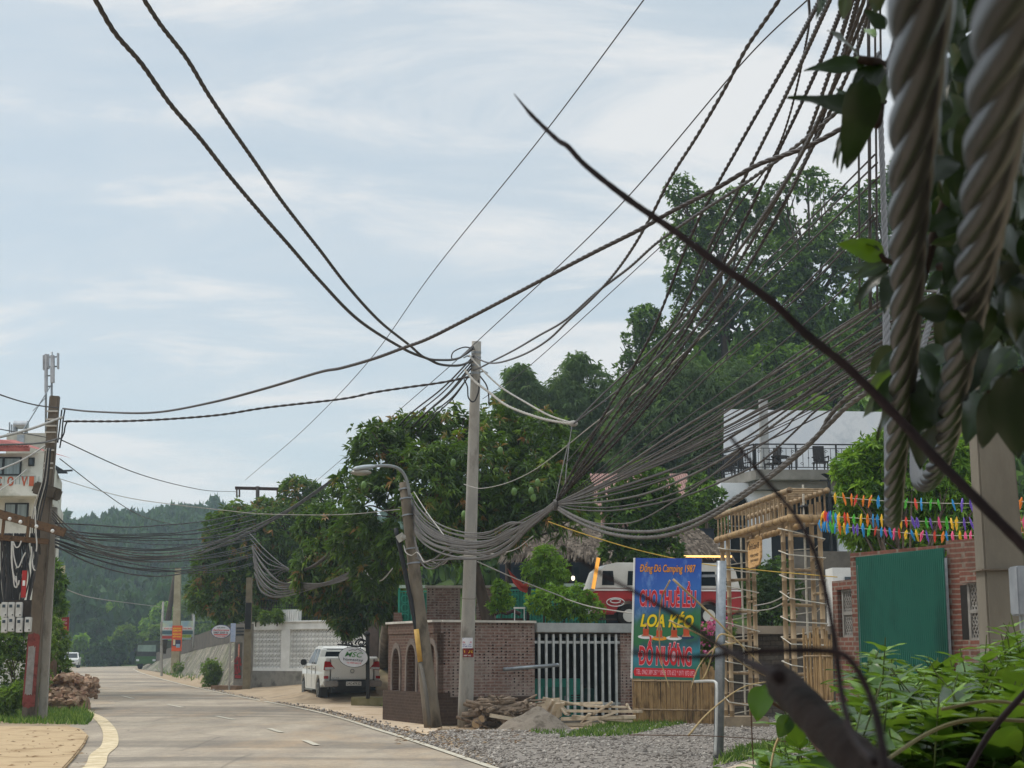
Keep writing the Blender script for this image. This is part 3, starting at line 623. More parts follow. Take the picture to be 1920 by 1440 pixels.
for i, (x, y, r) in enumerate([(498, 1158, 10), (520, 1155, 10), (545, 1130, 18), (480, 1150, 12), (600, 1140, 18), (575, 1150, 14)]):
    bush('wall_plant', 'potted green plant on top of the white block wall', 'plant', 70+.5*i, [(x, y, r)], 420, seed=62+i, z=2.9, L=.22, W=.07)['group'] = 'plants along the top of the white wall'
# middle distance trees by the road bend
FT = 'trees beyond the road bend'
def farbase(px, d): 
    x = (px-960)/F*d; return Vector((x, d, float(H(x, d))))
for i, (x, top, wpx, d) in enumerate([(140, 1190, 26, 196), (172, 1165, 30, 214), (205, 1130, 34, 225), (232, 1175, 26, 200), (262, 1120, 36, 230), (292, 1135, 32, 215), (300, 1175, 26, 190), (150, 1150, 36, 240), (330, 1110, 40, 226), (365, 1120, 40, 200), (215, 1195, 24, 196), (185, 1205, 24, 193), (270, 1190, 22, 200)]):
    b_ = [L3(x+random.uniform(-.5, .5)*wpx, top+wpx*.5+k*wpx*.75, wpx*random.uniform(.45, .68), d) for k in range(3)]+[L3(x+random.choice((-1, 1))*wpx*.5, top+wpx*1.2, wpx*.45, d)]
    o = tree('roadside_tree', 'bushy green tree standing beyond the bend of the road', 'tree', farbase(x, d), b_, 2600, .55, .3, LIME if i in (0, 2, 5) else FARL if i % 3 else SHRUB, .15, group=FT, seed=70+i, ros=5, droop=.3, young=0, tint=(.15, .7), gs=.3, gap=.25)
# wooded far hill: one mass
def forest(name, label, spots, n, L, W, mat, seed):
    parts = []
    for i in range(6):
        r = np.random.default_rng(seed+i)
        lobs = [(r.uniform(-.4, .4), r.uniform(-.4, .4), r.uniform(.4, .8)+.12*k, r.uniform(.4, .62), r.uniform(.4, .62), r.uniform(.28, .42)) for k in range(3)]+[(r.uniform(-.6, .6), r.uniform(-.6, .6), .5, .4, .4, .35)]
        parts.append(leafcloud(lobs, n, L, W, ros=4, droop=.2, young=0, tint=(.1, .9), gs=2.5, gap=.25, seed=seed+i, core=.6))
    out_ = []; r = np.random.default_rng(seed)
    for i, (x, y, z, s_, hh) in enumerate(spots):
        V, T, C = parts[i % 6]; a = r.uniform(0, 6.28); ca, sa = math.cos(a), math.sin(a)
        W_ = np.stack([(V[:, 0]*ca-V[:, 1]*sa)*s_+x, (V[:, 0]*sa+V[:, 1]*ca)*s_+y, V[:, 2]*hh+z], 1)
        out_.append((W_, T, np.clip(C*.7+r.uniform(-.1, .35), 0, 1)))
    V, T, C = joinc(out_)
    return tag(link(name, npmesh(name, V, T, C), mat, origin=(0, 0, 0)), label, 'forest', kind='stuff')
spots = []
r = np.random.default_rng(5)
for i in range(620):
    d = r.uniform(222, 392); px = r.uniform(20, 780); x = (px-960)/F*d
    spots.append((x, d, float(H(x, d))-.6, r.uniform(2.6, 4.6), r.uniform(4.5, 8.5)))
for i in range(70):
    px = 90+i*9.5+r.uniform(-6, 6); d = r.uniform(380, 396); x = (px-960)/F*d
    spots.append((x, d, float(H(x, d))-.4, r.uniform(2.6, 5.6), r.choice((4.5, 5.5, 6.5, 9.5))))
forest('forest', 'hazy wooded hill closing the end of the road', spots, 520, .42, .26, FARL, 900)
spots = []
for i in range(330):
    d = r.uniform(60, 116); px = r.uniform(900, 2050); x = (px-960)/F*d
    if d < 70 and 1280 < px < 1700: continue
    spots.append((x, d, float(H(x, d))-.3, r.uniform(1.1, 2.2), r.uniform(1.6, 3.6)))
forest('undergrowth', 'dense green undergrowth covering the right hillside', spots, 520, .36, .2, BIGL, 950)
spots = []
for i in range(120):
    d = r.uniform(84, 150); px = r.uniform(380, 900); x = (px-960)/F*d
    if x > -2: continue
    z = float(H(x, d)); 
    if x+(d-70)*.245 < -10.5: continue
    spots.append((x, d, z-.3, r.uniform(1.2, 2.4), r.uniform(2, 4.5)))
forest('undergrowth', 'dark undergrowth on the bank behind the white block wall', spots, 420, .4, .2, BIGL, 970)

# grass tufts
def grass(polys, per, h):
    V, T, C = [], [], []
    for (poly, n, hh) in polys:
        p = scatter(poly, n); k = len(p); a = RNG.uniform(0, 6.28, k); l = RNG.uniform(.4, 1.2, k)*hh; wv = np.stack([np.cos(a), np.sin(a), 0*a], 1)*.012*(1+hh*4)
        z0 = H(p[:, 0], p[:, 1])*0+.02; b0 = np.stack([p[:, 0], p[:, 1], z0], 1); ln = np.stack([RNG.normal(0, .35, k), RNG.normal(0, .35, k), np.ones(k)], 1)*l[:, None]
        V.append(np.stack([b0-wv, b0+wv, b0+ln], 1).reshape(-1, 3)); C.append(np.repeat(RNG.uniform(0, 1, k), 3))
    V = np.concatenate(V); return V, np.arange(len(V)).reshape(-1, 3), np.concatenate(C)
def gpoly(*q): return [(G(x, y).x, G(x, y).y) for x, y in q]
V, T, C = grass([(gpoly((-60, 1357), (165, 1361), (176, 1345), (140, 1322), (60, 1330), (-60, 1335)), 5200, .16), (gpoly((1048, 1385), (1170, 1382), (1320, 1352), (1345, 1345), (1200, 1343), (1120, 1362)), 4200, .1),
                 (gpoly((985, 1372), (1010, 1378), (1060, 1380), (1060, 1370)), 200, .08), (gpoly((280, 1254), (330, 1272), (420, 1290), (425, 1284), (350, 1264), (300, 1250)), 5200, .45), (gpoly((130, 1290), (150, 1320), (170, 1335), (150, 1335), (110, 1310)), 900, .3),
                 (gpoly((1335, 1440), (1520, 1405), (1600, 1395), (1600, 1380), (1480, 1392), (1380, 1410)), 2600, .14), (gpoly((1190, 1350), (1350, 1345), (1350, 1338), (1190, 1340)), 700, .14), (gpoly((690, 1322), (735, 1330), (740, 1318), (690, 1314)), 300, .1)], 1, 1)
GRASS = leafmat('short grass blade', [(0, '#2e4a18'), (.5, '#4c7024'), (1, '#8a9a4a')], trans=.3, rough=.6)
tag(link('grass', npmesh('grass', V, T, C), GRASS, origin=(0, 0, 0)), 'short green grass along the verges and yard edge', 'grass', kind='stuff')
# ---------------------------------------------------------------- poles
POLEC = M('weathered pole concrete', '#8f8c86', '#757069', scale=3, rough=.9, bump=.25, bscale=30, stretch=(1, 1, .35), c3='#9a968e')
POLED = M('stained pole concrete', '#5f564c', '#40382f', scale=2.2, rough=.92, bump=.35, bscale=26, stretch=(1, 1, .3), c3='#70665a')
STEEL = M('galvanised steel', '#9a9fa3', '#7f8488', scale=8, rough=.45, metal=.7)
RUST = M('rusty brown steel', '#574330', '#3c2d22', scale=9, rough=.85, bump=.3, c3='#664e38')
BLACK = M('black rubber', '#17171a', '#232327', scale=9, rough=.6)
WHITE = M('white paint', '#e0e0dd', '#cdcdc9', scale=2, rough=.7, bump=.1)
DARK = M('dark void paint', '#15171a', '#1d2024', rough=.8)
GLASS = M('dark window glass', '#1d2a33', '#26343d', scale=1, rough=.08, spec=.6)
mp_b, mp_t = G(872, 1362), P(893.5, 640, 34.0)
T = thing('utility_pole', 'tall grey round concrete pole in the middle carrying two posters', 'utility pole', mp_b)
mb = MB(); n_ = 14; mb.tube([mixv(mp_b, mp_t, i/n_) for i in range(n_+1)], [.175-.07*i/n_ for i in range(n_+1)], 20)
mb.build('shaft', POLEC, T, smooth=True)
def band(T, a, b, t, r, h=.05, name='clamp_band', mat=None):
    c = mixv(a, b, t); mb = MB(); mb.tube([c, c+(b-a).normalized()*h], r, 18); mb.build(name, mat or STEEL, T, smooth=False)
for t in (.968, .955, .935, .915): band(T, mp_b, mp_t, t, .115)
for t in (.33, .46): band(T, mp_b, mp_t, t, .155, .012, mat=POLED)
for (sx, t) in ((-1, .957), (-1, .94), (1, .917)):
    c = mixv(mp_b, mp_t, t); mb = MB(); mb.tube([c, c+Vector((sx*.2, -.12, .02)), c+Vector((sx*.27, -.16, -.03))], .018, 6); mb.build('cable_hook', STEEL, T)
def poster_curved(name, label, t0, t1, r, a0, a1, mat):
    c0, c1 = mixv(mp_b, mp_t, t0), mixv(mp_b, mp_t, t1); mb = MB(); k = 8
    for c in (c0, c1):
        for rr_ in (r, r+.006):
            for i in range(k+1):
                a = a0+(a1-a0)*i/k; mb.v.append(tuple(c+Vector((math.sin(a)*rr_, -math.cos(a)*rr_, 0))))
    f = lambda l, m, i: (l*2+m)*(k+1)+i
    for i in range(k): mb.f += [[f(0, 1, i), f(0, 1, i+1), f(1, 1, i+1), f(1, 1, i)], [f(0, 0, i), f(1, 0, i), f(1, 0, i+1), f(0, 0, i+1)]]
    mb.mi = [0]*len(mb.f); tmid = mixv(c0, c1, .5)
    TT = thing(name, label, 'poster', tmid); mb.build('sheet', mat, TT, recalc=False); return TT, c0, c1
pw = M('white paper', '#dcdce0', '#cfd0d8', rough=.8); TXB = M('blue ink', '#2d3f8f', rough=.8); TXR = M('red ink', '#b8283a', rough=.8); YEL = M('yellow ink', '#e8c23a', rough=.7)
TT, c0, c1 = poster_curved('pole_poster', 'white paper poster with blue and red print stuck on the tall pole', (1362-1217)/722, (1362-1197)/722, .166, -.75, .75, pw)
o = Vector((c0.x-.1, c0.y-.178, c0.z+.03)); U, Zv = Vector((1, 0, 0)), Vector((0, 0, 1))
for (tx, z, h, m_, w_) in (('THUÊ NHÀ  ĐẤT', .18, .03, TXB, .19), ('KHOAN CẮT BÊ TÔNG', .085, .065, TXR, .2), ('PHÁ DỠ CÔNG TRÌNH', .045, .025, TXB, .19), ('ĐT 0987 170 652', 0, .03, TXB, .2)):
    lettering(TT, tx, o+Zv*z, U, Zv, w_, h, m_, offset=.02)
TT, c0, c1 = poster_curved('pole_poster', 'dark red poster with yellow lettering stuck below the white poster on the tall pole', (1362-1233)/722, (1362-1216.5)/722, .167, -.55, 1.0, M('dark red vinyl', '#7d1a18', '#5f1513', rough=.5))
o = Vector((c0.x-.07, c0.y-.18, c0.z))
lettering(TT, 'THỢ C', o+Zv*.08, U, Zv, .2, .07, YEL, offset=.03); lettering(TT, '0987 652', o+Zv*.02, U, Zv, .16, .03, WHITE, offset=.01)

# leaning pole with the street lamp
lp_b, lp_t = G(812, 1365), P(757, 905, 34.8)
T = thing('leaning_pole', 'leaning weathered concrete pole with a thick cable bundle tied to it', 'utility pole', lp_b)
mb = MB(); mb.tube([mixv(lp_b, lp_t, i/10) for i in range(11)], [.2-.0095*i for i in range(11)], 10); mb.build('shaft', M('mossy pole concrete', '#635a4e', '#443d34', scale=2.5, rough=.95, bump=.5, bscale=22, c3='#72685a', stretch=(1, 1, .4)), T, smooth=True)
for t in (.97, .93, .86, .72, .66): band(T, lp_b, lp_t, t, .135 if t > .8 else .15, .03)
mb = MB(); q = [P(x, y, 34.5) for x, y in [(742, 990), (757, 1060), (769, 1120), (781, 1183)]]; mb.tube([tuple(a) for a in spline(q, sub=5)], .05, 8); mb.build('conduit', BLACK, T, smooth=True)
mb = MB(); mb.tube([P(781, 1180, 34.45), P(788.5, 1241, 34.4)], .062, 10); mb.build('conduit_sleeve', M('yellow plastic pipe', '#c8a050', '#a98440', scale=4, rough=.6), T, smooth=True)
mb = MB(); mb.tube([P(788.5, 1241, 34.4), P(799, 1300, 34.0), P(806, 1362, 33.7)], .045, 8); mb.build('conduit', M('grey conduit', '#5a544c', rough=.8), T, smooth=True)
T = thing('street_lamp', 'grey curved arm street lamp on the leaning pole', 'street lamp', P(762, 915, 34.6))
mb = MB(); mb.tube([tuple(q) for q in spline([P(768, 930, 34.7), P(764, 905, 34.6), P(756, 887, 34.5), P(744, 877, 34.4), P(725, 873, 34.3), P(700, 874, 34.2)], sub=6)], .035, 8); mb.build('arm', M('grey lamp paint', '#878b8c', '#74787a', rough=.5), T, smooth=True)
mb = MB(); a, b = P(702, 874, 34.2), P(662, 879, 33.9); mb.tube([mixv(a, b, t) for t in (0, .15, .5, .85, 1)], [.05, .085, .105, .09, .03], 10, flat=.55); mb.build('lamp_head', M('pale lamp housing', '#a9b2b4', '#979fa2', rough=.45), T, smooth=True)
mb = MB(); c = P(677, 886, 34); mb.ball(c, (.24, .1, .07), 12, 6); mb.build('lens', M('dusty lamp glass', '#8a8578', '#77736a', rough=.25, spec=.5), T, smooth=True)
mb = MB(); mb.tube([P(751, 1011, 34.3), P(757, 1006, 34.1)], .05, 8); mb.beam(P(745, 1012, 34.2), P(758, 1004, 34.2), .09, .16); mb.build('loudspeaker', M('old white plastic', '#b0ada4', '#8f8c84', rough=.6), T)

# painted double pole on the left
a0, a1 = G(54, 1352), P(103, 742, 36.8)
T = thing('utility_pole', 'dark stained concrete pole on the left with worn red and white paint', 'utility pole', a0)
ax = (a1-a0); am = mixv(a0, a1, .70)
def rpole(a, b, w0, w1, mat, name): MB().beam(a, b, w0, w0*.8, up=(0, 1, 0), w2=w1, h2=w1*.8).build(name, mat, T, bevel=.02)
rpole(a0-Vector((0, 0, .1)), a1, .31, .22, POLED, 'shaft')
rpole(a0+Vector((.26, .22, -.1)), mixv(a0, a1, .66)+Vector((.12, .25, 0)), .2, .16, POLEC, 'brace_shaft')
c = mixv(a0, a1, .705); MB().beam(c-Vector((.28, 0, -.09)), c+Vector((.28, 0, -.09)), .5, .3).build('collar', M('dark stained concrete', '#5a5044', '#463d33', scale=4, rough=.95, bump=.5), T, bevel=.04)
for i, t in enumerate((.95, .925, .905, .885, .855, .83, .79, .775)):
    c = mixv(a0, a1, t); w_ = .265-.03*(i > 3); MB().beam(c-Vector((w_/2, .11, 0)), c+Vector((w_/2, -.11, 0)), .05, .035).build('step_iron', M('pale steel band', '#b9b4aa', rough=.5), T)
def onface(t, off=.004, wid=1.0): 
    w_ = .31+(.22-.31)*t; c = mixv(a0, a1, t); return c+Vector((0, -w_*.4-off, 0)), w_
for nm, t0, t1, x0, x1, col in (('paint_band', .045, .265, -.5, .5, M('faded red paint', '#76302d', '#5c2a27', scale=5, rough=.85, c3='#82443f')), ('paint_patch', .085, .225, -.36, .22, M('faded white paint', '#9a9896', '#7f7c7a', scale=6, rough=.85))):
    (c0, w0), (c1, w1) = onface(t0, .02 if nm == 'paint_band' else .026), onface(t1, .02 if nm == 'paint_band' else .026)
    mb = MB(); rag = [random.uniform(-.05, .05) for _ in range(7)]
    lo = [c0+Vector((w0*(x0+(x1-x0)*i/6), 0, rag[i])) for i in range(7)]; hi = [c1+Vector((w1*(x0+(x1-x0)*i/6), 0, -rag[6-i])) for i in range(7)]
    mb.add(lo+hi, [(i, i+1, 8+i, 7+i) for i in range(6)]); mb.build(nm, col, T, recalc=False)
# rusty cross arms, meter boxes and wires on the left pole
T = thing('cable_rack', 'rusty brown steel cross arms on the painted left pole', 'cable rack', P(60, 1000, 36.3))
MB().beam(P(-30, 955, 36.0), P(122, 999, 36.2), .12, .2).build('cross_arm', RUST, T, bevel=.01)
MB().beam(P(-30, 1005, 36.1), P(92, 1016, 36.3), .1, .13).build('cross_arm', RUST, T, bevel=.01)
for x in (8, 55): MB().beam(P(x, 968, 36.05), P(x-4, 1008, 36.1), .06, .06).build('strut', RUST, T)
for x in (20, 40, 70, 100):
    mb = MB(); p = P(x, 958+x*.28, 35.95); mb.ball(p+Vector((0, -.05, -.12)), .045, 8, 5); mb.build('insulator', WHITE, T, smooth=True)
MET = M('white meter plastic', '#c4c4c0', '#a8a8a4', scale=6, rough=.5)
for i, (x, y) in enumerate([(9, 1143), (22, 1143), (36, 1143), (9, 1172), (22, 1170), (37, 1172), (53, 1171)]):
    p = P(x, y, 35.9); T = thing('meter_box', 'white electric meter box in the %s row on the left pole' % ('upper' if i < 3 else 'lower'), 'meter box', p, 0, 'meter boxes on the left pole')
    MB().box(p, (.145, .1, .34)).build('case', MET, T, bevel=.012)
    MB().box(p+Vector((-.01, -.053, .08)), (.07, .01, .07)).build('dial_window', GLASS, T)
    MB().box(p+Vector((.04, -.053, -.12)), (.03, .01, .03)).build('seal', BLACK, T)
    if i == 0: MB().box(p+Vector((.27, .08, -.14)), (.62, .03, .72)).build('mounting_board', M('dark brown board', '#3a322c', '#2a2420', rough=.9), T)
p = P(45, 1095, 36.0); T = thing('warning_sign', 'narrow red hanging sign among the wires of the left pole', 'sign', p)
MB().box(p, (.11, .02, .62)).build('board', M('red sign enamel', '#a8231f', '#8a1d1a', rough=.5), T); MB().box(p+Vector((0, -.014, .02)), (.06, .005, .12)).build('pictogram', WHITE, T)

# other poles
def simple_pole(name, label, b, t, r0, r1, mat, sq=False):
    T = thing(name, label, 'utility pole', b); mb = MB()
    if sq: mb.beam(b, t, r0*2, r0*1.5, up=(0, 1, 0), w2=r1*2, h2=r1*1.5)
    else: mb.tube([b, mixv(b, t, .5), t], [r0, (r0+r1)/2, r1], 12)
    mb.build('shaft', mat, T, smooth=not sq); return T
simple_pole('utility_pole', 'slender pale concrete pole behind the red and yellow poster', P(329, 1262, 110), P(334, 1066, 110), .3, .2, M('pale yellow concrete', '#a89f86', '#8f876f', scale=3, rough=.9), True)
simple_pole('utility_pole', 'dark leaning timber pole beside the pale concrete pole', P(305, 1225, 118), P(328, 1080, 118), .24, .17, M('dark timber', '#4a423a', '#38312b', rough=.95))
simple_pole('utility_pole', 'thin grey pole with hanging white wires by the road bend', P(302, 1250, 135), P(306, 1128, 135), .13, .1, POLEC)
simple_pole('signal_pole', 'thin pale post at the right side of the far billboard', P(362, 1215, 105), P(365, 1141, 105), .06, .05, M('pale post paint', '#a9adae', rough=.6))
T = simple_pole('utility_pole', 'short square concrete post with a black painted foot beside the gate pillar', P(462, 1292, 66), P(468, 1083, 66), .15, .12, M('tan post concrete', '#7a705c', '#655c4b', scale=4, rough=.95), True)
MB().beam(P(464.6, 1180, 65.82), P(466.2, 1130, 65.82), .25, .03, up=(0, 1, 0)).build('black_paint', M('flat black paint', '#1e1e20', rough=.8), T)
T = simple_pole('utility_pole', 'dark T shaped pole with a cross arm rising behind the mango tree', P(484, 1200, 82), P(483, 912, 82), .12, .1, M('dark pole', '#4a4440', '#3a3532', rough=.9))
MB().beam(P(441, 915, 82), P(524, 917, 82), .14, .16).build('cross_arm', M('dark rusty arm', '#43302b', '#33241f', rough=.9), T)
for x in (444, 449, 520): MB().tube([P(x, 916, 82), P(x, 932, 82)], .045, 6).build('insulator', M('brown insulator', '#5a453c', rough=.4), T)

# square H pole at the right
h0 = G(1895, 1612); hA, hB = P(1852, 742, 12), P(1858, 570, 12); base_ = P(1893, 1330, 12)
T = thing('utility_pole', 'thick square concrete pole at the right behind the hanging leaves', 'utility pole', (base_.x, 12, 0))
HP = M('tan square pole concrete', '#7a7468', '#625c52', scale=2.2, rough=.9, bump=.3, bscale=28, stretch=(1, 1, .4))
low = P(1892, 1300, 12); hl = hA+(low-hA)*((hA.z)/(hA.z-low.z))
MB().beam(hl, hA, .38, .3, up=(0, 1, 0), w2=.27, h2=.22).build('shaft', HP, T, bevel=.015)
MB().beam(hA-Vector((.16, .02, .0)), hA+Vector((.17, -.02, 0)), .26, .16).build('collar', HP, T, bevel=.02)
MB().beam(hA, P(1852, -60, 12), .17, .16, up=(0, 1, 0), w2=.12, h2=.12).build('upper_shaft', HP, T, bevel=.01)
mb = MB(); c = mixv(hl, hA, .62); MB().beam(c-Vector((.19, 0, 0)), c+Vector((.19, 0, 0)), .31, .012).build('clamp_band', POLED, T)
p = P(1908, 1108, 11.5); T = thing('junction_box', 'grey metal box on a thin post at the right edge', 'junction box', (p.x, 11.5, 0))
MB().box(p+Vector((.02, 0, 0)), (.1, .2, .36)).build('case', M('grey painted metal', '#8d9298', '#7b8086', rough=.5, metal=.2), T, bevel=.01)
MB().tube([(p.x+.02, 11.5, 0), (p.x+.02, 11.5, p.z-.18)], .02, 8).build('post', STEEL, T)

# ---------------------------------------------------------------- white block wall, gate pillar, planter
A, B = P(470, 1287, 72), P(694, 1292, 67.5); A.z = B.z = 0
L = (B-A).length; rz = math.atan2(B.y-A.y, B.x-A.x)
T = thing('block_wall', 'white breeze block wall with a grey plinth behind the pickup', 'wall', A, rz)
def lb(name, mat, f, bev=0, T=None): 
    mb = MB(); f(mb); return mb.build(name, mat, T, world=False, bevel=bev)
lb('plinth', M('stained grey plaster', '#77756f', '#5d5b56', scale=2, rough=.95, bump=.3, c3='#85827b'), lambda m: m.box((L/2, .05, .41), (L+.1, .34, .82)), T=T)
def fr(m):
    for x0, x1 in ((0, .14), (L*.272, L*.345), (L*.905, L)): m.box(((x0+x1)/2, 0, .82+1.08), (x1-x0, .2, 2.16))
    for x0, x1 in ((.14, L*.272), (L*.345, L*.905)):
        m.box(((x0+x1)/2, 0, .82+.06), (x1-x0, .19, .12)); m.box(((x0+x1)/2, 0, 2.98-.16), (x1-x0, .19, .32))
lb('wall_frame', WHITE, fr, T=T); lb('coping', WHITE, lambda m: m.box((L/2, 0, 3.01), (L+.12, .32, .07)), .01, T)
for x0, x1 in ((.14, L*.272), (L*.345, L*.905)):
    def lat(m):
        nx, nz = max(2, round((x1-x0)/.235)), 8; dx, dz = (x1-x0)/nx, (2.66-.94)/nz
        for i in range(nx):
            for j in range(nz):
                cx, cz = x0+dx*(i+.5), .94+dz*(j+.5); h = .5*math.sqrt(dx*dx+dz*dz)
                m.box((cx-dx/2+.014, 0, cz), (.018, .04, dz)); m.box((cx+dx/2-.014, 0, cz), (.018, .04, dz)); m.box((cx, 0, cz-dz/2+.016), (dx-.04, .038, .03)); m.box((cx, 0, cz+dz/2-.016), (dx-.04, .038, .03))
                a = math.atan2(dz, dx)
                for s_ in (-1, 1): m.box((cx, .002*s_, cz), (h*1.6, .03, .03), Matrix.Rotation(s_*a, 3, 'Y'))
    lb('lattice_panel', WHITE, lat, T=T)
lb('back_panel', M('hole shade backing', '#161617', '#111112', rough=.95), lambda m: m.box((L/2, .34, 1.9), (L, .04, 2.2)), T=T)  # near-black sheet added to stand in for the shade behind the block holes
T = thing('iron_railing', 'black iron railing standing on the white block wall', 'railing', A+Vector((0, .3, 3.04)), rz)
def rl(m):
    for z in (.12, .62, .95): m.box((L/2, 0, z), (L, .03, .03))
    for i in range(46): m.box((i*L/45, 0, .5), (.018, .018, .92))
lb('bars', M('black iron', '#242424', rough=.6, metal=.3), rl, T=T)
p = P(541, 1156, 70.5); T = thing('planter_box', 'white slatted planter box standing on the white wall', 'planter', p, rz)
def pb(m):
    for i in range(9): m.box((-.55+i*.14, 0, 0), (.09, .05, .62))
    m.box((0, .2, 0), (1.2, .04, .6))
lb('slats', WHITE, pb, T=T)
p = P(681, 1160, 66); T = thing('flower_pot', 'white round pot at the right end of the white wall', 'flower pot', p); mb = MB(); mb.tube([p+Vector((0, 0, z)) for z in (-.3, 0, .25, .3)], [.2, .26, .3, .32], 14); mb.build('pot', WHITE, T, smooth=True)
# gate pillar with red lettering panel
p0 = G(455, 1288); p0 = Vector((P(455, 1288, 70).x, 70, 0)); T = thing('gate_pillar', 'grey rendered gate pillar with a red carved panel and louvres', 'gate pillar', p0, rz)
GP_ = M('grey render', '#807b73', '#66625b', scale=2.5, rough=.92, bump=.3)
lb('shaft', GP_, lambda m: m.box((0, 0, 1.45), (.72, .5, 2.9)), .02, T)
lb('niche', M('painted niche shade', '#54504a', '#45413c', rough=.9), lambda m: m.box((-.05, -.252, 1.28), (.44, .012, 1.6)), T=T)  # flat sheet; the shade of a niche is put into its darker colour
def lv(m):
    for z in (2.42, 2.56, 2.7): m.box((0, -.25, z), (.5, .02, .085))
lb('louvre', DARK, lv, T=T)
RED = M('red carved panel', '#8f2626', '#6e1d1e', scale=7, rough=.7)
def rp(m):
    m.prism([(-.12+.12*math.sin(t*.5)*(1 if t < 6.3 else 1)+.1*math.cos(t), 1.75+.28*math.sin(t)) for t in np.linspace(0, 6.0, 18)], -.275, -.262)
lb('flame_carving', M('pale carved wood', '#c8a084', '#8f2626', scale=3, rough=.7), lambda m: m.prism([(-.02+.055*math.cos(t), 1.72+.3*math.sin(t)) for t in np.linspace(0, 6.1, 16)], -.28, -.262), T=T)
def rc(m):
    for i in range(26): m.box((-.05+random.uniform(-.17, .17), -.27, random.uniform(.72, 1.4)), (random.uniform(.06, .14), .02, random.uniform(.05, .2)), Matrix.Rotation(random.uniform(-.6, .6), 3, 'Y'))
    m.box((-.04, -.27, .58), (.36, .02, .13))
lb('red_carving', RED, rc, T=T)
lb('step', M('brown step', '#7a6350', '#665241', scale=4, rough=.95), lambda m: m.box((-.3, -.5, .1), (1.7, .7, .2)), .02, T)
# pots of soil and planter kerb by the pickup
q = [P(669, 1319, 49), P(736, 1319, 47.5)]; a, b = Vector((q[0].x, 49, 0)), Vector((q[1].x, 48.2, 0))
tag(MB().beam(a+Vector((0, .3, .13)), b+Vector((0, .3, .13)), .7, .27).build('planter_kerb', M('mossy kerb', '#7c7456', '#65603f', scale=3, rough=.95, bump=.3), bevel=.02), 'low mossy planter kerb at the foot of the black sign post', 'kerb')

# ---------------------------------------------------------------- brick wall with arches
BR1 = brickmat('brown plastered brick', '#6a5249', '#594339', '#766a61', dirt='#6b5d54', dirt_amt=.8, msize=.01)
BR2 = brickmat('hollow red brick', '#8a6c64', '#735850', '#968b83', holes=1, dirt='#8d837b', dirt_amt=.5, msize=.013)
BR3 = brickmat('dark brown brick', '#54473f', '#483c35', '#5e5249', dirt='#463a33', dirt_amt=.5)
BR4 = brickmat('orange red brick', '#84564a', '#6c453a', '#8b8076', dirt='#6c5f55', dirt_amt=.5, msize=.012, bw=.2, bh=.075)
TOPW = M('pale coping', '#c9c4ba', '#aaa59b', scale=3, rough=.85)
La = (WB-WA).length; rza = math.atan2(WB.y-WA.y, WB.x-WA.x)
T = thing('brick_wall', 'brown brick garden wall with three arched niches facing the road', 'brick wall', WA, rza)
def arch_panel(mb, x0, x1, z0, z1, arches, y0, y1, k=9):
    """wall face with round-headed openings, built bay by bay"""
    xs = x0
    for cx, w_, zs in arches:
        mb.prism([(xs, z0), (cx-w_/2, z0), (cx-w_/2, z1), (xs, z1)], y0, y1)
        arc = [(cx-w_/2*math.cos(math.pi*i/k), zs+w_*.75*math.sin(math.pi*i/k)) for i in range(k+1)]
        for i in range(k): mb.prism([arc[i], arc[i+1], (arc[i+1][0], z1), (arc[i][0], z1)], y0, y1)
        xs = cx+w_/2
    mb.prism([(xs, z0), (x1, z0), (x1, z1), (xs, z1)], y0, y1)
lb('plinth', BR3, lambda m: m.box((La/2, -.02, .36), (La+.1, .5, .72)), T=T)
lb('arched_face', BR1, lambda m: arch_panel(m, 0, La-.02, .72, 2.06, [(.6, .5, 1.35), (1.65, .62, 1.35), (2.95, .62, 1.35)], -.16, .0), T=T)
lb('niche_back', BR3, lambda m: m.box((La/2, .1, 1.39), (La-.04, .2, 1.34)), T=T)
lb('coping', TOPW, lambda m: m.box((La/2, .0, TZ+.03), (La+.1, .46, .05)), T=T)
lb('upper_course', BR1, lambda m: m.box((La/2, .0, (2.06+TZ+.005)/2), (La, .36, TZ+.005-2.06)), T=T)
def trims(m):
    for cx, w_ in ((.6, .5), (1.65, .62), (2.95, .62)):
        for i in range(9):
            a0_, a1_ = math.pi*i/9, math.pi*(i+1)/9; r0, r1 = w_/2, w_/2+.09
            m.prism([(cx-r0*math.cos(a0_), 1.35+r0*1.5*math.sin(a0_)), (cx-r0*math.cos(a1_), 1.35+r0*1.5*math.sin(a1_)), (cx-r1*math.cos(a1_), 1.35+r1*1.5*math.sin(a1_)), (cx-r1*math.cos(a0_), 1.35+r1*1.5*math.sin(a0_))], -.19, -.163)
        for s_ in (-1, 1): m.box((cx+s_*(w_/2+.045), -.175, 1.035), (.09, .03, .63))
lb('arch_trim', M('pale rendered trim', '#756960', '#5f554d', scale=5, rough=.9, bump=.2), trims, T=T)
Lf = (WC-WB).length; rzf = math.atan2(WC.y-WB.y, WC.x-WB.x)
T = thing('brick_wall', 'hollow brick wall with a barred store opening facing the gravel yard', 'brick wall', WB, rzf)
g0, g1 = Lf*.47, Lf*.925
lb('brick_face', BR2, lambda m: (m.box((g0/2, .1, (.62+TZ+.005)/2), (g0, .26, TZ+.005-.62)), m.box(((g1+Lf)/2, .1, 1.04), (Lf-g1, .26, 2.08))), T=T)
lb('plinth', BR3, lambda m: m.box((g0/2, .09, .31), (g0, .3, .62)), T=T)
lb('coping', TOPW, lambda m: m.box((Lf*.235, .08, TZ+.03), (Lf*.47, .42, .05)), T=T)
lb('lintel', M('grey painted lintel', '#a3a6a4', '#8a8d8b', scale=2, rough=.8), lambda m: m.box(((g0+Lf)/2+.02, .06, 2.2), (Lf-g0-.02, .34, .22)), .01, T)
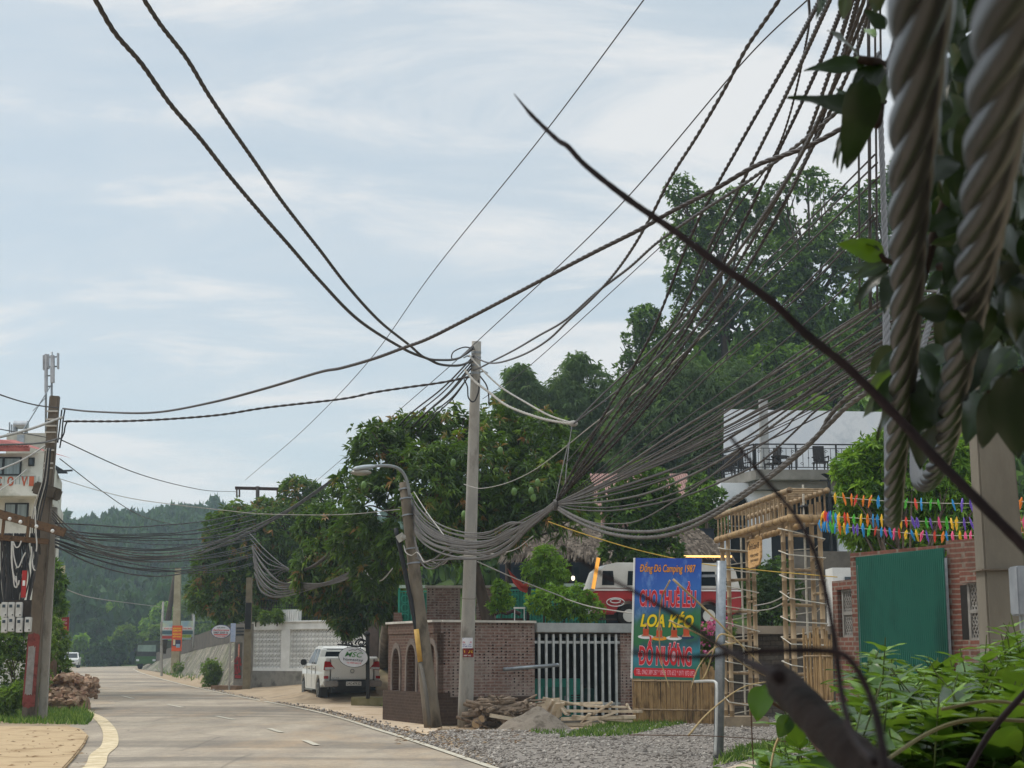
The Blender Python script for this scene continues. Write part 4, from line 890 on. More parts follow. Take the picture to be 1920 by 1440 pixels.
T = thing('barred_gate', 'white barred steel gate closing the dark store opening in the brick wall', 'gate', WB+wdir*g0, rzf)
gw = g1-g0; GWH = M('off white steel bars', '#b9bcba', '#9c9f9d', scale=6, rough=.5)
for z in (1.86, .42): lb('rail', GWH, lambda m: m.box((gw/2, .02, z), (gw, .04, .06)), T=T)
for i in range(12): lb('bar', GWH, lambda m: m.box((.12+(gw-.24)*i/11, -.02, 1.1), (.055, .04, 1.9)), T=T)
R0, R1 = WB+wdir*(g0-.3), WB+wdir*(g1+.3)
T = thing('store_room', 'dark store room behind the white bars', 'store room', R0+win*.3, rzf)
rw = (R1-R0).length; dk = M('shade black store wall', '#0d0d0f', '#0a0a0c', scale=2, rough=.95)  # the shade of the recess is put into these near-black walls
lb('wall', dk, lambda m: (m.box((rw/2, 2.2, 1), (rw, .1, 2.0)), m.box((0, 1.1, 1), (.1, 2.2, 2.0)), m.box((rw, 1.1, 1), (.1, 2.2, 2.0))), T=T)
lb('floor_slab', CONC, lambda m: m.box((rw/2, 1.1, .02), (rw, 2.2, .1)), T=T)
cab = WB+wdir*(g0+gw*.43)+win*1.0; T = thing('generator', 'teal cabinet behind the white bars', 'cabinet', cab, rzf)
TEAL = M('teal sheet metal', '#1d8a78', '#17705f', scale=3, rough=.5)
lb('case', TEAL, lambda m: m.box((0, 0, .52), (1.35, .6, .95)), .03, T); lb('door', M('darker teal door', '#14604f', '#125648', rough=.5), lambda m: m.box((-.1, -.305, .5), (.6, .02, .6)), T=T)
lb('handle', STEEL, lambda m: m.box((.15, -.33, .5), (.03, .03, .18)), T=T); lb('vent', DARK, lambda m: [m.box((.45, -.305, .3+.06*i), (.24, .015, .03)) for i in range(6)], T=T)
tb = WB+wdir*(g0+gw*.75)+win*1.2; tag(MB(Matrix.Translation(tb) @ Matrix.Rotation(rzf, 4, 'Z')).box((0, 0, .55), (.8, .5, .42)).build('storage_crate', M('dark green plastic', '#1c4a44', '#163c38', rough=.5), bevel=.03), 'dark green crate right of the teal cabinet', 'crate')
pp = [P(944, 1255, 36.2), P(1045, 1247, 36.75)]; T = thing('steel_pipe', 'loose galvanised pipe lying across the white gate bars', 'pipe', pp[0]); mb = MB(); mb.tube(pp, .045, 10); mb.build('tube', STEEL, T, smooth=True)
mb = MB(); mb.ball(pp[1], .05, 8, 6); mb.build('end_cap', STEEL, T, smooth=True)
# plastered wall further back on the left edge of the terrace and dark gate posts
a, b = Vector((WA.x-.05, WA.y+.2, 0)), Vector((P(745, 1300, 56).x, 56, 0)); Lw = (b-a).length
T = thing('side_wall', 'brown brick side wall running back from the arched niches', 'brick wall', a, math.atan2(b.y-a.y, b.x-a.x))
lb('brick_face', BR1, lambda m: m.box((Lw/2, -.1, 1.3), (Lw, .2, 2.6)), T=T)
p = Vector((P(698, 1300, 57).x, 57, 0)); T = thing('gate_pillar', 'brown gate pillar right of the white wall behind the pickup', 'gate pillar', p)
MB().box(p+Vector((0, 0, 1.6)), (.42, .4, 3.2)).build('shaft', M('brown render', '#5f5048', '#4e423b', scale=3, rough=.9), T, bevel=.02)
MB().box(p+Vector((.55, .1, 1.5)), (.6, .1, 3.0)).build('gate_leaf', M('dark brown metal', '#463c38', '#3a322e', rough=.7), T)
# brick pillars and teal railing on the terrace
for i, (x0, x1, lab) in enumerate(((800, 862, 'wide brick pillar left of the tall pole on the terrace'), (893, 930, 'narrow brick pillar right of the tall pole on the terrace'))):
    a, b = P(x0, 1160, 42.5), P(x1, 1160, 42.5); T = thing('brick_pillar', lab, 'pillar', ((a.x+b.x)/2, 42.5, TZ))
    MB().box(((a.x+b.x)/2, 42.6, TZ+.52), (b.x-a.x, .4, 1.08)).build('shaft', BR2, T)
    MB().box(((a.x+b.x)/2, 42.6, TZ+1.09), (b.x-a.x+.1, .5, .06)).build('cap', TOPW, T)
def teal_rail(x0, x1, d, label):
    a, b = P(x0, 1150, d), P(x1, 1150, d); Lr = b.x-a.x; T = thing('teal_railing', label, 'railing', (a.x, d, TZ))
    TR = M('teal railing paint', '#3fae96', '#2f8f7a', scale=4, rough=.5)
    lb('top_rail', M('pale green rail', '#c3d8cc', '#a9c2b4', rough=.6), lambda m: m.box((Lr/2, 0, 1.24), (Lr, .12, .09)), T=T)
    def pan(m):
        for z in (.12, 1.1): m.box((Lr/2, 0, z), (Lr, .03, .04))
        n = int(Lr/.085)
        for i in range(n+1): m.box((Lr*i/n, 0, .6), (.022, .022, .98))
        for i in range(int(Lr/.34)):
            cx = .17+i*.34
            for z in (.35, .62, .88): m.ring((cx, 0, z), .095, .125, .025, 10, ax='y')
    lb('bars', TR, pan, T=T); lb('infill_sheet', M('faded teal sheet', '#2d8673', '#256f5f', rough=.6), lambda m: m.box((Lr/2, .06, .6), (Lr, .01, .9)), T=T)
    for i in range(int(Lr/1.6)+1): lb('post', TR, lambda m: m.box((min(Lr, i*1.6), 0, .6), (.06, .06, 1.2)), T=T)
teal_rail(748, 800, 46, 'teal green railing seen under the mango tree left of the brick pillar')
teal_rail(932, 1135, 45, 'teal green railing in front of the thatched hut, right of the tall pole')

# ---------------------------------------------------------------- thatched hut
hx0, hx1 = P(935, 1050, 50).x, P(1372, 1050, 50).x; ez = P(1100, 1047, 50).z; rzg = P(1100, 985, 53).z
T = thing('thatched_hut', 'open fronted hut with a shaggy grey thatched roof on the terrace', 'hut', ((hx0+hx1)/2, 51, TZ))
THM = leafmat('dry thatch', [(0, '#3a332c'), (.5, '#5a5047'), (1, '#7d7266')], trans=.05, rough=.95, spec=.1)
V, Tr, C = [], [], []
def roofpt(u, v): # u along, v up the slope
    x = hx0+(hx1-hx0)*(u*(1-.28*v)+.14*v); return np.array([x, 50+3.2*v, ez+(rzg-ez)*v+.12*math.sin(x*1.3)])
for i in range(9000):
    u, v = RNG.random(), RNG.random()**.8; p = roofpt(u, v); dn = roofpt(u, v-.16)-p; l = RNG.uniform(.5, 1.2)
    w_ = np.array([.035, 0, 0])*RNG.uniform(.6, 1.8); e = p+dn*l+np.array([RNG.normal(0, .06), RNG.normal(0, .02), RNG.normal(0, .03)-.03]); p = p+np.array([0, -.05, RNG.uniform(.0, .09)])
    o_ = len(V); V += [p-w_, p+w_, e]; Tr.append((o_, o_+1, o_+2)); C += [RNG.random()]*3
k = len(V)
for i in range(15):
    for j in range(5): V.append(roofpt(i/14, j/4)-np.array([0, 0, .03])); C.append(.15)
for i in range(14):
    for j in range(4): a = k+i*5+j; Tr += [(a, a+5, a+6), (a, a+6, a+1)]
link('roof', npmesh('roof', np.array(V), np.array(Tr), np.array(C)), THM, T)
back = MB(); back.box(((hx0+hx1)/2, 54.3, (TZ+ez)/2+.6), (hx1-hx0, .15, ez-TZ+1.4)); back.build('back_wall', M('dark blue wall', '#1d2836', '#18202b', scale=1.5, rough=.6), T)
WOOD = M('dark wood', '#3a2a20', '#2a1e17', scale=8, rough=.8, stretch=(1, 1, .2))
for i in range(8):
    x = hx0+.3+(hx1-hx0-.6)*i/7; MB().tube([(x, 50.6, TZ-.05), (x, 50.6, ez+.1)], .09, 8).build('post', WOOD, T, smooth=True)
MB().box(((hx0+hx1)/2, 50.5, ez-.02), (hx1-hx0-.3, .14, .14)).build('eave_beam', WOOD, T)
for i in range(5):
    x = hx0+.9+(hx1-hx0-1.8)*i/4; MB().box((x, 54.2, TZ+1.3), (.85, .05, 1.9)).build('window', GLASS, T); MB().box((x, 54.15, TZ+1.3), (.05, .05, 1.9)).build('window_bar', WOOD, T)
p = P(1262, 1043, 49.7); q = P(1372, 1043.5, 49.7)
tag(MB().beam(p, q, .05, .06).build('light_strip', M('warm lamp strip', '#ffc878', '#ffb860', emit=1.6)), 'glowing warm light strip under the thatched eave', 'light strip')
for x, y in ((1074.5, 1084), (1105.5, 1089)):
    p = P(x, y, 46); T = thing('hanging_bulb', 'small lit bulb hanging in front of the dark hut, the %s one' % ('higher' if y < 1086 else 'lower'), 'bulb', p, 0, 'bulbs hanging before the hut')
    mb = MB(); mb.ball(p, (.055, .055, .075), 10, 7); mb.build('glass', M('lit bulb', '#fff3dc', '#fff3dc', emit=1.3), T, smooth=True); MB().tube([p+Vector((0, 0, .06)), p+Vector((0, 0, .14))], .03, 8).build('socket', BLACK, T)
    MB().tube([p+Vector((0, 0, .14)), p+Vector((0, 0, .6))], .008, 5).build('flex', BLACK, T)
# things on the terrace
fp = P(989, 1170, 40); fp.z = TZ; T = thing('red_flag', 'drooping red flag on a dark post on the terrace', 'flag', fp)
MB().tube([fp, P(993, 1100, 40)], .045, 8).build('post', M('dark post', '#241f1e', rough=.7), T, smooth=True)
mb = MB(); rows = [(951, 1065), (958, 1082), (963, 1094), (975, 1107), (988, 1113)]; row2 = [(952, 1066), (960, 1075), (970, 1085), (982, 1095), (996, 1088)]
for i, ((x0, y0), (x1, y1)) in enumerate(zip(rows, row2)):
    for j in range(5): t = j/4; mb.v.append(tuple(P(x0+(x1-x0)*t, y0+(y1-y0)*t, 40+.07*math.sin(i*1.5+j*2.1))))
mb.f = [[i*5+j, i*5+j+1, (i+1)*5+j+1, (i+1)*5+j] for i in range(4) for j in range(4)]; mb.mi = [0]*16
mb.build('cloth', M('faded red cloth', '#b8483c', '#98382f', scale=5, rough=.85), T, smooth=True, recalc=False)
p = P(955, 1150, 41.5); T = thing('carved_bench', 'dark carved wooden bench beside the narrow brick pillar', 'bench', (p.x, 41.5, TZ))
mb = MB(); cv = spline([P(927, 1152, 41.5), P(938, 1147, 41.5), (P(950, 1150, 41.5)), P(962, 1146, 41.5), P(976, 1152, 41.5)], sub=6); mb.tube([tuple(q) for q in cv], .05, 8); mb.build('back_rail', M('red brown wood', '#4a2a22', '#3a201a', rough=.5), T, smooth=True)
MB().box((p.x, 41.6, TZ+.12), (.72, .05, .2)).build('back_panel', M('red brown wood'), T)
MB().box((p.x, 41.35, TZ+.03), (.75, .4, .06)).build('seat', M('red brown wood'), T)
p = P(974, 1150, 40.2); T = thing('stool', 'small white metal stool beside the red flag', 'stool', (p.x, 40.2, TZ))
MB().box((p.x, 40.2, P(974, 1140, 40.2).z), (.3, .3, .04)).build('seat', WHITE, T)
for sx in (-1, 1):
    for sy in (-1, 1): MB().tube([(p.x+sx*.13, 40.2+sy*.13, TZ), (p.x+sx*.12, 40.2+sy*.12, P(974, 1140, 40.2).z)], .012, 6).build('leg', WHITE, T)
# house with red tiled roof
TILE = M('red roof tile', '#8a655e', '#6c4e48', scale=5, rough=.85, c3='#9a7870')
hz = P(1200, 950, 60).z; a, b = P(1116, 950, 60), P(1312, 956, 60); rt = P(1200, 890, 64).z
T = thing('tiled_house', 'house with a faded red tiled roof behind the cable fan', 'house', ((a.x+b.x)/2, 63, H((a.x+b.x)/2, 63)))
mb = MB(); nn = 42
for i in range(nn): 
    x0 = a.x+(b.x-a.x)*(i+.5)/nn; mb.beam((x0, 60, hz), (x0+.0, 64, rt), (b.x-a.x)/nn*.8, .1)
mb.add([(a.x, 60, hz-.03), (b.x, 60, hz-.03), (b.x, 64, rt-.03), (a.x, 64, rt-.03)], [(0, 1, 2, 3)]); mb.build('roof', TILE, T)
MB().box(((a.x+b.x)/2, 63.2, hz/2+1.5), (b.x-a.x-.6, 5, hz-3.2)).build('wall', M('pink plaster', '#a88880', '#907068', scale=2, rough=.9), T)

# ---------------------------------------------------------------- white house on the right
WW = M('bluish white plaster', '#d4d9df', '#c2c8ce', scale=.9, rough=.85, bump=.1, c3='#dcdfe2')
pc = P(1418, 880, 60); zf = pc.z; zt = P(1500, 900, 60).z
T = thing('white_house', 'white two storey house with arches and an iron railed balcony', 'house', (P(1480, 1000, 61).x, 62, 4.5))
xL, xR = P(1352, 950, 61).x, P(1700, 950, 61).x; zb = P(1450, 1060, 61).z
def arcs(m):
    s = lambda px: P(px, 950, 61).x
    zs1, zs2 = P(1385, 945, 61).z, P(1500, 945, 61).z
    arch_panel(m, xL, xR, zb, zt, [(s(1385), s(1403)-s(1368), zs1), ], 61, 61.3) if False else None
    xs = [(s(1385.5), s(1403)-s(1368), zs1, .8), (s(1507), s(1570)-s(1445), zs2, .34)]
    x = xL
    for cx, w_, z_, asp in xs:
        m.prism([(x, zb), (cx-w_/2, zb), (cx-w_/2, zt), (x, zt)], 61, 61.3); k = 14
        arc = [(cx-w_/2*math.copysign(abs(math.cos(math.pi*i/k))**(.6 if asp < .5 else 1), math.cos(math.pi*i/k)), z_+w_*asp*.62*math.sin(math.pi*i/k)**(.6 if asp < .5 else 1)) for i in range(k+1)]
        for i in range(k): m.prism([arc[i], arc[i+1], (arc[i+1][0], zt), (arc[i][0], zt)], 61, 61.3)
        x = cx+w_/2
    m.prism([(x, zb), (xR, zb), (xR, zt), (x, zt)], 61, 61.3)
mb = MB(); arcs(mb); mb.box((xL+.15, 65, (zb+zt)/2), (.3, 7.4, zt-zb)); mb.build('wall', WW, T)
MB().box(((xL+xR)/2, 63.5, (zb+zt)/2), (xR-xL-.7, .2, zt-zb)).build('interior', M('dark blue interior', '#1a2430', '#141b24', rough=.5), T)
s = lambda px, d=61: P(px, 950, d).x
for z_ in (P(1385, 960, 61).z, P(1385, 985, 61).z): MB().box((s(1385.5), 61.45, z_), (s(1403)-s(1368), .04, .05)).build('window_bar', M('pale bar', '#8f979c', rough=.6), T)
sp_ = [(P(1328, 898, 64.4).x, 64.4), (pc.x, 60), (P(1720, 890, 60.2).x, 60.2), (P(1720, 890, 60.2).x, 69), (P(1328, 898, 64.4).x, 69)]
MB().slab(sp_, zf-.42, zf).build('balcony_slab', M('grey stained slab', '#8b8880', '#6f6c64', scale=1.5, rough=.9, bump=.2), T, bevel=.03)
MB().slab([(x+(.25 if i in (0, 4) else 0), y+.35 if i < 3 else y) for i, (x, y) in enumerate(sp_)], zf-.75, zf-.42).build('slab_moulding', M('grey stained slab'), T)
pa, pb_ = P(1355, 768, 66.5), P(1720, 786, 65.5)
MB().beam((pa.x, 66.5, (pa.z+zf)/2), (pb_.x, 65.6, (pb_.z+zf)/2), .25, pa.z-zf, up=(0, 0, 1)).build('parapet_wall', WW, T)
cx = P(1433.5, 800, 64); MB().box((cx.x, 64.2, (P(1433, 748, 64).z+zf)/2), (S(15, 64), .35, P(1433, 748, 64).z-zf)).build('column', M('grey column', '#a7a8a6', '#8d8e8c', scale=3, rough=.9), T)
IRON = M('black wrought iron', '#1c1c1e', '#28282a', rough=.5, metal=.3)
def railing(name, label, a, b, h=1.0, scroll=True):
    L = (b-a).length; T = thing(name, label, 'railing', a, math.atan2(b.y-a.y, b.x-a.x))
    n = max(1, round(L/1.5))
    lb('rail', IRON, lambda m: (m.box((L/2, 0, h), (L, .05, .05)), m.box((L/2, 0, .1), (L, .03, .03)), m.box((L/2, 0, h-.16), (L, .025, .025))), T=T)
    for i in range(n+1): lb('post', IRON, lambda m: m.box((L*i/n, 0, h/2), (.06, .06, h)), T=T)
    def sc(m):
        k = int(L/.22)
        for i in range(k):
            x = .11+i*L/k; s_ = 1 if i % 2 else -1
            m.box((x, 0, h*.47), (.018, .018, h*.76))
            if i % 2 == 0:
                for s2 in (-1, 1):
                    pts = [(x+s_*.0+.07*math.cos(t)*s2*(1-t/9)+.03*s2, 0, h*.47+s2*(h*.24)+.07*math.sin(t)*(1-t/9)) for t in np.linspace(0, 6.5, 12)]; m.tube(pts, .011, 4)
            else: m.ball((x, 0, h*.47), .035, 6, 4)
    lb('scrollwork', IRON, sc, T=T); return T
rh = P(1418, 832, 60).z-zf
railing('balcony_railing', 'black scroll iron railing along the front of the white balcony', Vector((pc.x, 60.1, zf)), Vector((P(1720, 890, 60.4).x, 60.4, zf)), rh)
railing('balcony_railing', 'black scroll iron railing along the left return of the white balcony', Vector((P(1329, 898, 64.3).x, 64.3, zf)), Vector((pc.x-.05, 60.15, zf)), rh)
CH_ = M('dark rattan', '#251d1b', '#1a1413', scale=9, rough=.6)
def chair(label, px, d, rz):
    p = P(px, 880, d); p.z = zf; T = thing('balcony_chair', label, 'chair', p, rz, 'dark chairs on the white balcony')
    lb('seat', CH_, lambda m: m.box((0, 0, .42), (.5, .5, .06)), T=T); lb('backrest', CH_, lambda m: m.box((0, .24, .8), (.46, .05, .62), Matrix.Rotation(-.12, 3, 'X')), T=T)
    for sx in (-1, 1):
        for sy in (-1, 1): lb('leg', CH_, lambda m: m.box((sx*.22, sy*.22, .21), (.045, .045, .42)), T=T)
        lb('armrest', CH_, lambda m: (m.box((sx*.26, 0, .64), (.05, .5, .04)), m.box((sx*.26, -.22, .53), (.04, .04, .22))), T=T)
for px, d, rz_, lab in ((1539, 61.2, .1, 'dark rattan armchair alone near the right post of the balcony'), (1472, 61.4, 1.2, 'dark chair beside the second balcony post'), (1449, 61.8, -1.0, 'dark chair just right of the grey column'), (1392, 63, .5, 'dark chair left of the grey column'), (1365, 64, -.4, 'dark chair at the left return of the balcony')):
    chair(lab, px, d, rz_)
p = P(1462, 880, 61.6); p.z = zf; T = thing('balcony_table', 'small dark table between the balcony chairs', 'table', p)
lb('top', CH_, lambda m: m.disc((0, 0, .7), .35, .04), T=T); lb('stem', CH_, lambda m: m.tube([(0, 0, 0), (0, 0, .7)], .05, 8), T=T)
p = P(1555, 925, 59.5); T = thing('wall_lamp', 'black bracket lamp on a post beside the big arch', 'lamp', (p.x, 59.5, 5))
MB().tube([(p.x, 59.5, 4.5), (p.x, 59.5, p.z+.6)], .06, 8).build('post', IRON, T); MB().tube([(p.x, 59.5, p.z+.6), (p.x, 59.5, p.z+.75)], [.1, .3], 10).build('shade', IRON, T); MB().beam((p.x-.35, 59.5, p.z+.5), (p.x+.3, 59.5, p.z+.5), .05, .05).build('bracket', IRON, T)
p = onH(1430, 78); tp_ = P(1430, 650, 78); T = thing('solar_lamp', 'thin lamp post with a flat round head on the wooded slope', 'lamp post', p)
MB().tube([p, tp_], .05, 8).build('post', STEEL, T); MB().tube([tp_, tp_+Vector((0, 0, .08))], [.15, .34], 14).build('lamp_head', M('pale lamp housing'), T)
# retaining wall in the background between the columns
tag(MB().box(((WC.x+9.7)/2+.1, 39.95, 1.1), (9.7-WC.x, .3, 2.2)).build('low_brick_wall', brickmat('grey block', '#6e675f', '#5d5750', '#4c4740', bw=.4, bh=.12), bevel=.01), 'low grey block wall seen through the bamboo gateway', 'wall')
a = P(1562, 1090, 42); tag(MB().box((P(1640, 1060, 48).x, 48, 2.6), (5, .3, 4.2)).build('stone_wall', M('old grey stone', '#6b665e', '#56524b', scale=3, rough=.95, bump=.5)), 'old grey stone retaining wall below the white house', 'wall')
p = P(1580, 1090, 44); T = thing('shed', 'small white shed corner behind the bamboo gateway', 'shed', (p.x, 44, 2))
MB().box((p.x, 44, P(1580, 1100, 44).z-.6), (S(50, 44), 1, S(80, 44)+1)).build('wall', WHITE, T); MB().box((p.x+.1, 43.48, P(1580, 1095, 44).z), (.3, .03, .35)).build('window', GLASS, T)

# ---------------------------------------------------------------- building on the left
def px56(x, d=56): return P(x, 900, d).x
def z56(y, d=56): return P(60, y, d).z
fp_ = [(px56(-110), 56), (px56(88), 56), (px56(117, 66), 66), (px56(-60, 66), 66)]
T = thing('townhouse', 'white town house with red roof and orange balcony letters behind the left pole', 'building', (px56(30), 58, 0))
OLDW = M('stained off white plaster', '#c8c8bc', '#a9a99c', scale=1.2, rough=.9, bump=.15, c3='#d2d2c8')
MB().slab(fp_, 0, z56(850)).build('wall', OLDW, T)
mb = MB(); e = z56(844); mb.add([(px56(-120), 55.2, e), (px56(66), 55.2, e), (px56(66)+.6, 58.5, e), (px56(-10), 58, z56(818, 57)), (px56(-100), 58, z56(816, 57)), (px56(-120), 55.2, e-.15), (px56(66), 55.2, e-.15)], [(0, 1, 3, 4), (1, 2, 3), (0, 5, 6, 1)])
for i in range(26):
    x0 = px56(-100+i*6.4); t = min(1, max(0.05, (px56(66)-x0)/2.2)); mb.beam((x0, 55.18, e+.03), (x0-.0, 55.2+2.8*t, e+.03+(z56(818, 57)-e)*t), .07, .05)
mb.build('roof', M('pink red roof tile', '#a86058', '#8a4a44', scale=6, rough=.75), T)
MB().slab([(px56(8, 60), 60), (px56(92, 60), 60), (px56(100, 66), 66), (px56(16, 66), 66)], z56(850), z56(812, 60)).build('tower', M('grey beige plaster', '#b5b1a4', '#98948a', scale=1.4, rough=.9), T)
MB().box((px56(35, 60), 59.98, z56(823, 60)), (S(13, 60), .06, S(15, 60))).build('hatch', M('grey shutter', '#9aa0a6', '#888e94', rough=.6), T)
WIN = M('curtained glass', '#8c9a9a', '#6e7c7e', scale=2, rough=.15, spec=.5, stretch=(6, 1, .2))
def win_(x0, x1, y0, y1, d=55.97, bars=1, mat=None):
    a, b = P(x0, y1, d), P(x1, y0, d); f = MB().box(((a.x+b.x)/2, d, (a.z+b.z)/2), (b.x-a.x, .06, b.z-a.z)).build('window', M('dark window frame', '#23272a', rough=.5), T)
    for i in range(bars+1):
        w_ = (b.x-a.x)/(bars+1); m_ = MB().box((a.x+w_*(i+.5), d-.04, (a.z+b.z)/2), (w_-.1, .03, b.z-a.z-.12)).build('pane', mat or WIN, f)
win_(-60, 41, 857, 892, bars=2); win_(53, 65, 858, 874, bars=0, mat=GLASS); win_(8, 54, 943, 976, bars=1); win_(-70, -8, 943, 976, bars=1); win_(8, 54, 1010, 1060, bars=1)
MB().slab([(px56(-110), 54.9), (px56(92, 54.9), 54.9), (px56(122, 66.5), 66.5), (px56(80, 66), 66), (px56(60), 56.5), (px56(-110), 56.5)], z56(936), z56(914)).build('balcony', OLDW, T, bevel=.02)
def brl(m):
    for y in (893, 912): m.box((px56(-10), 54.95, z56(y, 54.95)), (S(190, 55), .03, .03))
    for i in range(26): m.box((px56(-100+i*7.2, 54.95), 54.95, z56(903, 54.95)), (.02, .02, .37))
mb = MB(); brl(mb); mb.build('balcony_rail', M('grey green rail', '#8f9a94', rough=.6), T)
ORG = M('orange letter panel', '#b85a34', '#98432c', scale=3, rough=.6)
for ch, x, w_ in (('C', -12, 17), ('O', 13, 14), ('V', 39, 13), ('I', 54, 10)):
    lettering(T, ch, P(x, 911, 54.86), (1, 0, 0), (0, 0, 1), S(w_*.85, 55), S(18, 55), ORG, off=.0, offset=.015, thick=-.05, name='balcony_letter')
mb = MB(); mb.add([P(104, 872, 62), P(127, 886, 62), P(127, 888, 62), P(104, 888, 62), P(104, 872, 64), P(127, 886, 64), P(127, 888, 64), P(104, 888, 64)], [(0, 1, 2, 3), (4, 7, 6, 5), (0, 4, 5, 1), (1, 5, 6, 2), (2, 6, 7, 3)]); mb.beam(P(104, 884, 61.9), P(136, 882, 61.9), .05, .07); mb.build('awning', M('dark grey awning', '#4a4e52', '#3a3e42', rough=.7), T)
p = P(40, 800, 61); T = thing('water_tank', 'steel water tank lying on the roof of the left town house', 'water tank', (p.x, 61, z56(812, 60)))
MB().tube([P(27, 797, 61), P(52, 797, 61)], S(8, 61), 14).build('barrel', M('stainless steel', '#b5b7b8', '#96999b', scale=3, rough=.3, metal=.8), T, smooth=False)
for x in (30, 49): MB().beam(P(x, 800, 61), P(x, 813, 61), .06, .3).build('leg', STEEL, T)
for x in (18, 22, 26): MB().tube([P(x, 812, 60.4), P(x, 792+(x % 3)*4, 60.4)], .03, 6).build('pipe', STEEL, T)
T = thing('antenna_mast', 'telecom mast with tall white panel antennas rising behind the left pole', 'antenna', P(92, 815, 62))
ANT = M('grey white antenna shell', '#b3b5b8', '#9a9ca0', scale=4, rough=.5)
for x, y0, y1 in ((86, 664, 815), (97, 660, 815), (109, 664, 690)): MB().tube([P(x, y1, 62), P(x, y0, 62)], .045, 8).build('pole', STEEL, T, smooth=True)
for x, y0, y1, w_ in ((82, 666, 694, 2.4), (86.5, 664, 735, 5), (91, 664, 692, 2.2), (98.5, 666, 718, 7), (109, 662, 692, 3)):
    a, b = P(x, y1, 61.8), P(x, y0, 61.8); MB().beam(a, b, S(w_, 62), .16, up=(0, 1, 0)).build('antenna_panel', ANT, T, bevel=.015)
for y in (670, 688, 705, 725): MB().beam(P(84, y, 62), P(110 if y < 700 else 99, y-1, 62), .05, .05).build('bracket', STEEL, T)
for a, b in (((88, 735, 62), (30, 830, 60)), ((86, 745, 62), (62, 770, 61)), ((97, 720, 62), (40, 812, 60))): MB().tube([P(*a), P(*b)], .02, 5).build('guy_wire', STEEL, T)
# cream wall piers behind the shrub
for x, y0, y1, d, lab in ((108, 1060, 1095, 70, 'cream coloured house wall above the dark little tree'), (101, 1148, 1166, 60, 'cream wall end behind the yellow green shrub')):
    p = P(x, (y0+y1)/2, d); tag(MB().box((p.x-1.5, d, P(x, y0, d).z/2), (S(24, d)+3, .3, P(x, y0, d).z)).build('garden_wall', M('cream plaster', '#c2b994', '#a39b7c', scale=2, rough=.9)), lab, 'wall')
p = P(84, 1275, 46); tag(MB().box((p.x, 46, .8), (.55, .4, 1.6)).build('brown_post', M('brown rough timber', '#6b5545', '#54422f', scale=5, rough=.95, bump=.4)), 'brown timber stump among the shrubs right of the painted pole', 'post')
# brick rubble
r0 = G(108, 1334); T = thing('brick_pile', 'heap of broken reddish bricks and rubble right of the painted pole', 'brick pile', r0)
mb = MB(); rr = random.Random(3)
for i in range(520):
    u, v = rr.uniform(-.85, .62), rr.uniform(-.7, 1.4); hgt = max(0, 1.0*(1-abs(u)**2.4*.8)*(1-max(0, -v)**2)*(1 if v > -.2 else .8+v*.4)); z = hgt*rr.random()**.35
    mb.box((r0.x+u, r0.y+.6+v, z), (rr.uniform(.1, .24), rr.uniform(.08, .16), rr.uniform(.05, .1)), Matrix.Rotation(rr.uniform(-.9, .9), 3, 'X') @ Matrix.Rotation(rr.uniform(0, 3), 3, 'Z') @ Matrix.Rotation(rr.uniform(-.5, .5), 3, 'Y'))
mb.ball((r0.x, r0.y+.8, 0), (.7, .8, .75), 14, 8)
mb.build('bricks', M('dusty broken brick', '#96715c', '#6f5040', scale=3.5, rough=.95, bump=.5, c3='#a58c74', bscale=30), T)
# ---------------------------------------------------------------- vehicles
CARW = M('white car paint', '#d9d8d2', '#d0cfc8', scale=1.5, rough=.28, spec=.5)
TYRE = M('tyre rubber', '#1c1c1d', '#272625', scale=12, rough=.85, bump=.2)
RIM = M('alloy rim', '#8b8e91', '#6f7274', scale=8, rough=.35, metal=.8)
CGL = M('tinted car glass', '#12181c', '#182026', rough=.12, spec=.25)
LRED = M('red lamp plastic', '#8a1018', '#a01820', scale=20, rough=.15, spec=.6)
LCLR = M('clear lamp plastic', '#c9cdd0', '#aeb2b5', scale=20, rough=.1, spec=.7)
PBLK = M('black bumper plastic', '#1f2022', '#2a2b2d', scale=6, rough=.6)
def arcpts(cy, cz, r, a0, a1, k): return [(cy+r*math.cos(a0+(a1-a0)*i/k), cz+r*math.sin(a0+(a1-a0)*i/k)) for i in range(k+1)]
def side_prism(mb, prof, hw, tum=None):
    """profile of (y,z) extruded across x; tum(z)->half width factor"""
    n = len(prof); t = tum or (lambda y, z: 1)
    mb.add([(-hw*t(y, z), y, z) for y, z in prof]+[(hw*t(y, z), y, z) for y, z in prof], [(i, (i+1) % n, n+(i+1) % n, n+i) for i in range(n)]+[tuple(range(n-1, -1, -1)), tuple(range(n, 2*n))])
def wheel(T, x, y, r, w_=.24):
    t = lb('wheel', TYRE, lambda m: m.disc((x, y, r), r, w_, 24, 'x'), .03, T)
    s_ = 1 if x > 0 else -1
    m = MB(); m.disc((x+s_*(w_/2+.001), y, r), r*.62, .02, 20, 'x')
    for i in range(6):
        a = i*math.pi/3; m.box((x+s_*(w_/2+.015), y+math.cos(a)*r*.32, r+math.sin(a)*r*.32), (.02, r*.5, .06), Matrix.Rotation(a, 3, 'X'))
    o = m.build('rim', RIM, t, world=False); return t
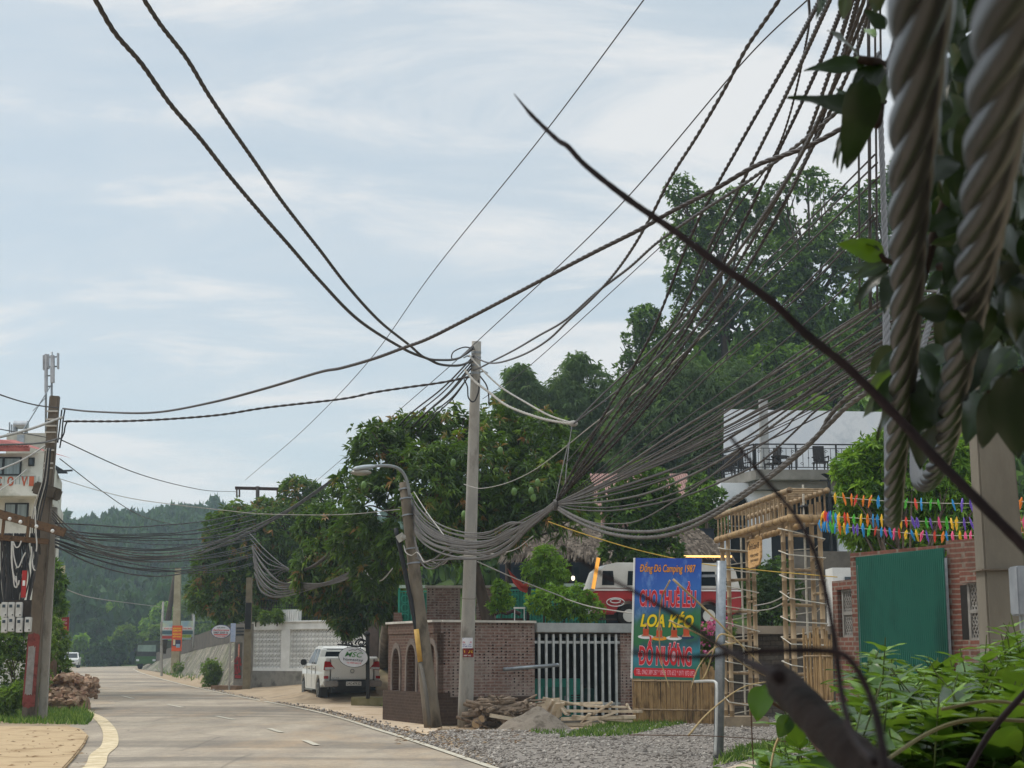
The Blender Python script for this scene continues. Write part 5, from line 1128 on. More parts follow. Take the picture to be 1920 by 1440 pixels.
# pickup truck, y runs forward from the tailgate, seen from behind
rl_, fl_ = P(606, 1316, 51.2), P(562, 1308, 56.0)
rz = math.atan2(fl_.y-rl_.y, fl_.x-rl_.x)-math.pi/2
hw = .93; cpos = Vector((rl_.x+hw*math.cos(rz), rl_.y+hw*math.sin(rz), .03))
T = thing('pickup_truck', 'white double cab pickup parked by the white block wall, seen from behind', 'pickup', cpos, rz)
wr, ya, yb, az = .385, 1.18, 4.33, .385
bodyp = [(0.02, .58), (0.0, .95), (0.03, 1.42), (.08, 1.46), (1.62, 1.46), (1.62, 1.2), (3.7, 1.16), (5.0, 1.06), (5.2, .92), (5.27, .6), (5.1, .36)]
bodyp += [(yb+.5, .36)]+arcpts(yb, az, .47, 0, math.pi, 12)+[(yb-.5, .38), (ya+.5, .38)]+arcpts(ya, az, .47, 0, math.pi, 12)+[(ya-.5, .5)]
tumb = lambda y, z: (1 if z < 1.0 else 1-.09*(z-1.0)/.5)*(1 if y < 4.4 else 1-.12*((y-4.4)/.87)**2)
lb('body', CARW, lambda m: side_prism(m, bodyp, hw, tumb), .035, T)
tc_ = lambda y, z: 1-.24*max(0, z-1.1)/.72
lb('cab', CARW, lambda m: side_prism(m, [(1.66, 1.12), (1.72, 1.72), (1.85, 1.80), (2.9, 1.82), (3.15, 1.76), (4.0, 1.12)], hw*.97, tc_), .03, T)
def quad_on(m, pts, x): m.add([(x*tc_(y, z)*hw*.97+(.006 if x > 0 else -.006), y, z) for y, z in pts], [tuple(range(len(pts)))])
for sx in (-1, 1):
    lb('side_window', CGL, lambda m: quad_on(m, [(1.86, 1.22), (1.9, 1.7), (2.42, 1.72), (2.46, 1.22)], sx), T=T)
    lb('side_window', CGL, lambda m: quad_on(m, [(2.56, 1.22), (2.52, 1.73), (3.08, 1.7), (3.7, 1.24)], sx), T=T)
    lb('door_handle', RIM, lambda m: (m.box((sx*(hw+.01), 2.02, 1.06), (.03, .16, .035))), T=T)
    lb('door_handle', RIM, lambda m: (m.box((sx*(hw+.01), 2.98, 1.06), (.03, .16, .035))), T=T)
    lb('door_seam', PBLK, lambda m: (m.box((sx*(hw-.004), 2.5, .8), (.016, .012, .72)), m.box((sx*(hw-.004), 1.74, .84), (.016, .012, .6)), m.box((sx*(hw-.004), 3.56, .8), (.016, .012, .7))), T=T)
    lb('mirror', PBLK, lambda m: m.box((sx*(hw+.13), 3.45, 1.27), (.2, .1, .2)), .03, T)
    lb('side_step', RIM, lambda m: m.box((sx*(hw-.02), 2.75, .36), (.16, 1.7, .05)), .01, T)
    tl = lb('tail_light', LRED, lambda m: (m.prism([(sx*.54, 1.06), (sx*.93, 1.02), (sx*.9, 1.32), (sx*.72, 1.3)], -.03, .12)), .02, T)
    lb('reverse_lamp', LCLR, lambda m: m.prism([(sx*.6, 1.065), (sx*.9, 1.04), (sx*.9, 1.12), (sx*.64, 1.13)], -.04, .02), T=tl)
    lb('reflector', LRED, lambda m: m.box((sx*.86, -.02, .8), (.14, .03, .09)), T=T)
    lb('bumper_end', M('chrome bumper', '#b3b5b4', '#96989a', scale=3, rough=.25, metal=.7), lambda m: m.box((sx*.72, -.12, .6), (.46, .3, .2)), .03, T)
    for y in (ya, yb): wheel(T, sx*(hw-.13), y, wr)
    lb('mud_flap', PBLK, lambda m: m.box((sx*(hw-.13), ya-.52, .3), (.24, .03, .34)), T=T)
lb('rear_window', CGL, lambda m: m.add([(-.62, 1.675, 1.46), (.62, 1.675, 1.46), (.55, 1.73, 1.72), (-.55, 1.73, 1.72)], [(0, 1, 2, 3)]), T=T)
lb('tailgate', CARW, lambda m: m.box((0, -.005, 1.05), (1.42, .04, .66)), .02, T)
lb('tailgate_gap', PBLK, lambda m: (m.box((0, -.012, .7), (1.5, .05, .035)), m.box((-.725, -.006, 1.05), (.016, .045, .66)), m.box((.725, -.006, 1.05), (.016, .045, .66))), T=T)
lb('tailgate_emblem', RIM, lambda m: m.ring((0, -.035, 1.0), .05, .068, .014, 18, 'y'), T=T)
lb('rear_bumper', PBLK, lambda m: m.box((0, -.08, .56), (1.2, .26, .26)), .03, T)
lb('underbody', PBLK, lambda m: (m.box((0, 2.5, .42), (1.3, 4.7, .24))), T=T)
pl = lb('number_plate', M('white plate', '#cfcfcb', '#bdbdb8', rough=.5), lambda m: m.box((.02, -.225, .6), (.5, .02, .13)), T=T)
Rm = LOC[T.name].to_3x3()
lettering(pl, '29C-479.52', LOC[T.name] @ Vector((-.2, -.236, .56)), Rm @ Vector((1, 0, 0)), (0, 0, 1), .44, .08, BLACK, offset=.01)
lettering(T, 'AT 4x4', LOC[T.name] @ Vector((-.66, -.026, .76)), Rm @ Vector((1, 0, 0)), (0, 0, 1), .22, .05, RIM)
# far white car, front towards us
p = G(134, 1252, 0); p = Vector((P(130, 1252, 172).x, 172, .02)); T = thing('white_car', 'white car coming round the far road bend, half behind the shrubs', 'car', p, math.radians(12))
prof = [(0, .35), (-.05, .62), (.05, .92), (1.1, 1.05), (1.85, 1.6), (2.3, 1.68), (3.7, 1.66), (4.4, 1.1), (4.5, .5), (4.35, .3)]+[(3.95, .3)]+arcpts(3.55, .34, .4, 0, math.pi, 10)+[(3.1, .3), (1.3, .3)]+arcpts(.85, .34, .4, 0, math.pi, 10)+[(.4, .3)]
tcar = lambda y, z: (1-.2*max(0, z-1.0)/.65)*(1 if y > .6 else 1-.1*(.6-y)/.6)
lb('body', CARW, lambda m: side_prism(m, prof, .92, tcar), .03, T)
lb('windscreen', CGL, lambda m: m.add([(-.76, 1.13, 1.1), (.76, 1.13, 1.1), (.66, 1.8, 1.585), (-.66, 1.8, 1.585)], [(0, 1, 2, 3)]), T=T)
lb('grille', PBLK, lambda m: (m.box((0, -.045, .72), (1.0, .03, .16)), m.box((0, -.03, .42), (1.3, .03, .14))), T=T)
for sx in (-1, 1):
    lb('headlight', LCLR, lambda m: m.box((sx*.7, .0, .78), (.34, .1, .14)), .02, T)
    lb('mirror', CARW, lambda m: m.box((sx*1.02, 1.5, 1.08), (.2, .1, .15)), .02, T)
    lb('side_window', CGL, lambda m: m.add([(sx*.93*tcar(1.6, 1.12), 1.5, 1.12), (sx*.93*tcar(2, 1.55), 2.0, 1.55), (sx*.93*tcar(2, 1.55), 3.5, 1.55), (sx*.93*tcar(2, 1.12), 4.0, 1.12)], [(0, 1, 2, 3)]), T=T)
    for y in (.85, 3.55): wheel(T, sx*.8, y, .33, .22)
# far lorry
p = Vector((P(273, 1252, 158).x, 158, .02)); T = thing('green_lorry', 'dark green lorry with a wide windscreen standing at the road bend', 'lorry', p, math.radians(-6))
GL = M('lorry green paint', '#2f5a2a', '#264a21', scale=3, rough=.45); OLV = M('olive tarpaulin', '#3a4033', '#2d3328', scale=3, rough=.85)
lb('body', GL, lambda m: (m.box((0, 1.0, .95), (2.2, 2.0, .8))), .06, T)
lb('cab', OLV, lambda m: m.box((0, 1.05, 1.95), (2.2, 1.8, 1.25), taper=.95), .08, T)
lb('windscreen', M('lorry glass', '#6f8574', '#55685c', scale=1, rough=.06, spec=.7), lambda m: m.box((0, .13, 2.08), (1.86, .04, .66), Matrix.Rotation(-.05, 3, 'X')), T=T)
lb('dashboard_band', PBLK, lambda m: m.box((0, .06, 1.48), (2.1, .06, .52)), .02, T)
lb('cargo_cover', OLV, lambda m: m.box((0, 5.2, 1.9), (2.3, 6.2, 1.9)), .1, T)
for sx in (-1, 1):
    lb('headlight', LCLR, lambda m: m.box((sx*.85, -.02, .9), (.3, .06, .2)), .02, T)
    lb('mirror', PBLK, lambda m: (m.box((sx*1.32, .3, 1.9), (.16, .1, .4)), m.beam((sx*1.08, .4, 2.0), (sx*1.3, .3, 2.0), .03, .03)), T=T)
    for y in (1.1, 6.5): wheel(T, sx*.95, y, .45, .3)
# red and white van on the terrace, left side towards us
a, b = P(1112, 1165, 41.2), P(1398, 1165, 42.0); Lv = b.x-a.x
T = thing('camper_van', 'old red and white camper van parked on the terrace behind the blue sign', 'van', (a.x, 41.4, TZ-.02), math.atan2(.6, Lv))
RV = M('red van paint', '#a31d22', '#8a171c', scale=2, rough=.35, spec=.5); WV = M('cream white van paint', '#cfcdc6', '#bdbbb3', scale=2, rough=.4)
z0, zb_, z1 = .34, .98, 1.72
lo_ = [(.25, z0), (.06, .5), (.0, .8), (.03, zb_), (Lv-.03, zb_), (Lv, .8), (Lv-.08, .45), (Lv-.3, z0)]
lo_ += [(Lv-.5, z0)]+arcpts(Lv-.95, .34, .36, 0, math.pi, 10)+[(Lv-1.4, z0), (1.42, z0)]+arcpts(1.0, .34, .36, 0, math.pi, 10)+[(.55, z0)]
def xprism(m, prof, y0, y1): m.prism(prof, y0, y1)
lb('lower_body', RV, lambda m: m.prism(lo_, 0, 1.7), .05, T)
up_ = [(.03, zb_+.002), (.22, 1.5), (.42, 1.66), (.7, z1), (Lv-.6, z1), (Lv-.3, 1.66), (Lv-.16, 1.5), (Lv-.03, zb_+.002)]
lb('upper_body', WV, lambda m: m.prism(up_, .08, 1.62), .05, T)
lb('waist_strip', WHITE, lambda m: m.box((Lv/2, -.012, zb_+.0), (Lv-.1, .03, .035)), T=T)
for x0, x1 in ((.26, .62), (.95, 1.65), (1.9, 2.55), (Lv-1.32, Lv-.72)):
    wn = lb('side_window', CGL, lambda m: m.prism([(x0, 1.1), (x0+.03, 1.5), (x1-.03, 1.5), (x1, 1.1)], .062, .09), .01, T)
    lb('window_frame', WV, lambda m: m.prism([(x0-.04, 1.06), (x0-.01, 1.54), (x1+.01, 1.54), (x1+.04, 1.06)], .07, .09), T=wn)
lb('door_seam', PBLK, lambda m: [m.box((x, -.004, .75), (.014, .012, .75)) for x in (Lv-1.42, Lv-.6)]+[m.box((x, .076, 1.3), (.014, .012, .6)) for x in (Lv-1.42, Lv-.6)], T=T)
lb('quarter_light', CGL, lambda m: m.prism([(Lv-.62, 1.1), (Lv-.62, 1.48), (Lv-.5, 1.46), (Lv-.34, 1.1)], .066, .09), T=T)
def emb(m):
    for r0, sy in ((.2, .55), (.1, .5)):
        pts = [(.62+.0+(r0+.04)*1.0*math.cos(t), -.012, .66+r0*sy*math.sin(t)+.03*(r0 < .15)) for t in np.linspace(0, 6.0, 24)]; m.tube(pts, .014, 5)
lb('oval_emblem', WHITE, emb, T=T)
lb('rear_lamp', LRED, lambda m: m.box((Lv-.01, .3, .7), (.05, .12, .2)), .01, T)
for x in (1.0, Lv-.95): 
    t = lb('wheel', TYRE, lambda m: m.disc((x, .16, .31), .31, .2, 22, 'y'), .02, T); lb('rim', WV, lambda m: m.disc((x, .05, .31), .17, .04, 16, 'y'), T=t)
lb('bumper', WV, lambda m: (m.box((-.06, .85, .42), (.1, 1.6, .14)), m.box((Lv+.06, .85, .42), (.1, 1.6, .14))), .02, T)
lb('mirror', PBLK, lambda m: (m.box((Lv-1.5, -.16, 1.28), (.06, .12, .2)), m.beam((Lv-1.45, 0, 1.2), (Lv-1.5, -.14, 1.25), .02, .02)), T=T)
lb('underbody', PBLK, lambda m: m.box((Lv/2, .85, .32), (Lv-.5, 1.3, .2)), T=T)
BAM = M('tan bamboo', '#917a5c', '#6f5b44', scale=4, rough=.65, c3='#a08a6c', bump=.15, stretch=(1, 1, .3))
BAMD = M('old brown bamboo', '#8f7350', '#6a5338', scale=5, rough=.6, c3='#a5885f', stretch=(1, 1, .4))
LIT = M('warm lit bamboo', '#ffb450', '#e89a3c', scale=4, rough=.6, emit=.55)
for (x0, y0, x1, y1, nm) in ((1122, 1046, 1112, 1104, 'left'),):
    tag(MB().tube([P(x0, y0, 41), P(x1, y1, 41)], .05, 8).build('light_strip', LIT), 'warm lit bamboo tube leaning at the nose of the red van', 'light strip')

# ---------------------------------------------------------------- signs
def sframe(x0, y0, x1, y1, x2, y2, d0, d1):
    o, r_, t_ = P(x0, y0, d0), P(x1, y1, d1), P(x2, y2, d0); return o, (r_-o), (t_-o)
o, U_, V_ = sframe(1184, 1272, 1311, 1276, 1189.5, 1046, 24.6, 24.3)
W_, Hh = U_.length, V_.length; u_, v_ = U_.normalized(), V_.normalized(); n_ = u_.cross(v_)
T = thing('blue_signboard', 'tall blue and green advertising board fixed to the steel post', 'sign', Vector((o.x+W_/2, o.y, 0)))
def on(x, y, off=0): return o+U_*x+V_*y+n_*off
def sheet(name, mat, poly, off, parent=T, th=.0):
    mb = MB(); k = len(poly)
    mb.add([on(x, y, off) for x, y in poly], [tuple(range(k))]); return mb.build(name, mat, parent, recalc=False)
mb = MB(); mb.add([on(x, y, f) for f in (-.05, 0) for x, y in ((0, 0), (1, 0), (1, 1), (0, 1))], [(3, 2, 1, 0), (4, 5, 6, 7), (0, 1, 5, 4), (1, 2, 6, 5), (2, 3, 7, 6), (3, 0, 4, 7)])
def signmat():
    m, nt, b, out = newmat('printed mountain lake vinyl'); b.inputs['Roughness'].default_value = .4
    tc = N(nt, 'ShaderNodeTexCoord'); sp = N(nt, 'ShaderNodeSeparateXYZ'); nt.links.new(tc.outputs['Generated'], sp.inputs[0])
    z = math_(nt, 'ADD', sp.outputs[2], math_(nt, 'MULTIPLY', math_(nt, 'SUBTRACT', noise(nt, 4, 5, tc.outputs['Generated']), .5), .16))
    z = math_(nt, 'SUBTRACT', z, math_(nt, 'MULTIPLY', sp.outputs[0], .1))
    c = ramp(nt, z, [(.02, '#1d6a58'), (.16, '#2a7c8c'), (.24, '#1c4a54'), (.3, '#1f6a38'), (.46, '#2a6a44'), (.53, '#2c5c88'), (.66, '#2a66b4'), (.9, '#1c48a8')])
    cl = ramp(nt, noise(nt, 3.2, 7, tc.outputs['Generated'], .65), [(.52, '#000000'), (.7, '#ffffff')])
    k = math_(nt, 'MULTIPLY', cl, ramp(nt, z, [(.42, '#000000'), (.55, '#ffffff'), ]))
    c = mixc(nt, math_(nt, 'MULTIPLY', k, .6), c, '#8cb4de'); nt.links.new(c, b.inputs['Base Color']); return m
mb.build('panel', signmat(), T)
mb = MB(); mb.beam(on(-.004, 0, -.02), on(-.004, 1, -.02), .025, .08); mb.build('edge_strip', WHITE, T)
SRED = M('sign red', '#d2262e', '#b81f28', rough=.5); SYEL = M('sign yellow', '#f2d21e', '#e0c018', rough=.5); SORG = M('sign orange', '#f0a028', '#e08f20', rough=.5); SWH = M('sign white', '#e4e2e0', '#d8d6d4', rough=.5); SPNK = M('sign pale pink', '#f0b8c0', '#e4a0ac', rough=.5); SBLK = M('sign dark', '#20180f', rough=.5)
def stext(body, x0, x1, y0, y1, mat, back=None, off=.0, boff=.03, shear=0):
    V0, _ = text_geo(body, 0, shear)
    if back: lettering(T, body, on(x0, y0), u_, v_, W_*(x1-x0), Hh*(y1-y0), back, .004, boff, shear, ref=V0, name='letter_outline')
    lettering(T, body, on(x0, y0), u_, v_, W_*(x1-x0), Hh*(y1-y0), mat, .008, off, shear, ref=V0)
stext('Đồng Đò Camping 1987', .09, .92, .865, .965, SORG, SBLK, .012, .028, .2)
stext('CHO THUÊ LỀU', .10, .93, .60, .80, SRED, SPNK, .03, .06)
stext('LOA KÉO', .12, .90, .43, .555, SYEL, SBLK, .03, .045, .25)
stext('ĐỒ NƯỚNG', .1, .88, .12, .345, SRED, SPNK, .03, .06)
sheet('phone_strip', SRED, [(.03, .05), (.05, .022), (.93, .022), (.96, .05), (.96, .062), (.93, .09), (.05, .09), (.03, .062)], .004)
stext('TEL: 0962 389 287 * 0988 170 652 * 0971 873 092', .07, .93, .036, .078, SPNK)
# printed paddle boarders
for i, (cx, cy, bc) in enumerate(((.2, .375, SWH), (.4, .365, SORG), (.62, .37, SWH), (.8, .38, M('sign dark blue', '#1e3a5c', rough=.5)))):
    sheet('printed_board', bc, [(cx+.12*math.cos(t), cy-.03+.018*math.sin(t)) for t in np.linspace(0, 6, 14)], .004)
    sheet('printed_figure', M('sign vest orange', '#c8502a', rough=.5), [(cx-.04, cy-.02), (cx+.04, cy-.02), (cx+.045, cy+.035), (cx-.045, cy+.035)], .0065)
    sheet('printed_figure', M('sign skin', '#b98a6c', rough=.5), [(cx-.07, cy-.028), (cx+.07, cy-.028), (cx+.05, cy-.008), (cx-.05, cy-.008)], .0055)
    sheet('printed_figure', M('sign skin', '#b98a6c'), [(cx-.045, cy+.03), (cx-.02, cy+.085), (cx+.02, cy+.085), (cx+.045, cy+.03), (cx+.025, cy+.035), (cx, cy+.06), (cx-.025, cy+.035)], .006)
    sheet('printed_figure', SBLK, [(cx+.018*math.cos(t), cy+.05+.014*math.sin(t)) for t in np.linspace(0, 6, 10)], .007)
pb0 = G(1347, 1424); T2 = thing('steel_post', 'galvanised steel post holding the blue signboard', 'post', pb0); ptp = P(1353, 1052, pb0.y)
MB().tube([pb0, ptp], .078, 16).build('shaft', STEEL, T2, smooth=True)
mb = MB(); mb.tube([tuple(q) for q in spline([on(.9, .0, -.03)+Vector((0, .02, -.02)), P(1330, 1277, 24.0), P(1341, 1279, 23.9), P(1344, 1292, 23.8), P(1343, 1360, 23.75), P(1341, 1415, 23.75)], sub=6)], .022, 8); mb.build('bracket_pipe', M('white pipe paint', '#c9c9c4', '#aeaea8', rough=.5), T2, smooth=True)
for y in (.2, .85): MB().beam(on(.5, y, -.08), Vector((mixv(ptp, pb0, 1-y*.5-.3).x, pb0.y, on(.5, y).z)), .04, .04).build('arm', STEEL, T2)

# homestay sign
T = thing('hanging_sign', 'white oval homestay sign hanging from a black scroll post in front of the pickup tailgate', 'sign', Vector((P(691, 1305, 47.6).x, 47.6, .25)))
BI = M('black sign iron', '#151517', '#202022', rough=.5)
MB().beam(Vector((P(690, 1304, 47.6).x, 47.6, .25)), P(689, 1192, 47.6), .11, .11, up=(0, 1, 0)).build('post', BI, T, bevel=.01)
mb = MB(); mb.ball(P(688.5, 1189, 47.6), .09, 10, 7); mb.build('finial', BI, T, smooth=True)
mb = MB()
for i in range(2):
    pass
def scp(x, y): return P(x, y, 47.5)
mb.tube([tuple(q) for q in spline([scp(687, 1203), scp(676, 1198), scp(668, 1203), scp(666, 1208)], sub=6)], .028, 6)
for cx, cy, r0, tn in ((678, 1205, 7.5, 9), (646, 1206, 5, 8), (657, 1206.5, 4, 7)):
    mb.tube([scp(cx+(r0*(1-t/14))*math.cos(t), cy+(r0*.85*(1-t/14))*math.sin(t)) for t in np.linspace(0, tn, 26)], .024, 6)
mb.tube([scp(633, 1208), scp(660, 1211), scp(687, 1213)], .028, 6); mb.build('scroll_bracket', BI, T, smooth=True)
oc = P(662.5, 1232, 47.35); ra, rb_ = S(26.5, 47.3), S(18, 47.3)
mb = MB(); tilt = .06
def el(k, s_, y): return [(oc.x+ra*s_*math.cos(t), oc.y+y, oc.z+rb_*s_*math.sin(t)-tilt*ra*s_*math.cos(t)) for t in np.linspace(0, 2*math.pi, k, endpoint=False)]
for s_, y0, y1, nm, mt in ((1.05, .0, .04, 'rim', M('dark green rim', '#3c4a40', rough=.5)), (1.0, -.012, .0, 'panel', M('white sign enamel', '#d2d4d8', '#c6c8cc', rough=.4))):
    mb = MB(); k = 36; mb.add(el(k, s_, y0)+el(k, s_, y1), [(i, (i+1) % k, k+(i+1) % k, k+i) for i in range(k)]+[tuple(range(k-1, -1, -1)), tuple(range(k, 2*k))]); mb.build(nm, mt, T)
SGR = M('sign green', '#3f8a3c', '#347534', rough=.5); SDK = M('sign grey letters', '#4a4a52', rough=.5)
ux = Vector((1, 0, -tilt)); of = Vector((0, -.02, 0))
lettering(T, 'MSC', oc+of+Vector((-.26, 0, .015)), ux, Zv, .56, .15, SGR, .002, .01, .35)
lettering(T, 'homestay', oc+of+Vector((-.3, 0, -.125)), ux, Zv, .6, .11, SDK, .002, .012)
lettering(T, 'Tel: 0989 838 318', oc+of+Vector((-.2, 0, -.185)), ux, Zv, .44, .045, SRED, .002, .005)
mb = MB(); mb.tube([oc+of+Vector(q) for q in ((-.14, 0, .19), (-.02, 0, .225), (.06, 0, .2), (.12, 0, .245), (.26, 0, .165))], .008, 5); mb.build('roof_line', SDK, T)
for x in (652, 676): MB().tube([P(x, 1211, 47.45), P(x, 1216, 47.4)], .012, 5).build('hanger', BI, T)

# billboard, poster, oval sign, banner far down the road
def board(name, label, x0, y0, x1, y1, d, mat, cat='sign', back=True):
    a, b = P(x0, y1, d), P(x1, y0, d); T = thing(name, label, cat, ((a.x+b.x)/2, d, 0))
    MB().box(((a.x+b.x)/2, d, (a.z+b.z)/2), (b.x-a.x, .06, b.z-a.z)).build('panel', mat, T); return T, a, b
PALE = M('pale printed banner', '#9db4a8', '#b9c2a2', scale=.6, rough=.6, c3='#8aa6b4')
T, a, b = board('billboard', 'wide pale landscape billboard standing behind the concrete pole', 304, 1164, 363, 1199, 112, PALE, 'billboard')
wb, hb_ = b.x-a.x, b.z-a.z; f = lambda x, y: Vector((a.x+wb*x, 111.95, a.z+hb_*y))
for nm, x0, x1, y0, y1, cl in (('printed_band', .0, 1, .5, .68, '#d2d2cc'), ('printed_band', 0, 1, .28, .46, '#44606a'), ('printed_band', .62, .95, .1, .26, '#a8b44a'), ('printed_band', 0, .5, .04, .2, '#a8403c')):
    q = [f(x0, y0), f(x1, y0), f(x1, y1), f(x0, y1)]; mb = MB(); mb.add([v+Vector((0, -.004, 0)) for v in q], [(0, 1, 2, 3)]); mb.build(nm, M('print '+cl, cl, rough=.6), T, recalc=False)
lettering(T, 'THỊT NƯỚNG  ĐỒNG MÔ', f(.05, .53)+Vector((0, -.006, 0)), U, Zv, wb*.9, hb_*.12, SRED, offset=.03)
lettering(T, '0987 412', f(.66, .13)+Vector((0, -.006, 0)), U, Zv, wb*.26, hb_*.1, SGR, offset=.02)
for x in (303, 362): MB().tube([Vector((P(x, 1250, 112).x, 112.1, 0)), P(x, 1150 if x > 320 else 1166, 112.1)], .09, 8).build('post', POLEC, T)
T, a, b = board('street_poster', 'red and yellow vertical poster tied to the pale concrete pole', 321.5, 1173, 342, 1221, 109, M('poster red', '#c23a20', '#d85c22', scale=1.2, rough=.5), 'poster')
wb, hb_ = b.x-a.x, b.z-a.z; f = lambda x, y: Vector((a.x+wb*x, 108.955, a.z+hb_*y))
for i, (tx, y) in enumerate((('MỪNG ĐẢNG', .86), ('QUANG VINH', .76), ('MỪNG XUÂN', .64), ('ĐẤT NƯỚC', .54))): lettering(T, tx, f(.08, y), U, Zv, wb*.84, hb_*.075, SYEL, offset=.03)
for nm, x0, x1, y0, y1, cl in (('printed_picture', .1, .9, .2, .44, '#3a2f4a'), ('printed_picture', .15, .36, .24, .46, '#d8c8a0'), ('printed_picture', .45, .85, .14, .28, '#8fa6b8')):
    mb = MB(); mb.add([f(x0, y0), f(x1, y0), f(x1, y1), f(x0, y1)], [(0, 1, 2, 3)]); 
    for i in range(len(mb.v)): v = mb.v[i]; mb.v[i] = (v[0], v[1]-.004*(1+x0*2), v[2])
    mb.build(nm, M('print '+cl, cl, rough=.6), T, recalc=False)
oc2 = P(414.5, 1184, 69); T = thing('oval_sign', 'small white oval sign with red lettering beside the gate pillar', 'sign', Vector((oc2.x, 69, 0)))
ra2, rb2 = S(18.5, 69), S(12.5, 69)
for s_, y0, nm, mt in ((1.0, 0, 'rim', M('blue rim', '#4a4f7a', rough=.5)), (.93, -.02, 'panel', M('white sign enamel'))):
    mb = MB(); k = 32; e0 = [(oc2.x+ra2*s_*math.cos(t), 69+y0, oc2.z+rb2*s_*math.sin(t)) for t in np.linspace(0, 2*math.pi, k, endpoint=False)]
    mb.add(e0+[(x, y+.03, z) for x, y, z in e0], [(i, (i+1) % k, k+(i+1) % k, k+i) for i in range(k)]+[tuple(range(k-1, -1, -1)), tuple(range(k, 2*k))]); mb.build(nm, mt, T)
o2 = Vector((oc2.x, 68.97, oc2.z))
lettering(T, 'NHÀ HÀNG', o2+Vector((-.18, 0, .14)), U, Zv, .36, .07, SDK, offset=.02); lettering(T, 'CẦM ĐỒNG & SONGLAM', o2+Vector((-.36, 0, .02)), U, Zv, .72, .1, SRED, offset=.03)
lettering(T, '0987 2358 16', o2+Vector((-.32, 0, -.1)), U, Zv, .64, .09, SDK, offset=.02); lettering(T, 'CÁCH 200M', o2+Vector((-.2, 0, -.23)), U, Zv, .4, .05, SRED, offset=.02)
MB().box((oc2.x, 68.962, oc2.z-.14), (.6, .005, .035)).build('arrow_bar', SRED, T)
MB().tube([Vector((oc2.x+.42, 69.05, 0)), Vector((oc2.x+.42, 69.05, oc2.z+.1))], .04, 8).build('post', POLEC, T)
p = P(437, 1186, 68.6); tag(MB().box(p, (S(9, 68.6), .03, S(34, 68.6))).build('notice_sheet', M('pale blue sheet', '#8f9db8', '#aab4c8', scale=6, rough=.6)), 'narrow pale blue notice sheet between the oval sign and the gate pillar', 'notice')
T, a, b = board('red_banner', 'small red banner with pale lettering above the shrub right of the painted pole', 108, 1157, 129.5, 1190, 62, M('red banner cloth', '#a8242a', '#921e24', scale=3, rough=.6), 'banner')
wb, hb_ = b.x-a.x, b.z-a.z; f = lambda x, y: Vector((a.x+wb*x, 61.95, a.z+hb_*y))
for tx, y, mt in (('KÍNH CHÚC', .78, SPNK), ('NĂM MỚI', .6, SPNK), ('AN', .34, SORG), ('LÀNH', .12, SORG)): lettering(T, tx, f(.08, y), U, Zv, wb*.8, hb_*.13, mt, offset=.03)
MB().tube([P(127, 1270, 62.1), P(129.5, 1150, 62.1)], .03, 6).build('post', STEEL, T); MB().tube([P(113, 1250, 62.1), P(114, 1190, 62.1)], .03, 6).build('post', M('pale wood post', '#a38f6a', rough=.8), T)

# ---------------------------------------------------------------- bamboo gateway
def bpole(m, a, b, r, node=.35, n=9):
    a, b = Vector(a), Vector(b); L = (b-a).length; k = max(2, int(L/node)); pts, rs = [], []
    for i in range(k+1):
        t = i/k
        for dt, rr_ in ((-.006, 1), (0, 1.14), (.006, 1)):
            u = min(1, max(0, t+dt*1.2/max(L, .3)*.8)); pts.append(mixv(a, b, u)); rs.append(r*rr_*(1-.12*t))
    q = [(pts[0], rs[0])]
    for p_, r_ in zip(pts[1:], rs[1:]):
        if (p_-q[-1][0]).length > 1e-4: q.append((p_, r_))
    m.tube([x[0] for x in q], [x[1] for x in q], n)
T = thing('bamboo_gateway', 'tall gateway of bamboo poles with two ladder columns and a slatted top', 'gateway', G(1440, 1350))
C0, C1 = Vector((P(1390, 1300, 35).x, 35.0, 0)), Vector((P(1512, 1300, 30.2).x, 30.2, 0))
dv = (C1-C0).normalized(); nv = Vector((dv.y, -dv.x, 0))
if nv.x < 0: nv = -nv
ROPE = M('white nylon rope', '#cfcabd', '#b3ad9f', scale=20, rough=.8)
zl, zu = P(1388, 1010, 34.9).z, P(1388, 966, 34.9).z
cw, cd = .29, .26
for ci, C in enumerate((C0, C1)):
    for sa in (-1, 1):
        for sb in (-1, 1):
            c = C+nv*cw*sa+dv*cd*sb
            m = MB(); bpole(m, c, c+Vector((0, 0, zl+(.35 if ci else .1))), .052); m.build('column_pole', BAM, T, smooth=True)
    c = C+nv*(-cw+.14)+dv*-cd; m = MB(); bpole(m, c, c+Vector((0, 0, zl)), .05); m.build('column_pole', BAM, T, smooth=True)
    for k in range(6):
        z = .5+k*.68; m = MB(); bpole(m, C-nv*(cw+.06)-dv*cd+Vector((0, 0, z)), C+nv*(cw+.1)-dv*cd+Vector((0, 0, z+random.uniform(-.04, .04))), .035, .3, 7); m.build('rung', BAM, T, smooth=True)
        m = MB(); bpole(m, C+nv*cw-dv*(cd+.06)+Vector((0, 0, z+.2)), C+nv*cw+dv*(cd+.06)+Vector((0, 0, z+.2)), .033, .3, 7); m.build('rung', BAM, T, smooth=True)
    rp = []
    for k in range(9*4+1):
        q = [(-1, -1), (1, -1), (1, 1), (-1, 1)][k % 4]; rp.append(C+nv*q[0]*(cw+.075)+dv*q[1]*(cd+.075)+Vector((0, 0, .25+k*(zl-.4)/36+random.uniform(-.05, .05))))
    m = MB(); m.tube(rp, .012, 5); m.build('rope_winding', ROPE, T)
    c = C+nv*(cw-.12)-dv*(cd+.08); m = MB(); m.tube([c+Vector((0, 0, .25)), c+Vector((0.0, 0, zl+(.75 if ci else .2)))], .022, 6); m.build('white_pipe', ROPE, T)
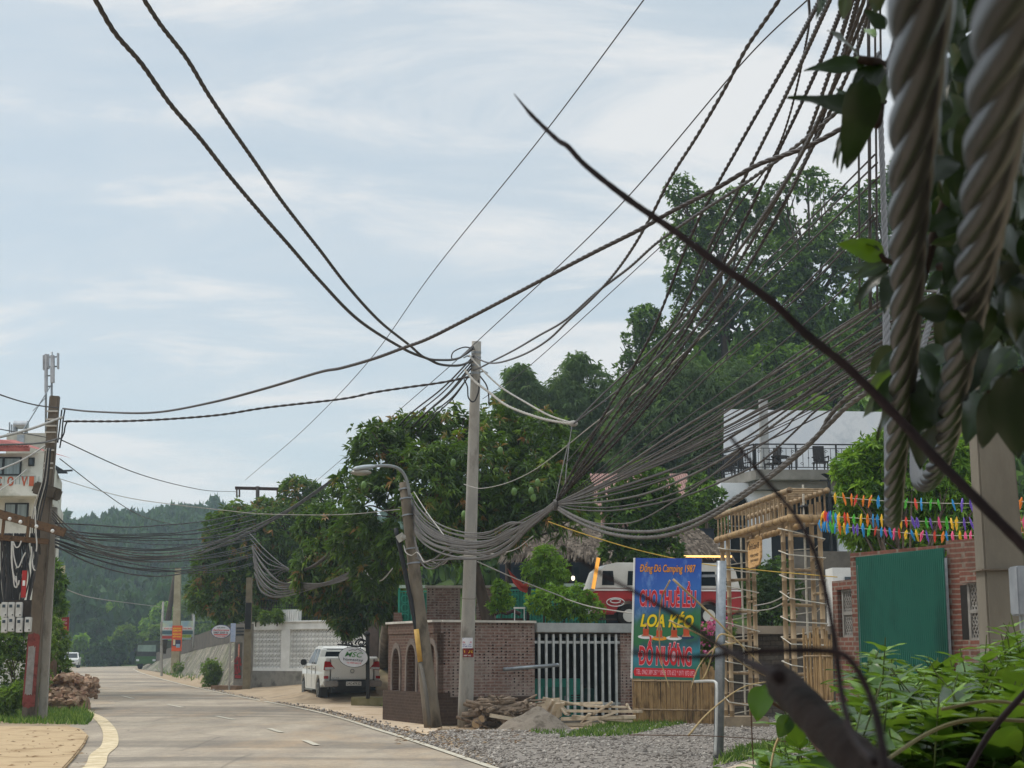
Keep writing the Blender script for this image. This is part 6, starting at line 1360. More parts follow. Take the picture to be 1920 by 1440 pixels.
tag(MB(Matrix.Translation(C0) @ Matrix.Rotation(math.atan2(nv.y, nv.x), 4, 'Z')).box((0, 0, .1), (1.0, .85, .26)).build('column_plinth', M('tan concrete plinth', '#9a8a72', '#827360', scale=4, rough=.95, bump=.3), bevel=.03), 'tan concrete plinth under the far bamboo column', 'plinth')
E0, E1 = C0-dv*.45, C1+dv*.55
for sa in (-1, 1):
    off = nv*(cw+.04)*sa*1.12
    for z, r_ in ((zl, .07), (zu, .06)):
        m = MB(); bpole(m, E0+off+Vector((0, 0, z)), E1+off+Vector((0, 0, z+.02)), r_, .5, 10); m.build('deck_beam', BAMD if z == zl else BAM, T, smooth=True)
    for k in range(19):
        c = mixv(E0, E1, .03+k*.94/18)+off; m = MB(); bpole(m, c+Vector((0, 0, zl)), c+Vector((0, 0, zu)), .02, .4, 6); m.build('slat', BAM, T, smooth=True)
for z in (zl+.07, zu+.05):
    for k in range(18):
        c = mixv(E0, E1, .02+k*.96/17)+Vector((0, 0, z)); m = MB(); bpole(m, c-nv*(cw*1.35), c+nv*(cw*1.35), .022, .3, 6); m.build('cross_slat', BAM, T, smooth=True)
c = E1+Vector((0, 0, zl)); m = MB(); bpole(m, c-nv*.42, c+nv*.5, .085, .4, 10); m.build('deck_beam', BAMD, T, smooth=True)
# wooden sign hung from the deck
ob = P(1406, 1066, 33.2); T = thing('wooden_sign', 'small wooden plank sign with burnt lettering hung from the bamboo gateway', 'sign', ob)
u2 = (dv*.98).normalized(); wbd, hbd = 1.02, .62
def ow(x, y, f=0): return ob+u2*(x*wbd)+Vector((0, 0, y*hbd))-nv*(f)
poly = [(0, .05), (.1, 0), (.55, .02), (.8, .06), (.98, .3), (1, .95), (.85, 1.05), (.5, .93), (.3, .98), (.12, .86), (.02, .7)]
mb = MB(); k = len(poly); mb.add([ow(x, y, 0) for x, y in poly]+[ow(x, y, .04) for x, y in poly], [(i, (i+1) % k, k+(i+1) % k, k+i) for i in range(k)]+[tuple(range(k-1, -1, -1)), tuple(range(k, 2*k))])
mb.build('plank', M('pale cut plank', '#c79a62', '#a87c48', scale=5, rough=.6, c3='#d6ac76', stretch=(1, 1, 4)), T)
BURN = M('burnt lettering', '#2c1a10', rough=.8)
lettering(T, 'Đồng Đò Camping 1987', ow(.12, .55, .041), u2, Zv, wbd*.8, hbd*.33, BURN, .004, .02, .2)
for y, t_ in ((.36, 'KÍNH CHÀO'), (.18, 'QUÝ KHÁCH')): lettering(T, t_, ow(.22, y, .041), u2, Zv, wbd*.6, hbd*.11, BURN, .004, .02)
for x in (.3, .9): MB().tube([ow(x, .93, .02), ow(x, .93, .02)+Vector((0, 0, zl-ow(x, .93).z))], .012, 5).build('cord', M('brown cord', '#6a5540', rough=.9), T)
p = P(1508, 954, 30.6); T = thing('lantern', 'little dark lantern hanging under the bamboo deck', 'lantern', p)
mb = MB(); mb.tube([p+Vector((0, 0, z)) for z in (-.12, .02, .04, .12)], [.06, .07, .1, .01], 8); mb.build('case', BI, T); MB().tube([p+Vector((0, 0, .1)), p+Vector((0, 0, .3))], .008, 5).build('cord', BI, T)
# bamboo picket fences
def picket(name, label, a, b, h, n, rmin=.014, rmax=.024):
    T = thing(name, label, 'fence', mixv(a, b, .5)); m = MB()
    for i in range(n):
        c = mixv(a, b, (i+random.uniform(-.3, .3))/(n-1)); m.tube([c+Vector((0, random.uniform(-.03, .03), 0)), c+Vector((random.uniform(-.03, .03), 0, h*random.uniform(.85, 1.08)))], random.uniform(rmin, rmax), 6)
    m.build('pickets', BAMD, T); m = MB()
    for z in (.25, .75): bpole(m, a+Vector((0, -.04, h*z)), b+Vector((0, -.04, h*z)), .02, .4, 6)
    m.build('rails', BAM, T); return T
picket('bamboo_fence', 'brown split bamboo picket fence below the blue signboard', P(1188, 1345, 34), P(1352, 1352, 33.2)*1, 1.35, 80) if False else picket('bamboo_fence', 'brown split bamboo picket fence below the blue signboard', Vector((P(1188, 1345, 36.6).x, 36.6, 0)), Vector((P(1360, 1352, 35.8).x, 35.8, 0)), 1.3, 90)
picket('bamboo_gate_leaf', 'short tan bamboo gate leaf beside the right bamboo column', Vector((P(1512, 1345, 29).x, 29, .35)), Vector((P(1562, 1352, 28.4).x, 28.4, .35)), 1.6, 26)

# ---------------------------------------------------------------- brick gateway with green sheet
A, B = P(1567, 1100, 26.2), P(1611, 1100, 25.2); C_, D_, E_ = P(1778, 1100, 23.2), P(1805, 1100, 23.9), P(1960, 1100, 21.6)
gz = lambda y, d: P(1600, y, d).z
T = thing('brick_gateway', 'unplastered orange brick gateway wall with concrete lattice panels', 'brick wall', (C_.x, 24, 0))
def wallseg(name, a, b, z0, z1, th, mat, T, bev=0):
    a, b = Vector((a.x, a.y, 0)), Vector((b.x, b.y, 0)); d = (b-a); L = d.length; 
    mb = MB(Matrix.Translation(a) @ Matrix.Rotation(math.atan2(d.y, d.x), 4, 'Z')); mb.box((L/2, th/2, (z0+z1)/2), (L, th, z1-z0)); return mb.build(name, mat, T, bevel=bev)
zp0, zp1 = gz(1040, 25.3), gz(1012, 23)
wallseg('pier', P(1596, 1100, 25.3), P(1612, 1100, 25.1), 0, zp0, .3, BR4, T)
wallseg('pier', C_, P(1846, 1100, 22.6), 0, zp1, .55, BR4, T)
wallseg('wall', P(1566, 1100, 25.9), P(1596, 1100, 25.35), 0, gz(1195, 25.6), .2, BR4, T); wallseg('wall', P(1566, 1100, 25.9), P(1596, 1100, 25.35), gz(1105, 25.6), gz(1088, 25.6), .26, BR4, T)
wallseg('wall', P(1560, 1100, 26), P(1569, 1100, 25.85), 0, gz(1090, 26), .24, BR4, T)
wallseg('wall', P(1800, 1100, 22.5), P(1985, 1100, 20.6), 0, gz(1200, 22), .2, BR4, T); wallseg('wall', P(1800, 1100, 22.5), P(1985, 1100, 20.6), gz(1092, 22.3), gz(1070, 22.3), .26, BR4, T)
wallseg('lintel_course', P(1597, 1100, 25.2), C_, gz(1042, 25.2)-.03, gz(1042, 25.2)+.04, .2, BR4, T)
def lattice(a, b, z0, z1, nx, nz):
    a, b = Vector((a.x, a.y, 0)), Vector((b.x, b.y, 0)); d = b-a; L = d.length
    mb = MB(Matrix.Translation(a) @ Matrix.Rotation(math.atan2(d.y, d.x), 4, 'Z')); dx, dz = L/nx, (z1-z0)/nz; an = math.atan2(dz, dx*.5); hl_ = math.hypot(dz, dx*.5)
    for i in range(nx):
        for j in range(nz):
            for s_ in (-1, 1):
                mb.box((dx*(i+.25), .1+s_*.003, z0+dz*(j+.5)), (hl_*1.02, .05, .02), Matrix.Rotation(s_*an*(1 if j % 2 else -1), 3, 'Y')); mb.box((dx*(i+.75), .1-s_*.003, z0+dz*(j+.5)), (hl_*1.02, .05, .02), Matrix.Rotation(-s_*an*(1 if j % 2 else -1), 3, 'Y'))
    for x in (0, L): mb.box((x, .1, (z0+z1)/2), (.05, .09, z1-z0))
    for z in (z0, (z0+z1)/2, z1): mb.box((L/2, .1, z), (L, .09, .05))
    mb.build('lattice_panel', M('pale cast concrete', '#8f8b84', '#746f69', scale=6, rough=.9), T)
lattice(P(1573, 1100, 25.75), P(1596, 1100, 25.35), gz(1194, 25.6), gz(1106, 25.6), 3, 8)
wallseg('back_infill', P(1567, 1100, 26.25), P(1597, 1100, 25.7), gz(1195, 25.6)+.01, gz(1105, 25.6)-.01, .05, M('dark infill', '#2a2622', '#1f1c19', rough=.95), T)
lattice(P(1809, 1100, 22.42), P(1866, 1100, 21.8), gz(1199, 22), gz(1093, 22.3), 5, 8)
wallseg('back_infill', P(1800, 1100, 22.85), P(1985, 1100, 20.95), gz(1200, 22)+.01, gz(1093, 22.3)-.01, .05, M('dark infill', '#2a2622', '#1f1c19', rough=.95), T)
T = thing('green_sheet_gate', 'dark green corrugated sheet closing the brick gateway', 'gate', (mixv(P(1611, 1100, 25.1), C_, .5).x, 24, 0))
a, b = P(1611.5, 1100, 25.1), P(1778, 1100, 23.15); a.z = b.z = 0; d_ = b-a; L = d_.length; nrm = Vector((d_.y, -d_.x, 0)).normalized(); mb = MB(); kk = 46*4
za, zb2 = gz(1045, 25.1), P(1778, 1027, 23.15).z
for i in range(kk+1):
    t = i/kk; p = a+d_*t+nrm*(.04+.013*(1 if i % 4 in (0, 1) else -1)); mb.v += [(p.x, p.y, .05), (p.x, p.y, za+(zb2-za)*t)]
mb.f = [[2*i, 2*i+2, 2*i+3, 2*i+1] for i in range(kk)]; mb.mi = [0]*kk
mb.build('corrugated_sheet', M('dark green sheet metal', '#205f50', '#194e41', scale=.8, rough=.5, c3='#256858', stretch=(1, 1, .3)), T, recalc=False)
for t in (.005, .995): MB().box((a+d_*t+nrm*.02+Vector((0, 0, 1.5))), (.04, .04, 3.0)).build('frame_post', STEEL, T)

# ---------------------------------------------------------------- pinwheel strings
PC = [M('pinwheel '+n, c1, c2, scale=9, rough=.5) for n, c1, c2 in (('orange', '#f08a2a', '#e0761c'), ('green', '#58c23c', '#48ac30'), ('blue', '#2a98d8', '#2080bc'), ('yellow', '#f0c22c', '#e0ae20'), ('pink', '#e85a88', '#d84878'), ('purple', '#7a5cc0', '#684cae'), ('red', '#e8503a', '#d4402c'))]
def pw_mesh(seed):
    r = random.Random(seed); mb = MB()
    for k in range(2):
        a = r.uniform(.8, 1.4)*(1 if k else -1); mb.box((.012*(k*2-1), .01*k, .02-.05*k), (.05, .012, .1), Matrix.Rotation(a, 3, 'Z') @ Matrix.Rotation(r.uniform(-.5, .5), 3, 'Y'))
    mb.prism([(-.032, -.02), (0, -.115), (.03, -.03), (.036, .06), (.008, .12), (-.028, .05)], -.012, .014)
    return mb
PWM = {}
for si, (pts, n, lab) in enumerate(([[(1560, 931), (1640, 938), (1740, 943), (1840, 944), (1925, 940)], 24, 'topmost sparse string of coloured paper pinwheels'], [[(1540, 965), (1570, 969), (1650, 974), (1740, 978), (1840, 980), (1925, 978)], 40, 'middle string of coloured paper pinwheels'], [[(1535, 983), (1570, 987), (1650, 994), (1740, 1003), (1840, 1004), (1925, 998)], 44, 'lowest crowded string of coloured paper pinwheels'])):
    d0, d1 = 29.5, 25.5; sp2 = spline(pts, sub=10); W3 = [P(x, y, d0+(d1-d0)*(x-1480)/445) for x, y in sp2]
    T = thing('pinwheel_string', lab+' hung before the lime green tree', 'bunting', W3[0]); MB().tube(W3, .006, 4).build('string', M('pale string', '#b9b4a6', rough=.8), T)
    for i in range(n):
        t = (i+.5+random.uniform(-.35, .35))/n*(len(W3)-1); k = min(int(t), len(W3)-2); p = mixv(W3[k], W3[k+1], t-k); ci = random.randrange(7); key = (ci, random.randrange(3))
        if key not in PWM:
            me = pw_mesh(hash(key) % 97).mesh('pinwheel'); me.materials.append(PC[ci]); PWM[key] = me
        o_ = bpy.data.objects.new('pinwheel', PWM[key]); COL.objects.link(o_); o_.parent = T
        o_.location = p-Vector(W3[0])+Vector((0, 0, -.03)); o_.rotation_euler = (random.uniform(-.2, .2), random.uniform(-.3, .3), random.uniform(-1, 1)); o_.scale = (.78*random.uniform(.7, 1.1),)*2+(random.uniform(.85, 1.15),)

# ---------------------------------------------------------------- timber piles, sand, flowers
LOGM = M('grey brown branch wood', '#6f5f50', '#4a3f35', scale=6, rough=.95, bump=.5, c3='#8a7866', bscale=26); PLK = M('weathered plank', '#b8a68e', '#94836c', scale=4, rough=.9, c3='#c9b9a2', bump=.2, stretch=(1, 1, 1)); CUT = M('pale cut wood', '#b89c78', '#9a8060', scale=8, rough=.9)
w0 = Vector((P(945, 1364, 34.75).x, 34.75, 0)); T = thing('log_pile', 'heap of grey cut branches and logs at the foot of the tall pole', 'log pile', w0); mb = MB(); rr = random.Random(11)
for i in range(110):
    h_ = max(0.03, .62*rr.random()**1.3); c = w0+Vector((rr.uniform(-.75, .75)*(1.1-h_*.5), rr.uniform(-.35, .55), h_)); a = rr.gauss(0, .45) if rr.random() < .6 else rr.uniform(0.6, 1.6); l = rr.uniform(.3, .95); r_ = rr.uniform(.018, .055)
    v = Vector((math.cos(a), math.sin(a)*.6, rr.gauss(-.05, .22)))*l*.5; mb.tube([c-v, c+Vector((0, 0, rr.uniform(-.02, .03))), c+v], [r_, r_*.95, r_*.8], 7)
mb.build('branches', LOGM, T, recalc=False)
for (x, y, r_) in ((893, 1357, .12), (903, 1348, .09)): p = P(x, y, w0.y-.35); mb = MB(); mb.tube([p, p+Vector((.1, .6, .02))], r_, 12); mb.build('thick_log', LOGM, T); MB().disc(p+Vector((0, -.004, 0)), r_*.8, .01, 12, 'y').build('cut_end', CUT, T)
for i, (x0, y0, x1, y1, r_) in enumerate([(886, 1326, 965, 1312, .06), (880, 1336, 975, 1321, .05), (915, 1318, 958, 1308, .045), (900, 1312, 960, 1316, .04)]): mb = MB(); mb.tube([P(x0, y0, w0.y-.2), P((x0+x1)/2, (y0+y1)/2+2, w0.y-.1), P(x1, y1, w0.y)], r_, 8); mb.build('long_branch', LOGM, T, smooth=True)
mb = MB(); mb.beam(P(918, 1341, w0.y-.5), P(978, 1351, w0.y-.4), .05, .08); mb.build('plank', PLK, T)
w1 = Vector((P(1105, 1360, 35.7).x, 35.7, 0)); T = thing('timber_pile', 'untidy heap of pale planks and boards in front of the barred gate', 'timber pile', w1)
for (x0, y0, x1, y1, w_, h_, d) in [(1018, 1308, 1105, 1325, .1, .03, 0), (1100, 1324, 1175, 1326, .13, .04, -.1), (1052, 1348, 1192, 1344, .22, .06, -.25), (1060, 1333, 1205, 1334, .08, .05, -.15), (1090, 1358, 1160, 1334, .1, .04, -.35), (1018, 1355, 1040, 1312, .3, .04, -.1), (1035, 1350, 1050, 1318, .35, .03, -.2), (1112, 1340, 1148, 1316, .12, .04, -.2), (1090, 1360, 1106, 1338, .14, .03, -.3), (1120, 1346, 1135, 1357, .14, .03, -.35), (968, 1318, 990, 1331, .16, .04, 0), (1050, 1323, 1065, 1340, .18, .03, -.1), (1072, 1343, 1186, 1352, .1, .05, -.3), (1005, 1322, 1130, 1318, .07, .05, .1), (992, 1310, 1000, 1335, .05, .05, 0), (965, 1325, 977, 1345, .06, .05, -.1), (1175, 1319, 1183, 1336, .04, .04, -.1)]:
    a_, b_ = P(x0, y0, w1.y+d), P(x1, y1, w1.y+d-.1); a_.z = max(a_.z, .04); b_.z = max(b_.z, .04); MB().beam(a_, b_, w_*1.35, h_*1.2).build('plank', PLK, T, bevel=.005)
mb = MB(); p = P(1028, 1322, w1.y-.1); q = [(1012, 1342), (1016, 1310), (1050, 1308), (1054, 1342), (1040, 1352)]; mb.add([P(x, y, w1.y-.3+.12*(i % 2)) for i, (x, y) in enumerate(q)]+[P(x, y, w1.y-.25+.12*(i % 2)) for i, (x, y) in enumerate(q)], [(0, 1, 2, 3, 4), (9, 8, 7, 6, 5)]+[(i, (i+1) % 5, 5+(i+1) % 5, 5+i) for i in range(5)]); mb.build('broken_board', M('pale plywood', '#c4b49c', '#a8977e', scale=3, rough=.85), T)
sm = Vector((P(1003, 1374, 33.0).x, 33.0, 0)); n_ = 26; mb = MB()
for i in range(n_+1):
    for j in range(n_+1):
        x, y = (i/n_*2-1), (j/n_*2-1); r_ = math.hypot(x, y); z = .46*max(0, 1-r_**1.3)*(1+.18*math.sin(5*x+2*y)+.12*math.sin(9*y-4*x)); mb.v.append((sm.x+x*.85, sm.y+.35+y*.8, z-.01))
mb.f = [[i*(n_+1)+j, (i+1)*(n_+1)+j, (i+1)*(n_+1)+j+1, i*(n_+1)+j+1] for i in range(n_) for j in range(n_)]; mb.mi = [0]*len(mb.f)
tag(mb.build('sand_heap', M('damp sand', '#766b5f', '#5f554a', scale=5, rough=.95, bump=.6, c3='#857a6c', bscale=30), smooth=True, recalc=False), 'low heap of grey sand between the branches and the planks', 'sand heap', kind='thing')
for i, (x, y, s_) in enumerate([(1012, 1362, .12), (985, 1352, .16), (860, 1375, .1), (1035, 1368, .08), (1090, 1372, .07)]):
    p = G(x, y); mb = MB(); mb.ball(p+Vector((0, -.3 if i < 2 else 0, .25 if i < 2 else .03)), (s_, s_*.7, s_*.5), 9, 6); tag(mb.build('stone', M('brown stone', '#6f6256', '#54483e', scale=6, rough=.95, bump=.5), smooth=True), ['flat brown stone lying on the front of the sand heap', 'grey stone near the top of the sand heap', 'small stone on the road verge before the tall pole', 'small stone right of the sand heap', 'tiny stone in the grass before the planks'][i], 'stone')
# dirt litter and twigs
V, Tt, C = [], [], []
def twig(x, y, z, l, w_, a):
    c, s_ = math.cos(a)*l/2, math.sin(a)*l/2; k = len(V); nx, ny = -math.sin(a)*w_/2, math.cos(a)*w_/2
    V.extend([(x-c, y-s_, z), (x+nx, y+ny, z+w_*.6), (x+c, y+s_, z+w_*.2), (x-nx, y-ny, z)]); Tt.extend([(k, k+1, k+2), (k, k+2, k+3)]); C.extend([random.random()]*4)
for i in range(360):
    if i < 80: q = G(random.uniform(-5, 165), random.uniform(1364, 1438), .07); z = .075
    else: q = G(random.uniform(740, 1000), random.uniform(1366, 1400)); z = .04
    twig(q.x, q.y, z, random.uniform(.04, .15), random.uniform(.01, .03), random.uniform(0, 3.1))
tag(link('dry_leaves', npmesh('litter', np.array(V), np.array(Tt), np.array(C)), leafmat('dry leaf', [(0, '#4a3424'), (.6, '#7a5a3c'), (1, '#a08660')], trans=.05, rough=.9), origin=(0, 0, 0)), 'dry fallen leaves and twigs on the pavement and verge', 'dry leaves', kind='stuff')
V, Tt, C = leafcloud([L3(x, y, r_, 38.2) for x, y, r_ in [(1322, 1182, 16), (1340, 1172, 14), (1362, 1168, 12), (1318, 1212, 10), (1328, 1226, 8)]], 700, .07, .05, ros=5, droop=0, gap=.1, seed=88, tint=(.2, .9), young=0)
link('blossoms', npmesh('blossoms', V, Tt, C), leafmat('pink petal', [(0, '#c23a78'), (.6, '#e06aa0'), (1, '#e8b8cc')], trans=.3, rough=.6, tcol='#e878a8'), [o_ for o_ in bpy.data.objects if o_.name.startswith('flower_bush')][0])
# ---------------------------------------------------------------- cables
KGREY = M('grey cable sheath', '#5f5b57', '#454240', scale=9, rough=.55); KDARK = M('dark cable sheath', '#3a3230', '#2a2423', scale=9, rough=.5)
KBLK = M('black cable sheath', '#1a1a1c', '#242426', scale=9, rough=.5); KPALE = M('pale cable sheath', '#a8a49c', '#8b8780', scale=9, rough=.55); KYEL = M('yellow cord', '#d8b454', '#bf9a40', scale=9, rough=.7); KMED = M('grey brown cable sheath', '#46413e', '#322e2d', scale=9, rough=.5)
def plan(px, A, B):
    s, a, b = (px-960)/F, (A[0]-960)/F, (B[0]-960)/F; den = (b*B[1]-a*A[1])-s*(B[1]-A[1])
    if abs(den) < 1e-6: return A[1]
    t = (s*A[1]-a*A[1])/den; return A[1]+t*(B[1]-A[1])
def cable_pts(pts, dA, dB, ends=None, sub=10, jitter=1.2):
    """hang the cable in the vertical plane through its two ends"""
    if len(pts) > 4 and jitter: pts = [p if i in (0, len(pts)-1) else (p[0]+random.uniform(-jitter, jitter), p[1]+random.uniform(-jitter, jitter), *p[2:]) for i, p in enumerate(pts)]
    q = spline([p[:2] for p in pts], sub=sub)
    if len(pts[0]) == 3:
        dd = spline([(p[2],) for p in pts], sub=sub); return [P(a[0], a[1], d[0]) for a, d in zip(q, dd)]
    A, B = ends or ((pts[0][0], dA), (pts[-1][0], dB))
    lo, hi = min(A[1], B[1])*.6, max(A[1], B[1])*1.4
    xs = [a[0] for a in q]; mono = all(b > a for a, b in zip(xs, xs[1:])) or all(b < a for a, b in zip(xs, xs[1:]))
    if not mono or abs(A[0]-B[0]) < 60:
        L = np.r_[0, np.cumsum([math.hypot(b[0]-a[0], b[1]-a[1]) for a, b in zip(q, q[1:])])]
        return [P(a[0], a[1], dA+(dB-dA)*l/L[-1]) for a, l in zip(q, L)]
    return [P(a[0], a[1], min(hi, max(lo, plan(a[0], A, B)))) for a in q]
def twist_geo(mb, W, r, ns, pitch, n=5, rs=None, seg=10, ph=0, rfun=None):
    A, s = resample([tuple(p) for p in W], pitch/seg); k = len(A)
    T = np.gradient(A, axis=0); T /= np.linalg.norm(T, axis=1)[:, None]+1e-12
    up = np.array([0, 0, 1.0]); u = np.cross(T, up); bad = np.linalg.norm(u, axis=1) < .05
    u[bad] = np.cross(T[bad], np.array([0, 1.0, 0])); u = u/np.linalg.norm(u, axis=1)[:, None]
    for i in range(1, k):
        v = u[i-1]-T[i]*u[i-1].dot(T[i]); u[i] = v/np.linalg.norm(v)
    w = np.cross(T, u); rs = rs or r*.62
    for j in range(ns):
        a = 2*math.pi*(s/pitch+j/ns)+ph; c = A+u*(np.cos(a)*(r-rs)*1.0)[:, None]+w*(np.sin(a)*(r-rs))[:, None]
        mb.tube([tuple(x) for x in c], rs, n)
def cable(name, label, pts, dA=0, dB=0, wpx=4, mat=KGREY, tw=0, group=None, ends=None, pitch=None, cat='cable'):
    W = cable_pts(pts, dA, dB, ends); dm = sum(p.y for p in W)/len(W); r = max(.004, S(wpx, dm)/2); mb = MB()
    if tw: twist_geo(mb, W, r, tw, pitch or r*14, n=5, seg=9, ph=random.uniform(0, 6))
    else: mb.tube(W, r, 6)
    return tag(mb.build(name, mat, smooth=True, recalc=False), label, cat, group)
TP = 'twisted_cable'
# overhead pair coming from the upper left
cable(TP, 'upper left twisted power cable, the one reaching the photo edge further left', [(172, -14), (215, 60), (265, 120), (320, 195), (375, 260), (430, 328), (490, 400), (545, 462), (600, 525), (670, 600), (757, 654), (800, 672), (825, 684), (860, 686), (887, 676)], 14, 34, 7.5, KMED, 3)
cable(TP, 'upper left twisted power cable, the one running closer to the middle', [(262, -14), (300, 45), (350, 110), (390, 175), (430, 235), (475, 300), (520, 365), (560, 420), (600, 470), (650, 535), (710, 600), (767, 647), (795, 669), (825, 676), (860, 671), (888, 650)], 14, 34, 7, KMED, 3)
cable(TP, 'long twisted cable crossing the whole sky from the left pole to the upper right', [(118, 766), (180, 773), (290, 774), (400, 755), (500, 728), (600, 697), (640, 690), (702, 672), (757, 652), (802, 635), (872, 600), (960, 555), (1050, 505), (1120, 470), (1200, 430), (1260, 395), (1340, 355), (1420, 310), (1500, 280), (1570, 245), (1660, 190)], 36.5, 11, 7, KDARK, 3)
cable(TP, 'dark sagging cable from the left pole to the tall pole', [(120, 790), (250, 789), (400, 778), (500, 765), (640, 748), (700, 737), (760, 727), (830, 717), (886, 705)], 36.5, 34, 5, KDARK, 2)
cable(TP, 'twisted cable leaving the tall pole to the right, steep upper one', [(886, 664), (902, 674), (922, 680), (952, 676), (990, 660), (1030, 635), (1067, 600), (1110, 560), (1150, 515), (1185, 465), (1220, 405), (1260, 330), (1310, 250), (1360, 165), (1400, 90), (1440, 30), (1470, -15)], 34, 11, 5.5, KMED, 2)
cable(TP, 'twisted cable leaving the tall pole to the right, lower flatter one', [(888, 694), (902, 689), (927, 676), (965, 655), (1010, 629), (1060, 600), (1120, 548), (1180, 500), (1240, 450), (1330, 388), (1400, 340), (1500, 270), (1600, 185), (1660, 130)], 34, 11, 5.5, KMED, 2)
for i, (pts, dA, dB, lab) in enumerate((([(1218, -15), (1025, 245), (820, 500), (700, 665), (580, 795), (460, 900)], 20, 80, 'thin straight wire crossing the sky from the top middle to the T pole'), ([(1530, -15), (1400, 110), (1160, 390), (900, 635), (770, 750), (620, 880), (560, 930)], 16, 75, 'thin straight wire running down from the top right past the tall pole'), ([(1250, 452), (1000, 680), (905, 748)], 22, 36, 'short thin wire slanting down to the tall pole below the twisted pair'), ([(115, 825), (250, 885), (370, 917), (445, 922)], 37, 82, 'thin wire from the left pole to the T pole cross arm'), ([(112, 860), (190, 920), (260, 965), (330, 985)], 37, 60, 'thin wire falling right from the left pole collar'), ([(110, 897), (190, 920), (270, 938), (420, 957), (500, 965), (640, 966), (750, 955)], 37, 36, 'pale thin wire passing before the mango trees to the leaning pole'), ([(112, 1100), (170, 1120), (300, 1138)], 60, 130, 'thin yellowish wire across the far trees'))):
    cable('thin_wire', lab, pts, dA, dB, 1.5, KPALE if i >= 5 else KMED)
# pale ropes from the tall pole to the fan
cable(TP, 'pale thick twisted cable drooping from the tall pole over the mango crown, upper one', [(880, 666), (900, 690), (940, 725), (990, 757), (1030, 779), (1075, 794)], 33.8, 29, 4, KPALE, 3)
cable(TP, 'pale thick twisted cable drooping from the tall pole over the mango crown, lower one', [(872, 694), (890, 715), (915, 732), (952, 760), (1002, 780), (1040, 790), (1075, 795)], 33.8, 29, 5.5, KPALE, 3)
for i, pts in enumerate([[(1075, 795), (1150, 722), (1230, 650), (1300, 575), (1400, 450), (1480, 330), (1545, 200), (1600, 60), (1625, -15)], [(1075, 795), (1160, 730), (1250, 650), (1330, 545), (1430, 405), (1500, 290), (1570, 150), (1625, 20), (1640, -15)]]):
    cable(TP, 'dark twisted cable continuing the pale ropes up to the top right', pts, 29, 9.5, 6, KMED, 3, 'dark cables rising from the rope knot')
mb = MB(); c = P(1075, 794, 28.9); mb.ball(c, (.09, .05, .06), 8, 6); tag(mb.build('cable_clamp', KPALE, smooth=True), 'pale clamp where the drooping ropes meet the dark cables', 'clamp')
# small loops at the tall pole
for i, (pts, w_, m_, lab) in enumerate((([(890, 655), (872, 652), (852, 658), (846, 668), (850, 673), (870, 668), (888, 654)], 2.6, KDARK, 'small black loop of cable beside the top of the tall pole'), ([(870, 711), (876, 725), (878, 745), (884, 753), (892, 748), (897, 730), (897, 712)], 3, KBLK, 'black cable loop hanging on the tall pole below its top'), ([(900, 705), (912, 722), (916, 740), (917, 760)], 3, KDARK, 'short dark cable tail right of the tall pole'))):
    cable('cable_loop', lab, pts, 33.7, 33.7, w_, m_)
for i, (x0, y0, x1, y1) in enumerate([(888, 668, 767, 778), (886, 676, 772, 784), (884, 690, 790, 782), (882, 700, 815, 780), (884, 684, 797, 776), (880, 704, 812, 775)]):
    cable('thin_wire', 'dark wire running down from the tall pole into the mango crown', [(x0, y0), ((x0+x1)/2+3, (y0+y1)/2+4), (x1, y1), (x1-40, y1+46)], 33.9, 44, 3, KDARK, 2 if i % 2 else 0, 'dark wires from the tall pole into the mango tree')
cable('thin_wire', 'drooping thin wire round the middle of the tall pole', [(870, 908), (880, 912), (905, 915), (950, 905), (1000, 882), (1050, 845), (1120, 790), (1250, 690), (1330, 620)], 34, 20, 1.8, KPALE)
# steep dark cables from upper right down to the knot
EA, EB = (755, 36.0), (1845, 12.0)
GD = 'steep dark cables dropping from the upper right to the knot'
KN = [(1040, 945)]
for i, pts in enumerate([[(1545, -15), (1500, 120), (1420, 285), (1340, 440), (1250, 640), (1140, 805)], [(1562, -15), (1505, 150), (1440, 300), (1350, 480), (1290, 615), (1150, 805)], [(1590, -15), (1540, 130), (1470, 290), (1380, 470), (1285, 640), (1160, 800)], [(1602, -15), (1550, 150), (1490, 310), (1385, 490), (1300, 620), (1170, 795)],
                         [(1612, -15), (1560, 140), (1500, 290), (1400, 480), (1320, 600), (1190, 780)], [(1638, -10), (1580, 120), (1480, 310), (1410, 440), (1300, 610), (1180, 770)], [(1516, -15), (1492, 60), (1430, 260), (1330, 400), (1255, 545), (1170, 690), (1100, 800)]]):
    nm_ = len(pts)-1; pts = [(p[0]+(i-3)*13*math.sin(math.pi*min(1, (k+.3)/nm_*.8)), p[1]+(i-3)*3) if 0 < k else tuple(p) for k, p in enumerate(pts)]+[(1040+(i % 3)*7, 945-(i % 3)*8)]; n_ = len(pts); dep = [9.5+(23.6-9.5)*(k/(n_-1))**.9 for k in range(n_)]
    cable(TP, 'steep dark twisted cable falling from the top right to the cable knot', [(x, y, d) for (x, y), d in zip(pts, dep)], wpx=7 if i not in (6,) else 4, mat=KMED if i % 2 else KDARK, tw=2, group=GD)
GT = 'thin straight wires across the right hillside'
